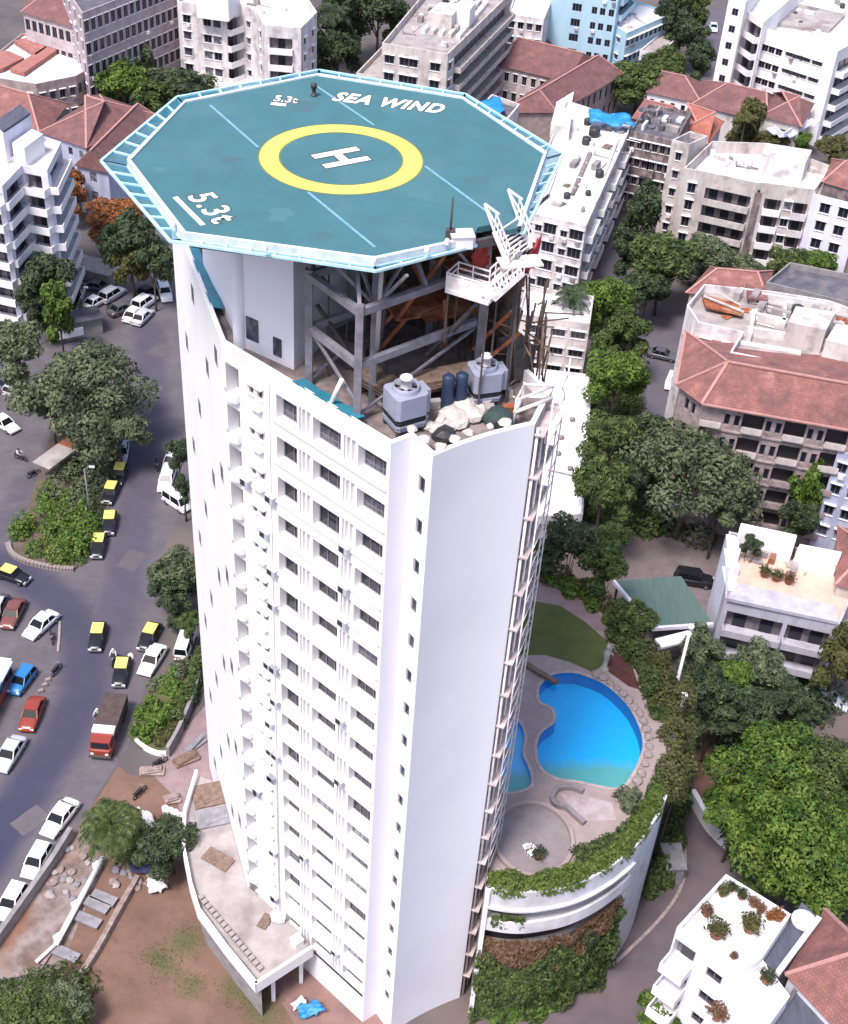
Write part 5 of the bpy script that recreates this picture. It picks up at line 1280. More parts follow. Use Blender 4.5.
# --- white block top, left of the pad's far tip
rb, P, s = bldg('white_apartment', 'white apartment building with a stack of curved corner balconies above the pad edge', 'apartment block', [(177, 1), (226, 9), (240, 4), (256, 11), (264, 25), (301, 28), (317, 12), (300, -14), (182, -28)], 18, M['white_plain'] if 0 else M['grimy_white'], M['white_roof'],
    [('w', 0, [.18, .6, .8], 1.5, 1.5, {'hood': .3}), ('b', 1, .02, .98, .9), ('w', 2, 1, 1.0, 1.3), ('w', 3, 1, 1.0, 1.5), ('b', 4, .12, .78, .9, {'style': 'white'}), ('w', 5, 2, 1.2, 1.4)], fh=3.0, par=1.6)
roof_box(rb, [(196, -6), (228, -2), (240, -14), (206, -18)], 16.4, 20.6, M['white'], 'stair_room')
mb = MB(); mb.prism(atl([(188, 82), (262, 92), (268, 70), (200, 62)], 4.5), 0, 4.5); solo('annexe', mb, M['white_roof'], 'low flat white annexe in front of the white apartment building', 'annexe')
# --- cream block with horizontal slabs
rb, P, s = bldg('slab_apartment', 'cream apartment block with long slanted balcony slabs just above the SEA WIND lettering', 'apartment block', [(382, 43), (448, 54), (512, -8), (440, -26)], 20, M['cream'], M['terr'],
    [('w', 0, [.12, .35, .48, .82], 1.7, 1.5, {'style': 'dark', 'hood': .4}), ('w', 1, [.04], 1.6, 1.6, {'style': 'dark', 'hood': .3}), ('b', 1, .1, .98, 1.3, {'style': 'cream', 'h': .8})], fh=3.0, par=1.2)
r2, P, s = bldg('slab_apartment', 'stepped lower terrace wing of cream slabs left of the SEA WIND lettering', 'apartment block', [(356, 73), (398, 80), (421, 50), (385, 43)], 13.5, M['cream'], M['terr'], [('w', 0, 3, 1.7, 1.4, {'style': 'dark'})], fh=3.0, par=.9)
roof_box(rb, [(428, 12), (452, 16), (462, 4), (440, 2)], 18.8, 21.8, M['cream'], 'stair_room'); roof_box(rb, [(455, 8), (470, 10), (476, 2), (462, 0)], 18.8, 22.2, M['white'], 'tank_room')
for k in range(5):
    a, b_ = at(418+9*k, 38+1.5*k, 18.8), at(462+7*k, -4+1*k, 18.8); e, L = unit2(a, b_); mb = MB(); mb.box((a+b_)/2+V3((0, 0, .35)), (L*.8, .7, .7), atan2(e.y, e.x)); part('roof_upstand', mb, M['cream'] if k % 2 else M['white'], rb)
# --- pale blue tower and its white annexe
rb, P, s = bldg('pale_blue_tower', 'pale blue apartment tower at the top of the photo', 'apartment block', None, 36, M['blue_wall'], M['white_roof'],
    [('w', 0, [.42], 1.9, 1.5, {'style': 'dark', 'hood': 0}), ('w', 0, [.68, .8, .93], 1.1, 1.4, {'style': 'dark', 'hood': 0}), ('b', 1, .1, .7, .8, {'style': 'blue_wall'}), ('w', 3, 2, 1.2, 1.3)], fh=3.0, par=.9, pts=[p for p in atl([(542, 66), (607, 77), (630, 52), (572, 38)], 0)])
bldg('white_hall', 'flat white roofed hall with window bands beside the pale blue tower', 'hall', [(600, 15), (627, 33), (673, 13), (640, 2)], 10, M['blue_wall'], M['white'], [('w', 1, 10, 1.3, 1.5, {'style': 'grey', 'hood': .5}), ('w', 0, 2, 1.2, 1.2)], fh=3.4, par=.4)
bldg('white_hall', 'lower grey white wing with a ribbed side right of the flat white roofed hall', 'hall', [(640, 50), (660, 56), (678, 36), (664, 30)], 6.5, M['lavender'], M['terr'], [('w', 1, 6, 1.2, 1.4, {'hood': .3})], fh=3.2, par=.4)
bldg('far_white_block', 'white block at the top edge between the cream slabs and the pale blue tower', 'apartment block', [(508, 14), (544, 19), (556, -10), (520, -20)], 13, M['grimy_white'], M['white_roof'], [('w', 0, 4, 1.1, 1.4)], fh=3, par=.5)
house('tiled_house', 'dusky red roofed house half hidden behind trees below the far white block', [(498, 40), (548, 52), (552, 24), (510, 18)], 5, 8, M['tan'], 'tile_old', (.5, .5))
# --- verandah building with long red roofs
house('verandah_house', 'long red roofed building with two rows of white verandah openings right of the pad tip', [(494, 64), (566, 81), (606, 65), (524, 44)], 8, 11.5, mat('verandah_wall', (.60, .52, .53), .85, (.42, .34, .35), .8, 6), 'tile_old', (.3, .2), [('w', 0, 8, .9, 1.7, {'style': 'dark', 'hood': .2})], fh=3.6)
house('verandah_house', 'long red roofed wing running towards the pad with a colonnade on its right side', [(500, 112), (556, 112), (622, 74), (580, 62)], 8, 11, M['tan'], 'tile_old', (.7, .4), [('w', 1, 11, .8, 2.2, {'style': 'dark', 'hood': 0})], fh=3.8, axis=1)
mb = MB(); mb.prism(atl([(556, 104), (571, 106), (574, 91), (559, 90)], 9), 0, 9); solo('lift_tower', mb, M['white'], 'small plain white lift tower in front of the red verandah roof', 'tower')
# --- white building right behind the pad
rb, P, s = bldg('white_apartment', 'long white apartment building right behind the pad with a grey streaked flat roof', 'apartment block', [(522, 211), (586, 226), (633, 122), (566, 100)], 14, M['lavender'] if 0 else M['grimy_white'], M['white_roof'],
    [('w', 0, [.46], 1.9, 1.7, {'style': 'dark', 'hood': .25}), ('w', 0, [.68, .12, .28], 1.0, 1.1, {'style': 'dark', 'hood': .2}), ('w', 0, [.87], 2.0, 1.7, {'style': 'dark', 'hood': .3}), ('b', 1, .05, .2, 1.0), ('b', 1, .28, .44, 1.0), ('b', 1, .52, .66, 1.0), ('b', 1, .74, .92, 1.0)], fh=2.9, par=.6)
roof_box(rb, [(556, 105), (572, 109), (570, 128), (551, 124)], 13.4, 15.6, M['white_roof'], 'stair_room')
mb = MB(); a, b_ = at(572, 196, 13.4), at(590, 154, 13.4); mb.beam(a+V3((0, 0, .2)), b_+V3((0, 0, .2)), .6, .4); part('roof_ledge', mb, M['grime'], rb)
for (x0, y0), (x1, y1) in (((560, 178), (598, 182)), ((546, 200), (556, 172)), ((604, 176), (618, 140)), ((578, 130), (590, 140))):
    mb = MB(); mb.beam(at(x0, y0, 13.4)+V3((0, 0, .22)), at(x1, y1, 13.4)+V3((0, 0, .22)), .35, .44); part('roof_ledge', mb, M['white_roof'], rb)
tank((594, 136), 13.4, .9, 1.5, 'tankblack', 'dark round water tank near the far end of the white roof behind the pad'); tank((586, 144), 13.4, .7, 1.2, 'tankblack', 'smaller dark water tank on the white roof behind the pad')
cloth('bright blue tarpaulin spread over the far end of the white roof behind the pad', [at(588, 110, 15.5), at(630, 116, 15.6), at(636, 126, 15.1), at(590, 121, 15.1)], M['tarp_blue'], 8, .6, 'tarpaulin', 'tarpaulin')
cloth('bright blue tarpaulin right beyond the far corner of the pad', [at(478, 102, 12.5), at(500, 96, 12.7), at(506, 112, 12.1), at(488, 118, 12.1)], M['tarp_blue'], 7, .6, 'tarpaulin', 'tarpaulin')
bldg('annexe_block', 'low dark roofed block under the blue tarpaulin beyond the pad corner', 'house', [(474, 112), (505, 122), (520, 104), (492, 94)], 12, M['grimy_white'], M['dark_roof'], fh=3)
# --- grimy old block and the tan apartment at the right
rb, P, s = bldg('old_tenement', 'dark weather stained tenement between the white building and the tan apartments', 'tenement', [(630, 131), (676, 141), (692, 112), (648, 104)], 14, M['grime'], M['dark_roof'], [('w', 0, 6, .9, 1.5, {'style': 'dark', 'hood': .4}), ('b', 0, .35, .65, .7, {'style': 'grime', 'rows': (1, 3)}), ('w', 3, 5, .9, 1.4)], fh=3.1, par=.5)
bits(rb, [(640, 122), (650, 128), (662, 130), (668, 122), (655, 115), (645, 112)], 13.5, 4, 'dark_roof')
rb, P, s = bldg('tan_apartment', 'tan apartment building with four balcony bands and a dark vertical slot at the right', 'apartment block', [(684, 168), (706, 172), (757, 183), (765, 183), (815, 190), (832, 166), (768, 143), (712, 141)], 15.5, M['cream'], M['white_roof'],
    [('w', 0, 1, 1.2, 1.7, {'style': 'dark'}), ('b', 1, .04, .96, .9, {'style': 'cream', 'h': .9}), ('b', 3, .06, .42, .8, {'style': 'white'}), ('w', 3, [.55], 1.1, 1.4), ('b', 3, .64, .95, .9, {'style': 'grimy_white'}), ('w', 7, 2, 1.0, 1.5), ('w', 2, 1, .5, 2.6, {'style': 'dark', 'hood': 0})], fh=2.8, par=1.9)
mb = MB(); a, b_ = P[2], P[3]; e, L = unit2(a, b_); nn = V3((e.y, -e.x, 0))*s; mb.box((a+b_)/2+nn*.05+V3((0, 0, 7)), (L*.9, .1, 13.9), atan2(e.y, e.x)); part('stair_shaft', mb, M['grime'], rb)
roof_box(rb, [(762, 154), (806, 162), (812, 150), (766, 143)], 13.6, 16.9, M['grimy_white'], 'stair_room')
bits(rb, [(720, 160), (740, 164), (798, 176), (814, 172)], 13.6, 9)
mb = MB(); q = atl([(690, 137), (712, 142), (710, 160), (686, 156)], 15.8)
rb2, P2_, s2 = bldg('old_tenement', 'narrow cream stair tower left of the tan apartment with an open roof cage', 'tower', [(672, 140), (690, 144), (708, 136), (690, 131)], 17, M['cream'], M['dark_roof'], [('w', 0, 1, .9, 1.4)], fh=3, par=1.0)
bldg('white_apartment', 'blue white apartment building at the right edge below the tan apartment', 'apartment block', [(813, 194), (862, 206), (880, 176), (828, 168)], 15, M['lavender'], M['terr'], [('w', 0, [.3, .68], 1.5, 1.6, {'style': 'dark', 'hood': .2}), ('w', 3, 1, 1, 1.4)], fh=2.9, par=.6)
house('tiled_house', 'small red roof at the right edge above the blue white building', [(824, 182), (872, 196), (880, 168), (834, 160)], 16.5, 18.6, M['grime'], 'tile', (.5, .5), over=.3)
# --- white block top right
rb, P, s = bldg('white_apartment', 'large white apartment building with four rows of dark windows at the top right corner', 'apartment block', [(764, 28), (838, 51), (900, 18), (812, -18)], 18, M['white'], M['white_roof'],
    [('w', 0, [.07, .16, .26], 1.3, 1.3, {'style': 'dark', 'hood': .3}), ('w', 0, [.42, .52, .62, .78], 2.0, .9, {'style': 'grey', 'hood': .5, 'sill': 1.4}), ('b', 1, .06, .5, 1.6, {'style': 'white', 'h': .9}), ('b', 1, .54, .97, 1.6, {'style': 'white', 'h': .9})], fh=3.1, par=1.9)
roof_box(rb, [(778, 24), (830, 30), (846, 14), (800, 4)], 16.1, 16.7, M['terr'], 'roof_terrace')
bldg('white_tower', 'slim white stair tower with one window per floor at the top right', 'tower', [(729, -2), (746, 2), (764, -22), (744, -30)], 23, M['white'], M['white_roof'], [('w', 0, 1, 1.2, 1.3, {'style': 'dark', 'hood': 0})], fh=3.1, par=.7)
rb, P, s = bldg('white_apartment', 'recessed middle bay of white balconies beside the slim stair tower', 'apartment block', [(746, 10), (764, 22), (800, -10), (772, -30)], 20, M['white'], M['white_roof'], [('b', 0, .1, .95, 1.1, {'style': 'white'})], fh=3.1, par=.8)
house('tiled_house', 'bright red roof at the very top right corner behind the white block', [(806, 12), (850, 28), (870, 0), (820, -10)], 12, 15, M['cream'], 'tile', (.6, .6))
# --- cluster of small tiled houses
house('tiled_house', 'long dusky red roof with a white end wall in the roof cluster', [(648, 92), (700, 103), (706, 86), (664, 77)], 6.5, 9.2, M['white'], 'tile_old', (.2, .9), [('w', 0, 5, .8, 1.2, {'style': 'dark'})])
house('tiled_house', 'wide dusky red roof right in front of the top right white block', [(694, 104), (766, 122), (782, 100), (706, 82)], 6.5, 9.5, M['grimy_white'], 'tile_old', (.8, .4))
house('tiled_house', 'dark red hip roof behind the curved grey balcony bands at upper right', [(762, 116), (800, 126), (812, 104), (775, 94)], 8, 11, M['cream'], 'tile_old', (.9, .9))
house('tiled_house', 'bright orange red hip roof next to the dark tenement', [(672, 135), (706, 143), (722, 122), (690, 108)], 10, 13.4, M['cream'], 'tile_bright', (.9, .9), [('w', 0, 2, .9, 1.4, {'style': 'dark'})])
house('tiled_house', 'small pinkish tile roof behind the blue tarpaulin on the white roof', [(634, 118), (668, 126), (680, 112), (646, 104)], 9, 11.2, M['tan'], 'tile', (.2, .2))
mb = MB()
for k, z in enumerate((3.2, 6.4)):
    pts = smooth([p.to_2d().to_3d() for p in atl([(774, 128), (784, 134), (795, 127), (806, 122), (818, 124)], z)], 4)
    for a, b_ in zip(pts[:-1], pts[1:]): mb.beam(a+V3((0, 0, z)), b_+V3((0, 0, z)), 3.2, .3); mb.beam(a+V3((-.4, -1.5, z+.5)), b_+V3((-.4, -1.5, z+.5)), .2, 1.0)
solo('curved_balcony', mb, M['lavender'], 'curved grey white balcony bands below the dark red hip roof', 'balcony')
# --- stone building with the big red hip roof
q_ = atl([(681, 385), (704, 402), (872, 432), (905, 352), (690, 334)], 18); PB = [p.to_2d().to_3d() for p in q_]
sb = thing('stone_mansion', 'long stone mansion with a large red hip roof and rows of windows', 'mansion block', tuple(sum(PB, V3())/len(PB)))
sB = 1 if area2(PB) > 0 else -1; wl = []; mb = MB()
for i in range(len(PB)):
    e, L = unit2(PB[i], PB[(i+1) % len(PB)]); nn = V3((e.y, -e.x, 0))*sB; holes = []
    if i in (0, 1, 4):
        nc = {0: 1, 1: 8, 4: 3}[i]
        for k in range(5):
            zf = 18-(k+1)*3.2-.1
            for q in range(nc):
                u = (q+.5)/nc*L
                if i == 1 and q % 2 == 0: holes.append((u-1.2, u+1.2, zf+.5, zf+2.7, .9)); wl.append(('o', i, e, nn, u, zf+.5))
                else:
                    for d in (-.55, .55) if L > 3 else (0,): holes.append((u+d-.33, u+d+.33, zf+.8, zf+2.3, .25)); wl.append(('w', i, e, nn, u+d, zf+.8))
    wall(mb, PB[i], PB[(i+1) % len(PB)], 0, 18, holes, sB)
part('wall', mb, M['stone'], sb)
b = MB(); b.box((0, -.9, 1.1), (2.4, .05, 2.2), m=0); b.box((0, .35, .1), (2.3, .7, .14), m=1); b.box((0, .68, .5), (2.3, .1, .75), m=1); log_me = b.mesh('loggia', [M['dark'], M['cream']]); log2 = b.mesh('loggia', [M['dark'], M['stone']])
for t, i, e, nn, u, z in wl:
    if t == 'w': put_window(sb, PB[i], e, nn, u, z, .66, 1.5, .25, 'dark', 0)
    else: link('loggia', log_me if z > 10.5 else log2, sb, PB[i]+e*u+V3((0, 0, z))-sb.location, atan2(nn.y, nn.x)-pi/2)
mb = MB()
for k in range(1, 5):
    z = 18-3.2*k-.02; e, L = unit2(PB[1], PB[2]); nn = V3((e.y, -e.x, 0))*sB; mb.box((PB[1]+PB[2])/2+nn*.08+V3((0, 0, z)), (L, .22, .2), atan2(e.y, e.x))
    part('string_course', mb, M['stone'], sb); mb = MB()
E5 = inset(PB, -.6); ra, rb_ = at(728, 362, 22).to_2d().to_3d(), at(905, 394, 22).to_2d().to_3d()
zz = lambda p, z: V3((p.x, p.y, z)); mb = MB()
def rface(mb, pts, ea, eb):
    ex = (eb-ea).normalized(); nr = ex.cross(pts[-1]-ea); up = nr.cross(ex).normalized(); mb.poly(pts, 0, [((p-ea).dot(ex), (p-ea).dot(up)) for p in pts])
EE = [zz(p, 18.05) for p in E5]; r0, r1 = zz(ra, 22), zz(rb_, 22)
rface(mb, [EE[0], EE[1], r0], EE[0], EE[1]); rface(mb, [EE[1], EE[2], r1, r0], EE[1], EE[2]); rface(mb, [EE[3], EE[4], r0, r1], EE[3], EE[4]); rface(mb, [EE[4], EE[0], r0], EE[4], EE[0]); mb.poly([p-V3((0, 0, .05)) for p in EE][::-1])
rf = part('roof', mb, M['tile'], sb); mb = MB()
for a, b_ in ((EE[0], r0), (EE[1], r0), (EE[4], r0), (r0, r1), (EE[4], EE[0]), (EE[1], EE[2])): mb.beam(a+V3((0, 0, .05)), b_+V3((0, 0, .05)), .35, .16)
part('ridge_cap', mb, M['ridge'], rf)
# white terrace block behind it
rb, P, s = bldg('white_terrace_block', 'white roof terraces cluttered with ledges and rusty sheets behind the red hip roof', 'apartment block', [(687, 305), (698, 322), (742, 332), (730, 352), (800, 366), (880, 380), (892, 322), (828, 300), (772, 291), (704, 284)], 21, M['grimy_white'], M['terr'], [('w', 1, 2, 1.2, 1.3), ('w', 4, 4, 1.3, 1.2)], fh=3.1, par=1.0)
roof_box(rb, [(788, 322), (826, 330), (836, 312), (796, 306)], 20, 23.2, M['cream'], 'stair_room'); roof_box(rb, [(826, 340), (870, 350), (878, 330), (836, 324)], 20, 22.4, M['white_roof'], 'stair_room')
for (x0, y0), (x1, y1), w, h in (((744, 334), (838, 350), .4, 1.1), ((748, 318), (786, 326), .5, .9), ((760, 300), (824, 310), .4, 1.0), ((740, 346), (800, 356), .9, .5), ((748, 342), (752, 318), .5, 1.2), ((782, 330), (784, 308), .4, .9)):
    mb = MB(); mb.beam(at(x0, y0, 20)+V3((0, 0, h/2)), at(x1, y1, 20)+V3((0, 0, h/2)), w, h); part('roof_ledge', mb, M['white_roof'], rb)
for i, (px, m, lab) in enumerate((([(702, 294), (738, 303), (742, 314), (706, 306)], 'rust', 'rusty red sheets on the curved white terrace behind the red hip roof'), ([(746, 283), (766, 286), (768, 300), (748, 298)], 'tile', 'small broken red tile lean-to on the white terraces'))):
    q = atl(px, 20.9); mb = MB(); mb.prism(q if area2(q) > 0 else q[::-1], 20.6, 20.9); mb.box(sum(q, V3())/4-V3((0, 0, .4)), (1.2, 1.2, .7))
    solo('roof_sheet', mb, M[m], lab, 'metal sheet')
mb = MB(); p, q = at(704, 296, 21.2), at(744, 312, 21.2); mb.beam(p, q, .25, .2); mb.beam(at(716, 292, 21.1), at(742, 306, 21.1), .2, .15); solo('timber_pole', mb, M['cream'], 'pale timber poles lying across the rusty sheets', 'pole')
bldg('grey_roof_block', 'dark grey flat roof above the white terraces at the right edge', 'house', [(766, 282), (872, 308), (890, 282), (790, 262)], 12, M['grey_conc'], M['dark_roof'], fh=3)
house('tiled_house', 'pale tin and tile roof just above the curved white terrace', [(690, 292), (766, 300), (770, 272), (712, 268)], 9, 11, M['cream'], 'tile', (.5, .5))
# --- cream block and long white roof right of the tower
rb, P, s = bldg('cream_block', 'small cream block with three floors of square windows right of the tower top', 'apartment block', [(518, 314), (590, 324), (594, 296), (526, 286)], 12, M['cream'], M['white'], [('w', 0, [.3, .58, .86], 1.9, 1.2, {'style': 'dark', 'hood': .35})], fh=2.8, par=.6)
rb, P, s = bldg('long_white_roof', 'long low building with a plain white flat roof right of the tower', 'hall', [(480, 520), (583, 514), (592, 384), (588, 374), (500, 364)], 6, M['grimy_white'], M['white'], fh=3, par=.35)
for x, y in ((572, 421), (561, 439), (558, 455), (590-20, 470)): mb = MB(); mb.lathe(at(x, y, 5.65), [(.3, 0), (.3, .35), (.38, .36), (.05, .5)], 10); part('roof_vent', mb, M['grey_conc'], rb)
mb = MB(); mb.beam(at(548, 470, 5.75), at(574, 476, 5.75), .2, .15); part('roof_pipe', mb, M['kerb'], rb)
# --- terrace building lower right
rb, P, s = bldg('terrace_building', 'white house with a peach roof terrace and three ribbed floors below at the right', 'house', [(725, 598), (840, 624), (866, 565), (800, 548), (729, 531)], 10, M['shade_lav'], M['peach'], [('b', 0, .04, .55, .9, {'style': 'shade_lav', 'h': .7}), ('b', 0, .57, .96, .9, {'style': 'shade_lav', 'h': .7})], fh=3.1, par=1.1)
roof_box(rb, [(739, 530), (795, 543), (797, 535), (741, 523)], 8.9, 11.6, M['white'], 'rear_room')
roof_box(rb, [(796, 552), (838, 562), (842, 552), (800, 544)], 8.9, 11.0, M['white'], 'rear_room')
for k, (a, b_) in enumerate((((728, 534), (733, 548)), ((726, 548), (732, 566)), ((724, 566), (732, 590)))):
    q = atl([(a[0]-2, a[1]), (a[0]+8, a[1]+2), (b_[0]+8, b_[1]+2), (b_[0]-6, b_[1])], 10.6-.5*k); mb = MB(); mb.prism(q if area2(q) > 0 else q[::-1], 0, 10.6-.5*k); part('stepped_pier', mb, M['lavender'], rb)
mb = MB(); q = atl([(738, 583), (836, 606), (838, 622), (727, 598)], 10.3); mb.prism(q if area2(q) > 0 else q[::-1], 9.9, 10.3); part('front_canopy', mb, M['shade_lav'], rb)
clutter(rb, [(744, 540), (810, 560), (806, 578), (744, 560)], 8.95, 8, 3, ('cream', 'terr', 'terracotta'))
for x_, y_ in ((746, 546), (758, 548), (770, 551), (782, 554), (792, 558), (764, 576), (776, 580), (788, 583)): pot_plant(tuple(at(x_, y_, 8.95)), 1.5, 'bushy planter on the peach roof terrace', 'potted plant', random.choice(['leaf_dry', 'leaf_olive']), group='planters on the peach terrace')
rb, P, s = bldg('grey_apartment', 'streaked blue grey apartment building at the right edge below the mansion', 'apartment block', [(838, 451), (890, 466), (915, 410), (860, 396)], 15, M['bluegrey'], M['white_roof'], [('w', 3, 2, 1.0, 1.6), ('w', 0, 3, 1.1, 1.5)], fh=3, par=.7)
house('tiled_house', 'small red tile roof at the right edge beside the peach terrace', [(838, 584), (880, 596), (890, 540), (840, 528)], 10.5, 12.5, M['cream'], 'tile', (.6, .6), over=.3)
# --- green roofed shed
gs = thing('green_shed', 'open shed with a flat green sheet roof between the trees above the pool', 'shed', tuple(at(664, 604, 0)))
q = atl([(614, 581), (681, 576), (713, 624), (653, 628)], 5.0); mb = MB(); mb.prism(q if area2(q) > 0 else q[::-1], 4.75, 5.0); part('roof', mb, M['green_roof'], gs)
mb = MB(); mb.beam(q[2]+V3((0, 0, -.1)), q[3]+V3((0, 0, -.1)), .3, .45); mb.beam(q[3]+V3((0, 0, -.1)), q[0]+V3((0, 0, -.1)), .3, .45); part('fascia', mb, M['lavender'], gs)
for p in q: mb = MB(); c = p.lerp(sum(q, V3())/4, .08); mb.beam(V3((c.x, c.y, 0)), V3((c.x, c.y, 4.75)), .25, .25); part('post', mb, M['steel_dark'], gs)
mb = MB(); qi = [p.lerp(sum(q, V3())/4, .2) for p in q]; mb.prism(qi if area2(qi) > 0 else qi[::-1], 0, 3.6); part('back_room', mb, M['shade'], gs)
mb = MB(); mb.box((at(658, 644, 4.5)+at(702, 633, 4.5))/2, ((at(702, 633, 4.5)-at(658, 644, 4.5)).length, 1.4, .25), atan2((at(702, 633, 4.5)-at(658, 644, 4.5)).y, (at(702, 633, 4.5)-at(658, 644, 4.5)).x))
for x, y in ((660, 643), (700, 634)): p = at(x, y, 4.4); mb.beam(V3((p.x, p.y, 0)), p, .2, .2)
solo('canopy_beam', mb, M['white'], 'long white canopy slab in front of the green roofed shed', 'canopy')
# --- bottom right white house
rb, P, s = bldg('white_house', 'white house with a roof terrace of pot plants and stepped side balconies', 'apartment block', [(677, 927), (726, 874), (791, 914), (762, 958), (739, 973), (701, 944)], 16, M['white_plain'], M['white'],
    [('w', 4, [.5], 1.3, 1.3, {'style': 'dark', 'hood': .2}), ('b', 5, .02, .98, 1.5, {'style': 'white_plain', 'h': .9})], fh=3.0, par=.8)
rb, P, s = bldg('white_house', 'lower white roof terrace in front of the pot plant terrace at the bottom right', 'apartment block', [(739, 975), (763, 960), (790, 996), (742, 1062), (690, 1042)], 15, M['white_plain'], M['white'], [('w', 4, 4, 1.0, 1.2)], fh=3.0, par=.7)
for i, (x, y, m, s_, lab) in enumerate(((731, 890, 'leaf_dark', 1.0, 'pot plant at the far corner of the white roof terrace'), (722, 895, 'leaf_mid', 1.1, 'green pot plant second from the far corner of the roof terrace'), (741, 898, 'leaf_dark', 1.1, 'dark pot plant beside the far parapet of the roof terrace'), (753, 906, 'leaf_dry', 1.0, 'brown pot plant in the middle of the far parapet row'), (760, 912, 'leaf_dry', .9, 'small brown pot plant fourth along the far parapet'), (769, 919, 'leaf_orange', .8, 'reddish pot plant near the right end of the far parapet'), (777, 919, 'leaf_orange', 1.2, 'largest reddish pot plant at the right corner of the roof terrace'), (706, 915, 'leaf_dry', 1.2, 'brown pot plants at the left parapet of the roof terrace'), (749, 930, 'leaf_olive', 1.9, 'round olive bush alone in the middle of the white roof terrace'), (716, 936, 'leaf_olive', 1.9, 'yellow green bush at the step of the white roof terrace'), (733, 958, 'leaf_dry', .7, 'tiny pot plant near the front parapet of the roof terrace'), (716, 1018, 'leaf_dry', 1.6, 'brown bush on the lower white terrace at the bottom edge'), (766, 982, 'leaf_dark', 1.4, 'dark green pot plant by the slate roof'))):
    pot_plant(tuple(at(x, y, 15.2 if y < 965 else 14.3)), s_, lab, 'potted plant', m)
# slate and red roofs at the bottom right corner
mb = MB(); q = atl([(764, 962), (777, 974), (819, 918), (802, 902)], 14.5)
rs_ = thing('slate_annexe', 'narrow annexe with a dark slate roof between the white terrace and the red roof', 'annexe', tuple(at(790, 940, 0)))
qq = q if area2(q) > 0 else q[::-1]; mb.prism([p.lerp(sum(q, V3())/4, .04) for p in qq], 0, 14.2); part('wall', mb, M['grimy_white'], rs_); mb = MB(); mb.prism(qq, 14.2, 14.5); part('roof', mb, M['slate'], rs_)
mb = MB(); mb.beam(at(819, 918, 14.6), at(777, 974, 14.6), .4, .35); part('gutter', mb, M['lavender'], rs_); mb = MB(); mb.lathe(at(803, 922, 14.5), [(.75, 0), (.75, .3), (.95, .3), (.95, .1)], 14); part('roof_vent', mb, M['tarp_white'], rs_)
house('red_roof_house', 'house with a big red hip roof in the bottom right corner', [(826, 914), (790, 975), (852, 1042), (905, 975)], 14, 17.5, M['lavender'], 'tile', (.85, .85), over=.3)
dr = thing('dark_roof_house', 'house with a dark grey ribbed roof right of the white terrace', 'house', tuple(at(810, 1020, 0)))
q = atl([(766, 1034), (797, 988), (846, 1034), (830, 1070)], 13); qq = q if area2(q) > 0 else q[::-1]; mb = MB(); mb.prism([p.lerp(sum(q, V3())/4, .05) for p in qq], 0, 12.7); part('wall', mb, M['grimy_white'], dr); mb = MB(); mb.prism(qq, 12.7, 13.0); part('roof', mb, M['slate'], dr)
mb = MB(); mb.beam(at(797, 988, 13.15), at(766, 1034, 13.15), .35, .35); mb.beam(at(797, 988, 13.15), at(846, 1034, 13.15), .35, .3); part('roof_edge', mb, M['dark_roof'], dr)
# --- walls, kerbs and small built things
def low_wall(label, px, w, h, m, name='low_wall', z=0., k=4, cat='wall'):
    pts = smooth([p.to_2d().to_3d() for p in atl(px, z)], k); mb = MB(); A, B = offs(pts, -w/2), offs(pts, w/2)
    for i in range(len(pts)-1):
        a, b_, c, d = A[i], A[i+1], B[i+1], B[i]; t = V3((0, 0, z+h)); g = V3((0, 0, z))
        mb.poly([a+t, b_+t, c+t, d+t]); mb.poly([a+g, b_+g, b_+t, a+t]); mb.poly([c+g, d+g, d+t, c+t])
    for i in (0, -1): mb.poly([A[i]+V3((0, 0, z)), B[i]+V3((0, 0, z)), B[i]+V3((0, 0, z+h)), A[i]+V3((0, 0, z+h))])
    return solo(name, mb, m, label, cat)
low_wall('curved white boundary wall beside the access road at the right', [(690, 800), (697, 812), (708, 830), (724, 846), (742, 857), (758, 865)], .5, 1.6, M['white_plain'], 'boundary_wall')
low_wall('pale kerb bending along the left side of the access road', [(676, 826), (683, 845), (685, 868), (679, 892), (662, 917), (640, 940), (612, 966)], .3, .15, M['kerb'], 'kerb', cat='kerb')
low_wall('dark retaining wall between the parked white cars and the gravel strip', [(72, 836), (52, 868), (26, 905), (0, 942), (-40, 1000)], .45, 1.3, M['grey_conc'], 'retaining_wall')
low_wall('low brown garden wall across the red earth plot', [(138, 880), (118, 915), (96, 955), (72, 992)], .45, .7, M['rubble'], 'garden_wall')
low_wall('short dark wall along the lower edge of the trench in the plot', [(92, 888), (74, 916), (52, 952), (30, 985)], .3, .3, M['rubble'], 'garden_wall')
low_wall('white kerb round the lower tip of the green roadside garden', [(136, 742), (146, 750), (158, 755), (168, 755)], .3, .5, M['white'], 'garden_kerb', cat='kerb')
low_wall('grey wall between the roadside garden and the tower forecourt', [(168, 757), (180, 735), (192, 706), (200, 680)], .35, 1.4, M['grey_conc'], 'garden_wall')
for i, px in enumerate(([(8, 545), (12, 555), (24, 562), (42, 567), (60, 570), (74, 571)],)):
    pts = smooth([p.to_2d().to_3d() for p in atl(px, 0)], 5); k = 0
    for a, b_ in zip(pts[:-1], pts[1:]):
        mb = MB(); c = a.lerp(b_, .5); e, L = unit2(a, b_); mb.box(c+V3((0, 0, .22)), (L*.82, .5, .44), atan2(e.y, e.x)); mb.box(c+V3((0, 0, .46)), (L*.86, .56, .05), atan2(e.y, e.x))
        solo('kerb_block', mb, M['kerb'], 'pale kerb block in the row round the lower tip of the planted traffic island', 'kerb block', group='kerb blocks of the traffic island')
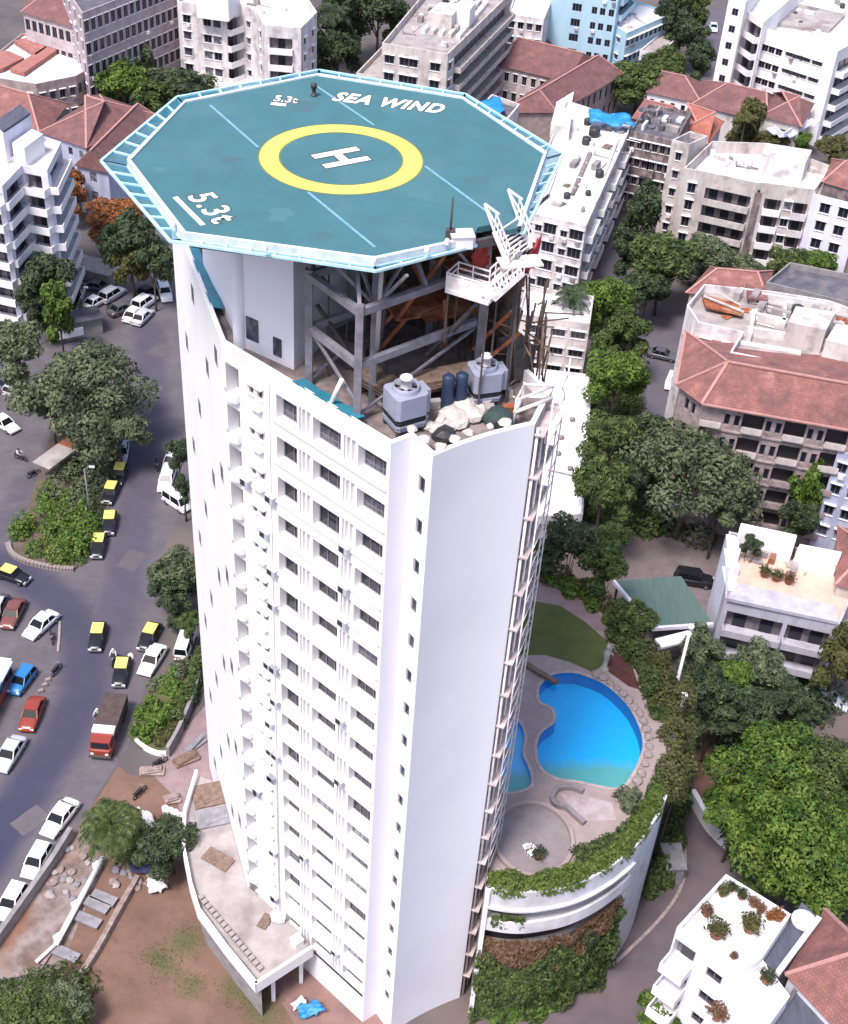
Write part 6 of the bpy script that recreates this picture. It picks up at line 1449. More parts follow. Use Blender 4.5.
mb = MB(); q = atl([(12, 552), (40, 564), (76, 568), (104, 530), (118, 470), (128, 420), (60, 400), (46, 450), (30, 500)], .16); mb.prism(q if area2(q) > 0 else q[::-1], 0, .16); struct('traffic_island', mb, mat('island_soil', (.13, .095, .08), .95, (.08, .06, .045), .7, 7))
mb = MB(); q = atl([(128, 735), (140, 748), (166, 752), (203, 690), (200, 655), (168, 668)], .2); mb.prism(q if area2(q) > 0 else q[::-1], 0, .2); struct('garden_bed', mb, mat('garden_soil', (.11, .10, .05), .95, (.07, .07, .03), .6, 7))
# bus shelter on the island
bs = thing('bus_shelter', 'long narrow bus shelter with a grey roof rusting at one end beside the big tree', 'bus shelter', tuple(at(57, 462, 0)), 0)
a, b_ = at(41, 466, 2.7), at(76, 440, 2.7); e, L = unit2(a, b_); m_ = (a+b_)/2
mb = MB(); mb.box(a.lerp(b_, .36), (L*.72, 2.6, .14), atan2(e.y, e.x)); part('roof', mb, M['terr'], bs); mb = MB(); mb.box(a.lerp(b_, .86), (L*.28, 2.6, .13), atan2(e.y, e.x)); part('roof_end', mb, M['rust'], bs)
for t in (.05, .5, .95): mb = MB(); p = a.lerp(b_, t); mb.beam(V3((p.x, p.y, 0)), V3((p.x, p.y, 2.65)), .14, .14); part('post', mb, M['steel'], bs)
mb = MB(); mb.box(V3((m_.x, m_.y, .45)), (L*.8, .5, .12), atan2(e.y, e.x)); part('bench', mb, M['wood'], bs)
# long white pipe, slabs, rubble of the building plot
mb = MB(); mb.tube([at(103, 857, .75), at(56, 944, .75)], .24, 10); mb.tube([at(56, 944, .6), at(36, 962, .55)], .16, 8)
for x, y in ((97, 868), (76, 907), (58, 940)): p = at(x, y, 0); mb.box(p+V3((0, 0, .3)), (.6, .5, .6), .8)
solo('white_pipe', mb, M['white'], 'long white pipe running across the building plot at the lower left', 'pipe')
for i, (x, y, rz, lab) in enumerate(((104, 898, -.35, 'farthest of the grey concrete slabs over the trench'), (97, 905, -.38, 'second grey slab over the trench, close to the farthest one'), (88, 920, -.34, 'third grey slab over the trench, lying rather flat'), (66, 954, -.36, 'nearest grey slab at the lower end of the trench'))):
    mb = MB(); mb.box(at(x, y, .3), (2.3, .95, .22), rz); mb.box(at(x, y, .3)+V3((0, 0, .12)), (2.0, .1, .06), rz); solo('concrete_slab', mb, M['slab'], lab, 'slab')
gr = random.Random(21)
for i in range(46):
    if i < 26: x, y = gr.uniform(70, 110), gr.uniform(838, 900); 
    else: x, y = gr.uniform(112, 175), gr.uniform(862, 892)
    if i < 26: x -= (y-838)*.5
    mb = MB(); sack(mb, at(x, y, .02), gr.uniform(.18, .45)); solo('rubble_stone', mb, M[gr.choice(['rubble', 'terr', 'slab'])], 'rubble stone scattered on the building plot at the lower left', 'stone', group='rubble on the building plot')
cloth('crumpled white sheet at the corner of the red earth plot below the palm', [at(146, 880, .8), at(160, 874, 1.2), at(168, 888, .7), at(150, 894, .4)], M['tarp_white'], 7, .4, 'sheet', 'sheet')
cloth('dark blue tarpaulin over a heap in the shade between the two palms', [at(126, 846, .8), at(150, 848, 1.4), at(152, 872, 1.2), at(130, 872, .6)], mat('tarp_navy', (.03, .04, .12), .7, (.02, .02, .06), 1.5), 7, .3, 'tarpaulin', 'tarpaulin')
cloth('pale grey sheet draped on the rubble right of the palm', [at(136, 806, .9), at(150, 812, 1.1), at(160, 828, .7), at(146, 826, .4)], M['tarp_white'], 6, .3, 'sheet', 'sheet')
for i, (x, y) in enumerate(((166, 815), (171, 817), (176, 819), (181, 822), (186, 828), (190, 838))):
    mb = MB(); mb.lathe(at(x, y, 0), [(.25, 0), (.3, .7), (.33, 1.1), (.2, 1.15)], 12); solo('white_drum', mb, M['white'], 'white drum in the row by the dark palm near the porch', 'drum', group='white drums by the palm')
mb = MB(); mb.box(at(669, 873, 0)+V3((0, 0, 1.2)), (1.6, 2.6, 2.4), .1); mb.box(at(669, 873, 0)+V3((0, 0, 2.45)), (1.9, 2.9, .15), .1); solo('pump_house', mb, M['slab'], 'small grey pump house beside the access road under the podium', 'pump house')
for (x0, y0), (x1, y1), z0, z1, lab in (((675, 690), (687, 646), 0, 8.0, 'tall pale post standing in the planted slope right of the pool'), ((674, 735), (680, 690), 0, 5.0, 'shorter pale post lower down in the planted slope right of the pool')):
    p = at(x0, y0, ZD-6); mb = MB(); p0 = V3((p.x, p.y, 0)); top = ZD-6+8 if z1 > 6 else ZD-6+5; mb.tube([p0, V3((p.x, p.y, top))], [.2, .14], 8); mb.lathe(V3((p.x, p.y, top)), [(.14, 0), (.32, .1), (.32, .35), (.05, .5)], 10)
    solo('lamp_post', mb, M['white'], lab, 'post')
for x0, y0, x1, y1, lab, g in ((736, 524, 796, 538, '', ''),):
    for k in range(7):
        p = at(x0+(x1-x0)*k/6, y0+(y1-y0)*k/6-4, 0); p = at(744+9*k, 522+2*k, 0); mb = MB(); mb.beam(p, p+V3((0, 0, 2.6)), .35, .35); mb.box(p+V3((0, 0, 2.7)), (.5, .5, .12))
        solo('gate_pillar', mb, M['cream'], 'small cream pillar in the row below the stone mansion', 'pillar', group='pillars below the mansion')

for r_, px, z, n_, sd in ((r4, [(0, 168), (36, 164), (48, 148), (10, 140)], 21.95, 7, 1),):
    clutter(r_, px, z, n_, sd)
by = {o.get('label'): o for o in bpy.data.objects if o.get('category')}
for lab, px, z, n_, sd in (
    ('long white apartment building right behind the pad with a grey streaked flat roof', [(548, 205), (582, 214), (626, 128), (584, 118)], 13.45, 26, 2),
    ('tan apartment building with four balcony bands and a dark vertical slot at the right', [(700, 164), (800, 180), (816, 168), (716, 148)], 13.65, 18, 4),
    ('white roof terraces cluttered with ledges and rusty sheets behind the red hip roof', [(706, 312), (840, 348), (850, 318), (716, 292)], 20.05, 38, 5),
    ('cream apartment block with long slanted balcony slabs just above the SEA WIND lettering', [(396, 40), (444, 48), (490, 2), (440, -10)], 18.85, 18, 6),
    ('large white apartment building with four rows of dark windows at the top right corner', [(776, 24), (832, 42), (880, 16), (812, -8)], 16.15, 16, 7),
    ('white apartment building with a stack of curved corner balconies above the pad edge', [(186, 0), (300, 22), (300, 4), (196, -16)], 16.45, 14, 8),
    ('dark weather stained tenement between the white building and the tan apartments', [(638, 128), (672, 136), (686, 116), (650, 108)], 13.55, 12, 9),
    ('flat white roofed hall with window bands beside the pale blue tower', [(610, 16), (628, 28), (662, 14), (640, 6)], 9.65, 7, 10),
    ('small cream block with three floors of square windows right of the tower top', [(530, 308), (584, 316), (588, 300), (532, 294)], 11.45, 7, 11),
    ('blue white apartment building at the right edge below the tan apartment', [(818, 190), (856, 200), (866, 184), (830, 174)], 14.45, 6, 12),
    ('streaked blue grey apartment building at the right edge below the mansion', [(846, 450), (880, 456), (890, 420), (860, 410)], 14.35, 6, 13)):
    clutter(by[lab], px, z, n_, sd)

# ============================================================ TREES AND PLANTS
CAM = V3((0, 0, CAMH))
def leaf_quad(mb, c, nrm, s, r_):
    t = nrm.cross(V3((r_.uniform(-1, 1), r_.uniform(-1, 1), r_.uniform(-1, 1))))
    if t.length < 1e-3: t = V3((1, 0, 0))
    t.normalize(); b = nrm.cross(t); w = s*r_.uniform(.35, .6)
    o = len(mb.v); fold = nrm*s*r_.uniform(-.25, .1)
    mb.v += [c-t*s, c-b*w+fold, c+t*s, c+b*w+fold]; mb.f.append([o, o+1, o+2, o+3]); mb.m.append(0)
def crown_mesh(name, seed, n, lobes, leaf, ratio=.8, drop=0., spread=.72):
    r_ = random.Random(seed); L = []
    L.append((V3((0, 0, -.05)), .44))
    for k in range(lobes):
        a = k*2.399+r_.uniform(-.4, .4); q = math.sqrt((k+.5)/lobes)*spread
        z = (1-q*q)*.58*ratio+r_.uniform(-.34, .24)*ratio
        L.append((V3((q*cos(a), q*sin(a), z-.1)), r_.uniform(.15, .36)))
    for k in range(lobes//2):
        a = k*2.399*1.3+1; q = r_.uniform(.45, .78)*spread/.72; L.append((V3((q*cos(a), q*sin(a), -r_.uniform(.3, .75)*ratio)), r_.uniform(.22, .34)))
    mb = MB(); tot = sum(R_**2 for _, R_ in L)
    for c, R_ in L:
        for _ in range(int(n*R_*R_/tot)):
            d = V3((r_.gauss(0, 1), r_.gauss(0, 1), r_.gauss(0, 1)+.35)).normalized()
            rad = R_*(r_.uniform(.78, 1.12) if r_.random() < .8 else r_.uniform(.3, .9))
            p = c+V3((d.x*rad, d.y*rad, d.z*rad*ratio))
            if any((p-c2).length < R2*.62 for c2, R2 in L if c2 is not c): 
                if r_.random() < .8: continue
            nn = (d+V3((r_.uniform(-.7, .7), r_.uniform(-.7, .7), r_.uniform(-.2, .9)))).normalized()
            leaf_quad(mb, p+V3((0, 0, -drop*(1-d.z)*.2)), nn, leaf*r_.uniform(.6, 1.35), r_)
    return mb
CR_ = [crown_mesh('a', 1, 6800, 22, .062, .78), crown_mesh('b', 2, 4800, 15, .078, .9), crown_mesh('c', 3, 5600, 18, .070, .7, spread=.8), crown_mesh('d', 4, 3400, 11, .095, 1.15, spread=.6), crown_mesh('e', 5, 13500, 32, .042, .75, spread=.86)]
CM = {}
def trunk_mesh(seed):
    r_ = random.Random(seed); mb = MB()
    mb.tube([V3((0, 0, 0)), V3((.05, .02, .5)), V3((.0, .05, 1))], [.11, .08, .06], 8)
    for k in range(6):
        a = k*1.05+r_.uniform(-.3, .3); z = r_.uniform(.6, .95); l = r_.uniform(.35, .6)
        mb.tube([V3((0, .02, z)), V3((cos(a)*l*.5, sin(a)*l*.5, z+l*.4)), V3((cos(a)*l, sin(a)*l, z+l*.9))], [.045, .03, .012], 6)
    return mb.mesh('trunk', M['bark'])
TM = [trunk_mesh(1), trunk_mesh(2)]
def in_poly(x, y, P):
    c = False; j = len(P)-1
    for i in range(len(P)):
        if (P[i].y > y) != (P[j].y > y) and x < (P[j].x-P[i].x)*(y-P[i].y)/(P[j].y-P[i].y)+P[i].x: c = not c
        j = i
    return c
def tree(x, y, rpx, h, label, m='leaf_mid', v=0, ratio=1.0, group=None, name='tree', sx=1.0, seed=0):
    """leafy tree whose crown centre is seen at x, y with a crown radius of rpx pixels"""
    zc = max(1.2, h-1.5)
    for _ in range(4):
        c = at(x, y, zc); r_ = rpx*(c-CAM).length/FPX; zc = max(r_*.55*ratio, h-r_*.62*ratio)
    c = at(x, y, zc); t = thing(name, label, 'tree', (c.x, c.y, 0), group=group)
    key = (v, m)
    if key not in CM: CM[key] = CR_[v].mesh('crown', M[m])
    o = link('crown', CM[key], t, (0, 0, zc), random.uniform(0, 6.28)); k = 1.04
    o.scale = (r_*k*sx, r_*k/sx**.5, r_*k*ratio)
    tr = link('trunk', random.choice(TM), t, (0, 0, 0), random.uniform(0, 6)); zb = 0.
    if h >= 17 and in_poly(c.x, c.y, deckpoly): zb = ZD
    tr.location.z = zb; th = max(.5, (zc-zb)*.74)
    tr.scale = (max(1.4, min(r_*.5, 3.2)),)*2+(th,)
    return t
TREES = [
 (82, 392, 56, 13, 'biggest grey green tree covering the head of the traffic island', 'leaf_grey', 4, .8, 1.08),
 (118, 425, 26, 9, 'grey green bough tree at the right end of the traffic island', 'leaf_grey', 2, .9),
 (50, 404, 21, 8, 'grey green tree at the left flank of the traffic island', 'leaf_grey', 1, .9),
 (14, 348, 30, 11, 'grey green round tree at the left edge beside the kiosk', 'leaf_grey', 0, .9),
 (46, 282, 25, 12, 'dark leafy tree right in front of the saw-tooth apartment block', 'leaf_dark', 1, 1.1),
 (58, 312, 17, 10, 'narrow fresh green tree left of the parking shed', 'leaf_bright', 3, 1.4),
 (32, 300, 17, 9, 'small dark tree at the foot of the saw-tooth block', 'leaf_dark', 0, 1),
 (130, 240, 28, 13, 'dark green tree between the tiled wing and the tower', 'leaf_dark', 0, 1),
 (152, 258, 20, 11, 'small dark tree touching the left edge of the tower', 'leaf_dark', 2, 1.1),
 (114, 216, 27, 9, 'tree with orange blossom below the tiled wing', 'leaf_orange', 2, .7),
 (130, 264, 16, 9, 'olive tree over the end of the parking shed', 'leaf_olive', 1, 1.1),
 (70, 192, 18, 8, 'rust orange flowering tree beside the tin shed', 'leaf_orange', 1, 1.1),
 (122, 84, 26, 10, 'bright green spreading tree beyond the left pad corner', 'leaf_bright', 0, .8),
 (176, 88, 30, 9, 'dark green spreading tree beyond the left pad corner', 'leaf_dark', 2, .7, 1.2),
 (150, 100, 22, 8, 'mid green tree tucked behind the safety net at left', 'leaf_mid', 1, .8),
 (140, 66, 14, 9, 'slim grey green tree before the mauve block', 'leaf_grey', 3, 1.2),
 (28, 82, 16, 6, 'low dark tree between the courtyard house and the salmon roof', 'leaf_dark', 2, .7, 1.3),
 (10, 80, 14, 6, 'low olive tree at the left edge above the salmon roof', 'leaf_olive', 1, .8),
 (338, 52, 20, 11, 'dark tree behind the top edge of the pad', 'leaf_dark', 0, 1),
 (336, 20, 22, 14, 'tall dark tree at the top edge above the pad', 'leaf_dark', 3, 1.2),
 (378, 10, 26, 14, 'broad blue green tree at the top edge left of the cream slabs', 'leaf_dark', 0, .9, 1.1),
 (398, 22, 16, 10, 'grey green tree leaning over the cream slab roof', 'leaf_grey', 1, 1),
 (524, 36, 14, 8, 'yellow olive tree between the cream slabs and the pale blue tower', 'leaf_olive', 1, .9),
 (640, 78, 27, 10, 'wide olive green tree in front of the pale blue tower', 'leaf_mid', 2, .7, 1.25),
 (664, 66, 22, 9, 'mid green tree right of the ribbed grey wing', 'leaf_mid', 0, .8, 1.1),
 (690, 36, 18, 11, 'dark tree beside the lane at the top', 'leaf_dark', 0, 1),
 (672, 20, 18, 12, 'dark tree behind the flat white roofed hall', 'leaf_dark', 3, 1),
 (700, 62, 14, 10, 'dark tree at the near end of the top lane', 'leaf_dark', 1, 1.1),
 (690, 4, 18, 12, 'green tree at the top edge over the lane', 'leaf_mid', 0, .9),
 (748, 124, 16, 9, 'yellow green tree in the middle of the roof cluster', 'leaf_olive', 3, 1.1),
 (776, 140, 14, 6, 'yellow green shrub tree behind the tan apartment roof', 'leaf_olive', 0, .7, 1.3),
 (798, 142, 13, 6, 'small green tree right behind the tan apartment roof', 'leaf_bright', 1, .8),
 (836, 148, 18, 7, 'olive tree at the right edge below the top right block', 'leaf_olive', 2, .7),
 (742, 132, 12, 6, 'grey green tree beside the grimy roofs', 'leaf_grey', 1, .9),
 (640, 216, 20, 12, 'dark green tree filling the gap below the dark tenement', 'leaf_dark', 3, 1.3),
 (628, 250, 18, 10, 'dark tree in the alley beside the white building', 'leaf_dark', 1, 1.1),
 (664, 262, 32, 12, 'large mixed green tree in front of the tan apartment', 'leaf_mid', 0, .85, 1.1),
 (706, 254, 24, 10, 'grey green tree in front of the dark slot of the tan apartment', 'leaf_grey', 2, .8),
 (648, 288, 22, 9, 'dark tree over the lane left of the white terraces', 'leaf_dark', 2, .8),
 (740, 266, 18, 8, 'grey green shrub tree below the tan apartment', 'leaf_grey', 0, .7, 1.3),
 (786, 266, 20, 8, 'bright green tree below the white balconies of the tan apartment', 'leaf_mid', 1, .8, 1.2),
 (818, 264, 18, 8, 'fresh green tree below the blue white building', 'leaf_bright', 2, .8),
 (606, 300, 27, 12, 'fresh green tree beside the cream block', 'leaf_bright', 0, .95),
 (628, 330, 22, 11, 'mid green tree between the cream block and the lane', 'leaf_mid', 1, 1),
 (618, 374, 30, 13, 'fresh green tree beside the upper end of the long white roof', 'leaf_bright', 0, .9),
 (604, 356, 17, 10, 'olive tree close to the upper end of the long white roof', 'leaf_mid', 3, 1.2),
 (612, 436, 28, 13, 'mid green tree beside the middle of the long white roof', 'leaf_mid', 0, .95),
 (604, 484, 30, 14, 'tall mid green tree beside the lower end of the long white roof', 'leaf_mid', 2, 1.1),
 (634, 478, 20, 11, 'dark green tree between the long white roof and the large grey tree', 'leaf_dark', 1, 1.1),
 (692, 466, 56, 15, 'largest grey green tree in front of the stone mansion', 'leaf_grey', 4, .85),
 (700, 410, 20, 13, 'olive tree just below the corner of the red hip roof', 'leaf_olive', 3, 1),
 (660, 440, 24, 11, 'dark grey green tree left of the largest grey tree', 'leaf_dark', 1, 1),
 (724, 492, 26, 12, 'dusty green tree at the right flank of the largest grey tree', 'leaf_grey', 2, .9),
 (802, 492, 20, 11, 'upright fresh green tree against the stone mansion wall', 'leaf_bright', 3, 1.6),
 (800, 520, 20, 8, 'dark tree at the foot of the stone mansion', 'leaf_dark', 1, 1),
 (752, 545, 10, 12, 'small dark green tree at the back of the peach terrace', 'leaf_dark', 1, 1),
 (572, 540, 28, 21, 'dark blue green tree behind the lawn by the tower', 'leaf_dark', 0, .9),
 (548, 552, 18, 20, 'dark tree touching the right edge of the tower above the lawn', 'leaf_dark', 2, .9),
 (604, 566, 24, 21, 'mid green tree at the head of the garden path', 'leaf_mid', 1, 1),
 (612, 540, 20, 18, 'mid green tree above the garden path', 'leaf_mid', 0, 1),
 (632, 622, 24, 19, 'green tree hiding the left corner of the green shed', 'leaf_mid', 0, .9),
 (655, 668, 16, 18, 'olive shrub tree at the upper end of the planted slope', 'leaf_olive', 3, 1.3),
 (672, 700, 20, 14, 'olive tree in the middle of the planted slope by the pool', 'leaf_olive', 1, 1.2),
 (664, 740, 20, 15, 'olive tree on the planted slope near the pool rim', 'leaf_olive', 2, 1),
 (678, 775, 18, 13, 'dark green tree at the lower end of the planted slope', 'leaf_mid', 3, 1.2),
 (660, 712, 16, 17, 'fresh green shrub tree beside the pool rim stones', 'leaf_mid', 0, 1),
 (686, 735, 16, 10, 'dark tree behind the pale posts', 'leaf_dark', 1, 1.2),
 (700, 650, 22, 9, 'blue grey tree at the corner of the terrace building', 'leaf_grey', 1, .9),
 (706, 690, 26, 10, 'dark green tree in the shade below the green shed', 'leaf_dark', 0, .9),
 (730, 678, 20, 9, 'mid green tree in front of the ribbed terrace floors', 'leaf_bright', 2, .9),
 (760, 668, 26, 9, 'blue grey tree hiding the middle of the ribbed terrace floors', 'leaf_grey', 0, .9, 1.15),
 (748, 706, 26, 9, 'dark tree below the terrace building', 'leaf_dark', 2, .8, 1.2),
 (790, 700, 22, 8, 'dark tree between the terrace building and the bright trees', 'leaf_dark', 1, .9),
 (712, 722, 20, 7, 'dark shrub tree above the red earth patch', 'leaf_dark', 0, .8),
 (842, 658, 24, 10, 'olive tree at the right edge below the terrace building', 'leaf_olive', 1, 1.2),
 (770, 770, 50, 12, 'big bright green tree, the upper crown of the right hand clump', 'leaf_bright', 4, .75, 1.15),
 (826, 772, 40, 11, 'mid green tree at the right edge behind the bright clump', 'leaf_mid', 4, .8),
 (800, 838, 54, 13, 'biggest bright green tree above the pot plant terrace', 'leaf_bright', 4, .8, 1.1),
 (846, 856, 36, 11, 'bright green tree at the right edge above the red roof', 'leaf_bright', 0, .9),
 (738, 812, 32, 9, 'mid green tree at the left of the bright clump', 'leaf_bright', 2, .8),
 (768, 878, 22, 8, 'dark green tree right behind the white roof terrace', 'leaf_mid', 1, .8, 1.2),
 (742, 838, 20, 6, 'dark tree shading the curved boundary wall', 'leaf_dark', 2, .8),
 (176, 572, 25, 6.5, 'dusty dark green roadside tree at the left edge of the tower', 'leaf_grey', 0, 1, .85),
 (174, 600, 22, 5, 'dark lower roadside tree by the parked taxi', 'leaf_dark', 1, .9),
 (190, 622, 12, 5, 'small fresh green tree against the foot of the tower', 'leaf_mid', 2, .9),
 (178, 452, 12, 7, 'small dark tree beside the parked white van', 'leaf_dark', 1, 1.2),
 (184, 488, 10, 6, 'dark roadside bush tree between the white cars and the tower', 'leaf_dark', 3, 1.2),
 (658, 1024, 24, 6, 'small green tree at the bottom edge left of the white house', 'leaf_bright', 1, .8),
 (34, 1014, 34, 4.5, 'big green tree in the bottom left corner', 'leaf_mid', 4, .7, 1.15),
 (64, 1004, 22, 4, 'blue green small tree at the right of the bottom left corner', 'leaf_grey', 2, .8),
 (170, 842, 28, 6, 'dark tree between the bright palm and the porch', 'leaf_dark', 0, .8),
 (150, 850, 20, 4.5, 'low dark tree in the shade of the bright palm', 'leaf_dark', 1, .8),
]
for row in TREES:
    x, y, rp, h, lab, m, v, ratio = row[:8]
    tree(x, y, rp*1.1, h, lab, m, v, ratio*1.12, sx=row[8] if len(row) > 8 else 1.0)
# --- palms
def palm(x, y, rpx, h, label, m, nf=22, droop=1.0, leaflets=16):
    c = at(x, y, h); r_ = rpx*(c-CAM).length/FPX; t = thing('palm_tree', label, 'palm', (c.x, c.y, 0)); rr = random.Random(int(x))
    mb = MB(); mb.tube([V3((0, 0, 0)), V3((.1, .1, h*.5)), V3((0, 0, h))], [.28, .2, .16], 8); link('trunk', mb.mesh('trunk', M['bark']), t)
    mb = MB()
    for k in range(nf):
        a = k*2.399; el = rr.uniform(-.1, 1.1); L = r_*rr.uniform(.85, 1.15); d = V3((cos(a), sin(a), 0)); sd = V3((-sin(a), cos(a), 0))
        pts = []
        for q in range(leaflets+1):
            u = q/leaflets; pts.append(V3((0, 0, h))+d*L*u*cos(el*.6)*(1-.12*u)+V3((0, 0, L*(sin(el)*u-droop*.75*u*u))))
        for q in range(leaflets):
            u = q/leaflets; p = pts[q]; ln = L*.34*(1-abs(u-.4)*1.1)*(.4 if q == 0 else 1); f = (pts[q+1]-pts[q]).normalized()
            for s in (-1, 1):
                tip = p+sd*s*ln*.8+f*ln*.55-V3((0, 0, ln*.35)); mb.poly([p, p+f*L/leaflets*.8, tip])
        mb.tube(pts[::4], [.05]*len(pts[::4]), 4)
    link('fronds', mb.mesh('fronds', M[m]), t)
    return t
palm(112, 824, 37, 5.5, 'bushy green palm at the top of the building plot', 'leaf_mid', 64, .95)
palm(572, 296, 24, 13, 'dark feathery palm over the white roof of the cream block', 'leaf_dark', 20, .8)
palm(334, 12, 22, 13, 'tall dark palm at the top edge above the pad', 'leaf_dark', 20, .9)
palm(746, 118, 14, 9, 'yellow green palm among the tiled roofs', 'leaf_olive', 18, .9)
# --- hedges and beds: leaf masses on a line or over an area
def leaf_line(name, label, pts, w, h, n, leaf, m, cat, seed=1, z=None, wob=.25, round_=True):
    r_ = random.Random(seed); mb = MB(); seg = [(a, b, (b-a).length) for a, b in zip(pts[:-1], pts[1:])]; tot = sum(s[2] for s in seg)
    for a, b, L in seg:
        e = (b-a).normalized(); sd = V3((-e.y, e.x, 0)).normalized()
        for _ in range(int(n*L/tot)):
            u = r_.random(); p = a.lerp(b, u); an = r_.uniform(0, pi); rad = r_.uniform(.7, 1.1) if r_.random() < .8 else r_.uniform(.2, .8)
            k = 1+wob*sin(p.x*2.1+seed)*cos(p.y*1.7)
            q = p+sd*cos(an)*w/2*rad*k+V3((0, 0, sin(an)*h*rad*k)); nn = (sd*cos(an)+V3((0, 0, sin(an)+.2))+V3((r_.uniform(-.6, .6), r_.uniform(-.6, .6), r_.uniform(-.2, .6)))).normalized()
            leaf_quad(mb, q, nn, leaf*r_.uniform(.6, 1.3), r_)
    return solo(name, mb, M[m], label, cat)
hp = offs(rimS, .75)
leaf_line('hedge', 'clipped yellow green hedge following the curved rim of the pool deck', [p+V3((0, 0, ZD+.45)) for p in hp], 1.7, 1.45, 8500, .16, 'leaf_hedge', 'hedge', 3)
leaf_line('hedge', 'dark ragged shrubs inside the hedge below the big pool', [at(x, y, ZD) for x, y in ((574, 862), (590, 855), (606, 847), (622, 838), (634, 826), (645, 812), (656, 796), (662, 778))], 1.6, 1.1, 2600, .16, 'leaf_mid', 'shrubs', 4)
leaf_line('shrub', 'pale flowering shrub at the lower right of the big pool', [at(x, y, ZD) for x, y in ((618, 806), (628, 802), (636, 806))], 1.9, 1.3, 700, .15, 'leaf_grey', 'shrub', 5)
def bed(name, label, px, z, h, n, leaf, m, cat='shrubs', seed=1, clump=9, kind=None, lab=True):
    """bushy planting filling an area: many overlapping mounds of leaves"""
    r_ = random.Random(seed); P = [p for p in atl(px, z)]; xs = [p.x for p in P]; ys = [p.y for p in P]; mb = MB()
    def inside(x, y):
        c = False; j = len(P)-1
        for i in range(len(P)):
            if (P[i].y > y) != (P[j].y > y) and x < (P[j].x-P[i].x)*(y-P[i].y)/(P[j].y-P[i].y)+P[i].x: c = not c
            j = i
        return c
    cl = []
    while len(cl) < clump:
        x, y = r_.uniform(min(xs), max(xs)), r_.uniform(min(ys), max(ys))
        if inside(x, y): cl.append((V3((x, y, z)), r_.uniform(.5, 1.0)))
    A = abs(area2(P)); base = math.sqrt(A/clump)*.8
    for c, s in cl:
        R_ = base*s*1.25
        for _ in range(int(n/clump)):
            d = V3((r_.gauss(0, 1), r_.gauss(0, 1), abs(r_.gauss(0, .9)))).normalized(); rad = r_.uniform(.75, 1.1)
            p = c+V3((d.x*R_*rad, d.y*R_*rad, d.z*h*s*rad)); nn = (d+V3((r_.uniform(-.6, .6), r_.uniform(-.6, .6), r_.uniform(0, .8)))).normalized()
            leaf_quad(mb, p, nn, leaf*r_.uniform(.6, 1.3), r_)
    return solo(name, mb, M[m], label, cat)
bed('shrubbery', 'bright green bushes at the lower tip of the traffic island', [(14, 550), (40, 562), (78, 566), (98, 534), (80, 500), (44, 490), (24, 520)], .16, 2.6, 8000, .22, 'leaf_bright', seed=2, clump=34)
bed('shrubbery', 'grey green bushes in the middle of the traffic island under the tree', [(44, 498), (80, 508), (98, 500), (112, 460), (80, 446), (58, 470)], .16, 2.4, 4200, .24, 'leaf_grey', seed=3, clump=16)
bed('shrubbery', 'dark bushes on the right side of the traffic island behind the taxis', [(78, 540), (100, 528), (112, 486), (116, 448), (100, 450), (88, 500)], .16, 1.8, 2600, .22, 'leaf_dark', seed=4, clump=14)
bed('shrubbery', 'bright green bushes filling the left half of the roadside garden', [(132, 734), (150, 744), (164, 720), (180, 690), (178, 672), (160, 684), (146, 704)], .2, 1.4, 6200, .18, 'leaf_bright', seed=5, clump=34)
bed('shrubbery', 'brownish olive ground shrubs in the right half of the roadside garden', [(152, 744), (166, 748), (184, 716), (186, 694), (170, 708)], .2, .8, 1800, .16, 'leaf_olive', seed=6, clump=14)
leaf_line('hedge', 'clipped dark hedge along the tower side of the roadside garden', [at(x, y, .2) for x, y in ((176, 728), (186, 706), (196, 682), (202, 656))], 1.6, 1.7, 2400, .18, 'leaf_mid', 'hedge', 8)
bed('shrubbery', 'dusty shrubs between the white car and the roadside garden', [(150, 690), (166, 668), (186, 650), (200, 650), (190, 670), (165, 690)], .2, 1.3, 1500, .18, 'leaf_grey', seed=7, clump=10)
bed('shrubbery', 'mixed olive shrubs covering the planted slope right of the pool', [(655, 690), (672, 680), (690, 690), (688, 760), (684, 800), (668, 800), (668, 740)], 12, 3.4, 6500, .26, 'leaf_olive', seed=8, clump=26)
bed('shrubbery', 'dark green shrubs on the strip between the podium and the access road', [(674, 800), (688, 812), (680, 850), (668, 880), (650, 906), (636, 930), (648, 895), (660, 850)], 0, 2.8, 5600, .28, 'leaf_mid', seed=9, clump=22)
bed('shrubbery', 'green shrubs along the head of the lawn behind the tower', [(528, 586), (552, 580), (580, 590), (610, 606), (622, 630), (606, 622), (578, 598), (548, 588)], ZD, 1.4, 2800, .22, 'leaf_bright', seed=10, clump=16)
bed('shrubbery', 'dark undergrowth in the shade below the terrace building', [(690, 660), (730, 650), (830, 676), (840, 720), (760, 740), (700, 730)], 0, 3.0, 6000, .32, 'leaf_dark', seed=11, clump=30)
bed('shrubbery', 'dark undergrowth under the bright green trees at the right', [(720, 740), (790, 720), (860, 740), (870, 900), (800, 905), (742, 850)], 0, 3.2, 6000, .34, 'leaf_mid', seed=12, clump=30)
bed('shrubbery', 'undergrowth beneath the trees along the long white roof', [(596, 400), (640, 400), (650, 540), (590, 560), (588, 520)], 0, 3.5, 5200, .34, 'leaf_mid', seed=13, clump=26)
bed('shrubbery', 'undergrowth under the trees beside the cream block', [(596, 300), (630, 290), (650, 300), (646, 350), (636, 400), (600, 400)], 0, 3.2, 3600, .36, 'leaf_mid', seed=14, clump=20)
bed('shrubbery', 'undergrowth below the tan apartment building', [(650, 240), (700, 244), (830, 262), (826, 278), (690, 276), (640, 290)], 0, 3.0, 4200, .4, 'leaf_dark', seed=15, clump=28)
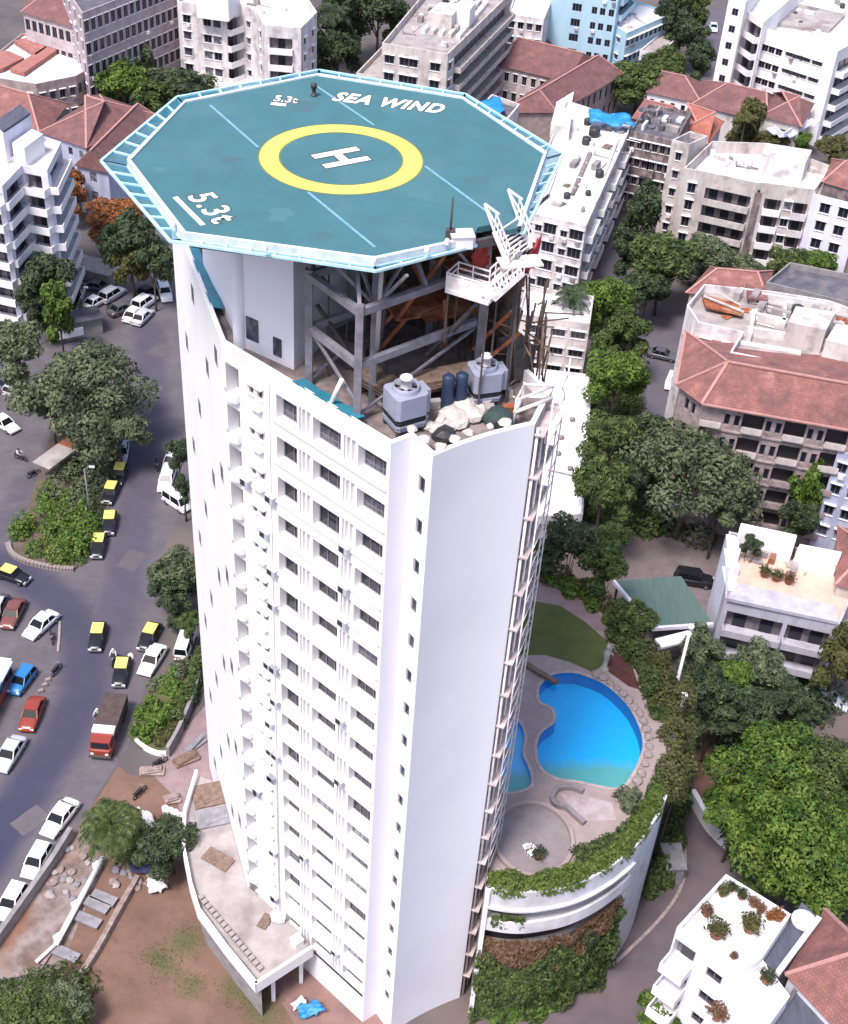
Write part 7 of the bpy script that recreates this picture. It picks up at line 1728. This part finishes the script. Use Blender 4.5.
bed('shrubbery', 'dark undergrowth at the foot of the largest grey green tree', [(650, 470), (740, 480), (750, 530), (700, 545), (650, 520)], 0, 2.4, 3400, .32, 'leaf_dark', seed=16, clump=20)
bed('shrubbery', 'undergrowth between the parking shed and the saw-tooth block', [(30, 330), (100, 300), (60, 270), (30, 280)], 0, 2.2, 2400, .34, 'leaf_dark', seed=17, clump=16)
bed('shrubbery', 'shrubs below the tree at the bottom left corner', [(-20, 985), (40, 965), (90, 985), (90, 1060), (-30, 1060)], 0, 1.6, 3000, .2, 'leaf_mid', seed=18, clump=18)
# --- creepers on the podium wall
def creeper(name, label, line, z0f, z1f, n, leaf, m, out=.7, seed=1):
    r_ = random.Random(seed); mb = MB(); K = len(line)-1
    for _ in range(n):
        t = r_.uniform(0, K*.999); i = int(t); p = line[i].lerp(line[i+1], t-i); e = (line[i+1]-line[i]).normalized(); o = V3((e.y, -e.x, 0))
        u = t/K; z0, z1 = z0f(u), z1f(u); z = z0+(z1-z0)*r_.random()
        bulge = out*(.35+.65*abs(sin(p.x*1.3+z*.5+seed))*abs(cos(p.y*.9-z*.7)))*r_.uniform(.5, 1.1)
        nn = (o+V3((r_.uniform(-.6, .6), r_.uniform(-.6, .6), r_.uniform(0, 1.1)))).normalized(); leaf_quad(mb, p+o*bulge+V3((0, 0, z)), nn, leaf*r_.uniform(.6, 1.3), r_)
    return solo(name, mb, M[m], label, 'creeper')
cl_ = offs(front_, .5)
creeper('creeper', 'dry reddish brown creeper hanging under the podium balcony', cl_, lambda u: 6.8+1.0*sin(u*9), lambda u: 10.6, 4600, .17, 'leaf_dry', .8, 1)
creeper('creeper', 'dense green creeper covering the lower podium wall', cl_, lambda u: .2, lambda u: 8.0+1.4*sin(u*13+1), 8500, .2, 'leaf_mid', 1.5, 2)
creeper('creeper', 'dark green creeper hanging at the right end of the podium wall', cl_[int(len(cl_)*.55):], lambda u: 2.0, lambda u: 9.5, 2400, .2, 'leaf_dark', .8, 3)
creeper('creeper', 'small green plants hanging over the upper podium balustrade', offs(front_, .2)[2:9], lambda u: 12.6, lambda u: 14.2, 500, .15, 'leaf_mid', .35, 4)
bed('shrubbery', 'green shrubs at the foot of the podium creeper', [(488, 1012), (540, 1006), (598, 968), (606, 955), (590, 978), (540, 1018), (490, 1022)], 0, 1.6, 3000, .22, 'leaf_bright', seed=19, clump=18)

leaf_line('shrub_row', 'olive shrubs overhanging the back rim of the pool podium', [p+V3((0, 0, ZD-.2)) for p in offs([rimS[-1]]+backS, .1)], 2.2, 1.5, 7000, .2, 'leaf_olive', 'shrubs', 21, wob=.45)
leaf_line('shrub_row', 'dark green shrubs right of the flower bed by the statue', [at(x, y, ZD) for x, y in ((618, 646), (634, 656), (646, 676), (654, 700))], 1.8, 1.6, 2200, .18, 'leaf_mid', 'shrubs', 22, wob=.4)


# ============================================================ VEHICLES
CCACHE = {}
def car_parts(kind):
    """local meshes, front towards +y; profile per kind"""
    if kind in CCACHE: return CCACHE[kind]
    L, W, Ht, belt, hood, g0, g1, t0, t1 = {
        'saloon': (4.3, 1.68, 1.45, .88, .80, -1.55, .95, -.95, .30),
        'taxi': (4.0, 1.52, 1.48, .90, .84, -1.45, .85, -1.10, .35),
        'hatch': (3.6, 1.58, 1.50, .92, .86, -1.72, .95, -1.40, .35),
        'suv': (4.4, 1.78, 1.78, 1.05, 1.0, -2.1, .95, -1.85, .45),
        'van': (3.7, 1.55, 1.88, 1.05, 1.0, -1.8, 1.5, -1.72, 1.0)}[kind]
    h = L/2; w = W/2; out = {}
    st_ = [(-h, belt*.78, .80), (-h+.12, belt*.93, .93), (-h+.7, belt*.99, 1.0), (0, belt, 1.0), (g1-.05, belt*.985, 1.0), (g1+.35, hood, .985), (h-.35, hood*.93, .95), (h-.1, hood*.82, .88), (h, hood*.62, .80)]
    if kind == 'van': st_[5] = (g1+.12, hood*.97, .97); st_[6] = (h-.2, hood*.9, .95)
    mb = MB(); rings = []
    for y, zt, k in st_:
        ww = w*k; rings.append([V3((x, y, z)) for x, z in ((-ww*.92, .24), (-ww, .40), (-ww, zt-.16), (-ww*.93, zt-.02), (-ww*.5, zt+.02), (ww*.5, zt+.02), (ww*.93, zt-.02), (ww, zt-.16), (ww, .40), (ww*.92, .24))])
    o = 0; mb.v = [p for r_ in rings for p in r_]; n_ = 10
    for j in range(len(rings)-1):
        for i in range(n_): q = (i+1) % n_; mb.smooth.add(len(mb.f)); mb.f.append([j*n_+i, (j+1)*n_+i, (j+1)*n_+q, j*n_+q][::-1]); mb.m.append(0)
    mb.f.append(list(range(n_))); mb.m.append(0); k = (len(rings)-1)*n_; mb.f.append([k+i for i in range(n_)][::-1]); mb.m.append(0)
    out['body'] = mb
    # greenhouse glass
    b_ = [(-w*.93, g0), (w*.93, g0), (w*.93, g1), (-w*.93, g1)]; tp = [(-w*.76, t0), (w*.76, t0), (w*.76, t1), (-w*.76, t1)]; z0, z1 = belt-.03, Ht-.06
    mb = MB(); B = [V3((x, y, z0)) for x, y in b_]; T = [V3((x, y, z1)) for x, y in tp]
    for i in range(4): j = (i+1) % 4; mb.poly([B[i], B[j], T[j], T[i]])
    out['windows'] = mb
    mb = MB(); pr = [V3((x*1.04, y, 0)) for x, y in tp]; pr = [V3((-w*.80, t0-.05, 0)), V3((w*.80, t0-.05, 0)), V3((w*.81, (t0+t1)/2, 0)), V3((w*.80, t1+.05, 0)), V3((-w*.80, t1+.05, 0)), V3((-w*.81, (t0+t1)/2, 0))]
    mb.prism(pr, z1-.03, Ht-.02); mb.prism([p*.9 for p in pr], Ht-.02, Ht+.02); out['roof'] = mb
    for i in range(4): mb.beam(B[i]*1.005, T[i]*1.003, .09, .09, 1)
    for s in (-1, 1): mb.beam(V3((s*w*.94, (g0+g1)/2-.1, z0)), V3((s*w*.78, (t0+t1)/2-.1, z1)), .08, .06, 1)
    wh = MB(); wh.tube([V3((-.10, 0, 0)), V3((.10, 0, 0))], .31, 14); wh.tube([V3((-.105, 0, 0)), V3((.105, 0, 0))], .17, 10, 1); out['wheel'] = wh
    hl = MB(); hl.box((0, 0, 0), (.34, .08, .17)); out['headlight'] = hl
    bp = MB(); bp.box((0, 0, 0), (W*.92, .14, .16)); out['bumper'] = bp
    CCACHE[kind] = (out, L, W, hood, belt, {}); return CCACHE[kind]
def car(kind, x, y, dirpx, label, body, roof=None, group=None, name='parked_car', cat='car', z=0.02, glassm='car_glass'):
    """car whose middle stands on pixel x,y; its nose points towards pixel offset dirpx"""
    out, L, W, hood, belt, mc = car_parts(kind)
    c = at(x, y, z); c2 = at(x+dirpx[0], y+dirpx[1], z); a = atan2(c2.y-c.y, c2.x-c.x)-pi/2
    t = thing(name, label, cat, tuple(c), a, group)
    def me(k, mats):
        key = (k,)+tuple(mats)
        if key not in mc: mc[key] = out[k].mesh(k, [M[q] for q in mats])
        return mc[key]
    link('body', me('body', [body]), t); link('windows', me('windows', [glassm]), t); link('roof', me('roof', [roof or body, body]), t)
    for sx in (-1, 1):
        for yy in (-L*.31, L*.32): link('wheel', me('wheel', ['rubber', 'chrome']), t, (sx*(W/2-.10), yy, .31))
        link('headlight', me('headlight', ['lamp']), t, (sx*W*.33, L/2-.03, hood*.66)); link('tail_light', me('headlight', ['lamp_red']), t, (sx*W*.34, -L/2+.03, belt*.68))
    for yy in (-L/2-.02, L/2+.02): link('bumper', me('bumper', ['chrome' if kind == 'taxi' else body]), t, (0, yy, .42))
    return t
TAXI = [
 (120, 477, (-5, 14), 'black taxi with a yellow roof, farthest of the row beside the traffic island'),
 (111, 496, (-6, 14), 'black taxi with a yellow roof, second farthest in the row beside the island'),
 (110, 526, (-2, 14), 'black taxi with a yellow roof, second nearest in the row beside the island'),
 (99, 549, (-3, 14), 'black taxi with a yellow roof, nearest of the row at the island tip'),
 (13, 579, (14, 5), 'black yellow roofed taxi driving right below the traffic island'),
 (98, 640, (-3, 14), 'black yellow roofed taxi alone in the middle of the curving dark road'),
 (150, 640, (-7, 13), 'black yellow roofed taxi parked by the roadside trees'),
 (122, 675, (-3, 14), 'black yellow roofed taxi in front of the roadside garden'),
]
for x, y, d, lab in TAXI: car('taxi', x, y, d, lab, 'c_black', 'c_yellow', 'black and yellow taxis', 'taxi', 'taxi')
CARS = [
 ('saloon', 122, 455, (-2, 14), 'white car with dark windows at the head of the taxi row', 'c_silver', None),
 ('saloon', 61, 821, (-10, 13), 'largest white saloon car parked along the dark retaining wall', 'c_white', None),
 ('hatch', 38, 864, (-8, 14), 'white and ice blue hatchback, middle of the cars along the retaining wall', 'c_white', 'c_iceblue'),
 ('hatch', 13, 905, (-8, 14), 'white hatchback, nearest of the cars along the retaining wall', 'c_white', None),
 ('saloon', 42, 628, (-11, 10), 'white car with an ice blue roof parked in the square', 'c_white', 'c_iceblue'),
 ('saloon', 14, 617, (-7, 14), 'maroon car parked left of the white car in the square', 'c_brown', None),
 ('saloon', -3, 612, (-7, 14), 'dark grey car cut by the left edge in the square', 'c_grey', 'c_silver'),
 ('hatch', 23, 684, (-9, 12), 'bright blue roofed dark car parked beside the bus', 'c_blue', None),
 ('saloon', 33, 717, (-5, 13), 'red car parked below the blue car', 'c_red', None),
 ('saloon', 11, 757, (-8, 13), 'silver car with dark sides below the red car', 'c_silver', None),
 ('saloon', 153, 663, (-8, 13), 'white car parked against the roadside garden', 'c_white', None),
 ('saloon', 167, 483, (-4, 13), 'white car parked farther along the left side of the tower', 'c_white', None),
 ('van', 177, 506, (9, 6), 'white van parked nearer along the left side of the tower', 'c_white', None),
 ('hatch', 172, 464, (-5, 10), 'small white car half hidden by the tower edge', 'c_white', None),
 ('saloon', 96, 305, (10, -6), 'white car at the left end of the far parking', 'c_white', None),
 ('suv', 113, 298, (10, -6), 'pale grey car right behind the white car in the far parking', 'c_silver', None),
 ('saloon', 99, 290, (10, 2), 'dark car in the shade by the parking shed', 'c_grey', None),
 ('suv', 145, 306, (10, -7), 'white car parked farthest out in the tilted pair of the far parking', 'c_white', None),
 ('saloon', 134, 317, (9, -9), 'white car in front of the tilted pair in the far parking', 'c_white', None),
 ('saloon', 143, 320, (9, -9), 'silver car beside the white car in the tilted pair', 'c_silver', None),
 ('suv', 165, 296, (3, 9), 'white car close to the left edge of the tower in the far parking', 'c_white', None),
 ('saloon', 148, 295, (10, -5), 'dark car behind the tilted pair in the far parking', 'c_black', None),
 ('saloon', 122, 312, (9, -4), 'dark grey car between the white cars of the far parking', 'c_grey', None),
 ('hatch', 16, 391, (9, -7), 'silver car at the left edge beside the big tree', 'c_silver', None),
 ('saloon', 10, 386, (9, -7), 'dark car at the left edge behind the silver car', 'c_grey', None),
 ('saloon', 5, 427, (8, 5), 'white car cut by the left edge below the silver car', 'c_white', None),
 ('suv', 693, 583, (13, 2), 'black car parked beside the green roofed shed', 'c_black', None),
 ('hatch', 671, 385, (-3, 9), 'white car in the lane left of the stone mansion', 'c_white', None),
 ('saloon', 662, 358, (9, 2), 'grey car in the shaded lane behind the trees', 'c_grey', None),
 ('saloon', 713, 30, (2, 9), 'pale car parked in the lane at the top right', 'c_iceblue', None),
 ('saloon', 700, 66, (5, 5), 'dark car at the near end of the lane at the top', 'c_grey', None),
 ('hatch', 806, 676, (10, 5), 'white car half hidden below the terrace building', 'c_white', None),
 ('saloon', 826, 702, (10, 4), 'silver car in the shade at the right edge', 'c_silver', None),
 ('van', 185, 650, (3, -9), 'white three wheeled van body half hidden by the roadside trees', 'c_white', None),
]
for k, x, y, d, lab, b_, rf_ in CARS: car(k, x, y, d, lab, b_, rf_)
# truck with red cab and brown tarpaulin load
c = at(109, 735, .02); c2 = at(103, 753, .02); a = atan2(c2.y-c.y, c2.x-c.x)-pi/2
tk = thing('lorry', 'lorry with a red cab and a dark brown covered load by the roadside garden', 'lorry', tuple(c), a)
def lp(name, mb, m, parent=None): return link(name, mb.mesh(name, m), parent or tk)
mb = MB(); pr = [(-1.05, 1.5), (1.05, 1.5), (1.05, 3.0), (.9, 3.25), (-.9, 3.25), (-1.05, 3.0)]; mb.prism(pr, .55, 1.35); mb.prism([(-1.0, 1.5), (1.0, 1.5), (.95, 2.85), (-.95, 2.85)], 1.35, 2.15); cab = lp('cab', mb, M['c_red'])
mb = MB(); mb.add([V3((-.85, 2.98, 1.4)), V3((.85, 2.98, 1.4)), V3((.8, 2.87, 2.05)), V3((-.8, 2.87, 2.05))], [(0, 1, 2, 3)]); mb.box((0, 2.2, 1.75), (2.04, .9, .5)); lp('windscreen', mb, M['glass'], cab)
mb = MB(); mb.box((0, 1.25, 2.1), (2.1, .9, .5)); lp('cab_roof_rack', mb, M['lavender'])
mb = MB(); mb.box((0, -1.3, 1.45), (2.2, 4.6, 1.1)); mb.prism([(-1.12, -3.62), (1.12, -3.62), (1.12, 1.0), (-1.12, 1.0)], 2.0, 2.12); lp('cargo_body', mb, mat('lorry_load', (.085, .055, .055), .9, (.05, .035, .035), 1.5))
mb = MB(); mb.box((0, -1.0, .7), (1.0, 6.0, .25)); lp('chassis', mb, M['steel_dark'])
for y_ in (2.4, -2.0, -3.0):
    for s in (-1, 1): mb = MB(); mb.tube([V3((s*.78, y_, .46)), V3((s*1.04, y_, .46))], .46, 14); lp('wheel', mb, M['rubber'])
for s in (-1, 1): mb = MB(); mb.box((s*.7, 3.28, .95), (.3, .06, .2)); lp('headlight', mb, M['lamp'])
mb = MB(); mb.box((0, 3.3, .6), (2.1, .16, .2)); lp('bumper', mb, M['steel_dark'])
# bus cut by the left edge
c = at(-14, 712, .02); c2 = at(0, 686, .02); a = atan2(c2.y-c.y, c2.x-c.x)-pi/2
tk = thing('bus', 'red and grey bus with a pale blue front rim cut by the left edge', 'bus', tuple(c), a)
mb = MB(); mb.prism([(-1.25, -5), (1.25, -5), (1.25, 4.3), (1.0, 4.8), (-1.0, 4.8), (-1.25, 4.3)], .4, 1.5); lp('lower_body', mb, M['c_red'])
mb = MB(); mb.prism([(-1.22, -4.95), (1.22, -4.95), (1.22, 4.25), (.98, 4.72), (-.98, 4.72), (-1.22, 4.25)], 1.5, 2.4); lp('windows', mb, M['glass'])
mb = MB(); mb.prism([(-1.25, -5), (1.25, -5), (1.25, 4.3), (1.0, 4.8), (-1.0, 4.8), (-1.25, 4.3)], 2.4, 2.7); mb.prism([(-1.1, -4.8), (1.1, -4.8), (1.05, 4.2), (-1.05, 4.2)], 2.7, 2.85); lp('roof', mb, M['c_silver'])
mb = MB(); mb.box((0, 4.45, 2.78), (2.3, .7, .2)); mb.box((1.2, 3.2, 2.72), (.3, 2.6, .22)); lp('roof_rim', mb, M['c_iceblue'])
for y_ in (3.0, -3.0):
    for s in (-1, 1): mb = MB(); mb.tube([V3((s*.95, y_, .48)), V3((s*1.22, y_, .48))], .48, 14); lp('wheel', mb, M['rubber'])
# motorcycles and riders
def bike(x, y, d, label, col='c_black', name='motorcycle'):
    c = at(x, y, .02); c2 = at(x+d[0], y+d[1], .02); a = atan2(c2.y-c.y, c2.x-c.x)-pi/2; t = thing(name, label, 'motorcycle', tuple(c), a)
    P = lambda n_, mb, m: link(n_, mb.mesh(n_, m), t)
    for yy in (-.62, .65):
        mb = MB(); k = 16
        for i in range(k): a0, a1 = 2*pi*i/k, 2*pi*(i+1)/k; mb.tube([V3((0, yy+.27*cos(a0), .30+.27*sin(a0))), V3((0, yy+.27*cos(a1), .30+.27*sin(a1)))], .06, 6)
        P('wheel', mb, M['rubber'])
    mb = MB(); mb.lathe((0, .12, .62), [(.02, 0), (.16, .06), (.18, .2), (.1, .3), (.01, .32)], 10); mb.box((0, 0, .45), (.22, .5, .34)); mb.tube([V3((0, .65, .3)), V3((0, .42, .95))], .05, 6); mb.tube([V3((0, -.62, .32)), V3((0, -.1, .5))], .05, 6); P('frame', mb, M[col])
    mb = MB(); mb.box((0, -.4, .78), (.26, .75, .1)); mb.box((0, -.68, .82), (.22, .2, .1)); P('seat', mb, M['rubber'])
    mb = MB(); mb.tube([V3((-.34, .36, 1.0)), V3((0, .44, .97)), V3((.34, .36, 1.0))], .03, 6); mb.box((0, .5, .88), (.18, .12, .18)); P('handlebar', mb, M['steel'])
    return t
def person(x, y, z, d, label, pose, shirt, trousers, helmet=None, loc=None):
    """one continuous skinned body; joints are laid out for the pose and grown with a skin modifier"""
    c = loc if loc else at(x, y, z); c2 = at(x+d[0], y+d[1], z); c1 = at(x, y, z); a = atan2(c2.y-c1.y, c2.x-c1.x)-pi/2
    J = {}; 
    if pose == 'stand':
        J = dict(pel=(0, 0, .95), bel=(0, .01, 1.12), che=(0, 0, 1.32), nec=(0, .01, 1.47), hea=(0, .03, 1.58), top=(0, .02, 1.70))
        for s, n_ in ((-1, 'l'), (1, 'r')): J.update({n_+'hip': (s*.10, 0, .90), n_+'kne': (s*.11, .03, .49), n_+'ank': (s*.115, -.01, .08), n_+'toe': (s*.13, .17, .04), n_+'sho': (s*.19, 0, 1.40), n_+'elb': (s*.25, -.02, 1.12), n_+'wri': (s*.26, .06, .88), n_+'han': (s*.255, .09, .78)})
    else:
        J = dict(pel=(0, -.40, .90), bel=(0, -.36, 1.08), che=(0, -.28, 1.30), nec=(0, -.22, 1.45), hea=(0, -.17, 1.56), top=(0, -.16, 1.68))
        for s, n_ in ((-1, 'l'), (1, 'r')): J.update({n_+'hip': (s*.12, -.33, .87), n_+'kne': (s*.23, .05, .72), n_+'ank': (s*.22, -.12, .30), n_+'toe': (s*.22, .06, .26), n_+'sho': (s*.19, -.25, 1.38), n_+'elb': (s*.30, -.02, 1.16), n_+'wri': (s*.33, .24, 1.06), n_+'han': (s*.33, .34, 1.04)})
    rad = dict(pel=.14, bel=.13, che=.16, nec=.06, hea=.10, top=.08, hip=.09, kne=.06, ank=.042, toe=.04, sho=.07, elb=.045, wri=.034, han=.036)
    E_ = [('pel', 'bel'), ('bel', 'che'), ('che', 'nec'), ('nec', 'hea'), ('hea', 'top')]
    for n_ in 'lr': E_ += [('pel', n_+'hip'), (n_+'hip', n_+'kne'), (n_+'kne', n_+'ank'), (n_+'ank', n_+'toe'), ('che', n_+'sho'), (n_+'sho', n_+'elb'), (n_+'elb', n_+'wri'), (n_+'wri', n_+'han')]
    names = list(J); me = bpy.data.meshes.new('body'); me.from_pydata([J[k] for k in names], [(names.index(p), names.index(q)) for p, q in E_], [])
    t = thing('person', label, 'person', tuple(c), a)
    tmp = bpy.data.objects.new('body', me); COL.objects.link(tmp); tmp.modifiers.new('skin', 'SKIN'); sub = tmp.modifiers.new('sub', 'SUBSURF'); sub.levels = 1; sub.render_levels = 1
    for i, k in enumerate(names):
        r_ = rad.get(k, rad.get(k[1:], .05)); me.skin_vertices[0].data[i].radius = (r_, r_*.85 if k in ('che', 'bel', 'pel') else r_)
    me.skin_vertices[0].data[names.index('pel')].use_root = True
    dg = bpy.context.evaluated_depsgraph_get(); m2 = bpy.data.meshes.new_from_object(tmp.evaluated_get(dg)); bpy.data.objects.remove(tmp)
    m2.name = 'body'; m2.materials.clear()
    for q in (M['skin'], M[shirt], M[trousers]): m2.materials.append(q)
    hz = J['nec'][2]+.02; pz = J['pel'][2]+.03
    for pl in m2.polygons:
        pl.use_smooth = True; p = pl.center
        hand = min((V3(J['lhan'])-p).length, (V3(J['rhan'])-p).length) < .16
        if pose == 'ride': leg = p.z < pz-.02 or (p.z < .95 and p.y > -.3)
        else: leg = p.z < pz and abs(p.x) < .2
        pl.material_index = 0 if (p.z > hz or hand) else 2 if leg else 1
    link('body', m2, t)
    h = J['hea']; mb = MB()
    prof = [(.112, 0), (.125, .05), (.115, .11), (.07, .155), (.005, .17)]
    mb.lathe(V3((h[0], h[1]-.015, h[2]+.015)), prof if helmet else [(r_*.95, z_*.9) for r_, z_ in prof], 14); link('helmet' if helmet else 'hair', mb.mesh('hair', M[helmet or 'hair']), t)
    mb = MB(); mb.box((h[0], h[1]+.112, h[2]-.02), (.025, .03, .04)); mb.box((h[0], h[1]+.10, h[2]-.065), (.05, .012, .01))
    for s in (-1, 1): mb.box((h[0]+s*.035, h[1]+.095, h[2]+.012), (.022, .012, .012), m=1); mb.box((h[0]+s*.105, h[1], h[2]-.01), (.018, .04, .06))
    link('face', mb.mesh('face', [M['skin'], M['hair']]), t)
    return t
mb = MB(); mb.lathe(at(314, 96, ZP), [(.2, 0), (.2, .1), (.12, .12), (.12, .5), (.2, .52), (.2, .75), (.05, .85)], 10); solo('beacon', mb, M['tankblack'], 'small black beacon standing near the far edge of the green pad', 'beacon')
RID = [(98, 722, (-5, 12), 'motorcycle ridden beside the red cab of the lorry', 'person in a white shirt riding the motorcycle beside the lorry', 'c_black', 'lamp'),
       (21, 460, (9, 3), 'motorcycle ridden along the street left of the bus shelter', 'person in a white shirt riding a motorcycle left of the bus shelter', 'c_grey', None),
       (114, 662, (-3, 12), 'motorcycle ridden close beside the taxi at the roadside garden', 'person in a white shirt riding close beside the garden taxi', 'c_black', 'lamp')]
for x, y, d, lb, lpn, colr, hm in RID:
    t = bike(x, y, d, lb, colr); person(x, y, .02, d, lpn, 'ride', 'cloth_white', 'cloth_dark', hm, loc=t.location.copy())
for x, y, d, lb in ((52, 640, (2, 12), 'dark motorcycle parked beside the white car in the square'), (34, 476, (10, -5), 'dark motorcycle at the left end of the bus shelter'), (157, 468, (2, 10), 'dark motorcycle on the street between the taxi row and the white cars'), (112, 310, (8, -3), 'motorcycle standing in front of the far parking'), (160, 765, (8, -5), 'dark motorcycle at the tip of the roadside garden'), (140, 795, (6, -6), 'dark motorcycle above the bright palm'), (57, 672, (4, -5), 'dark motorcycle lying alone on the open square')): bike(x, y, d, lb)
# dark vehicles with white loads under the palm, low concrete blocks on the square
for i, (x, y) in enumerate(((41, 692), (45, 686), (48, 681))):
    mb = MB(); mb.box(at(x, y, 0)+V3((0, 0, .15)), (.5, .35, .3), .6); mb.box(at(x, y, 0)+V3((0, 0, .32)), (.4, .25, .06), .6); solo('kerb_stone', mb, M['kerb'], 'small pale stone in the short row between the blue and red cars', 'stone', group='small stones on the square')
low_wall('narrow pale kerb strip at the end of the square beside the white car', [(60, 622), (59, 640), (58, 652)], .25, .14, M['kerb'], 'kerb', cat='kerb')
mb = MB(); p = at(131, 657, .02); mb.lathe(p, [(.35, 0), (.32, .3), (.1, .55), (.02, .6)], 10); solo('traffic_cone', mb, M['white'], 'small white marker on the road between the two right hand taxis', 'marker')
"""street lamps on the island and pavement"""
def lamp(x, y, h, dx, label):
    p = at(x, y, 0); t = thing('street_lamp', label, 'street lamp', tuple(p))
    mb = MB(); mb.tube([V3((0, 0, 0)), V3((0, 0, h))], [.12, .07], 8); link('post', mb.mesh('post', M['steel']), t)
    mb = MB(); mb.tube([V3((0, 0, h-.1)), V3((dx*.5, 0, h+.35)), V3((dx, 0, h+.4))], .05, 6); a_ = link('arm', mb.mesh('arm', M['steel']), t)
    mb = MB(); mb.box((dx, 0, h+.34), (.6, .26, .14)); link('lamp_head', mb.mesh('lamp_head', M['lavender']), a_)
lamp(91, 520, 7.5, .9, 'thin grey street lamp among the bushes of the traffic island'); lamp(86, 330, 6.5, .7, 'thin grey street lamp beside the dark roofed kiosk')
"""fence of the sports plot etc. stays out of sight"""
# loose sheets, small finds on the tower forecourt
for i, (x, y, l, w_, rz, m, lab) in enumerate(((186, 760, 2.6, 1.2, .7, 'wood', 'brown plank heap at the upper forecourt by the tower'), (152, 772, 2.4, 1.0, .2, 'rubble', 'brown earth pile at the upper left of the forecourt'), (196, 745, 3.0, .8, 1.0, 'slab', 'grey bench slab between the garden wall and the tower'), (172, 800, 1.6, 1.0, .4, 'rubble', 'small brown pile in the middle of the pink forecourt'))):
    mb = MB()
    for k in range(5): mb.box(at(x, y, .02)+V3((.1*sin(k*2), .1*cos(k*3), .08+.09*k)), (l*(1-.08*k), w_*(1-.12*k), .09), rz+.12*sin(k*5))
    solo('timber_heap' if m == 'wood' else 'material_heap', mb, M[m], lab, 'heap')
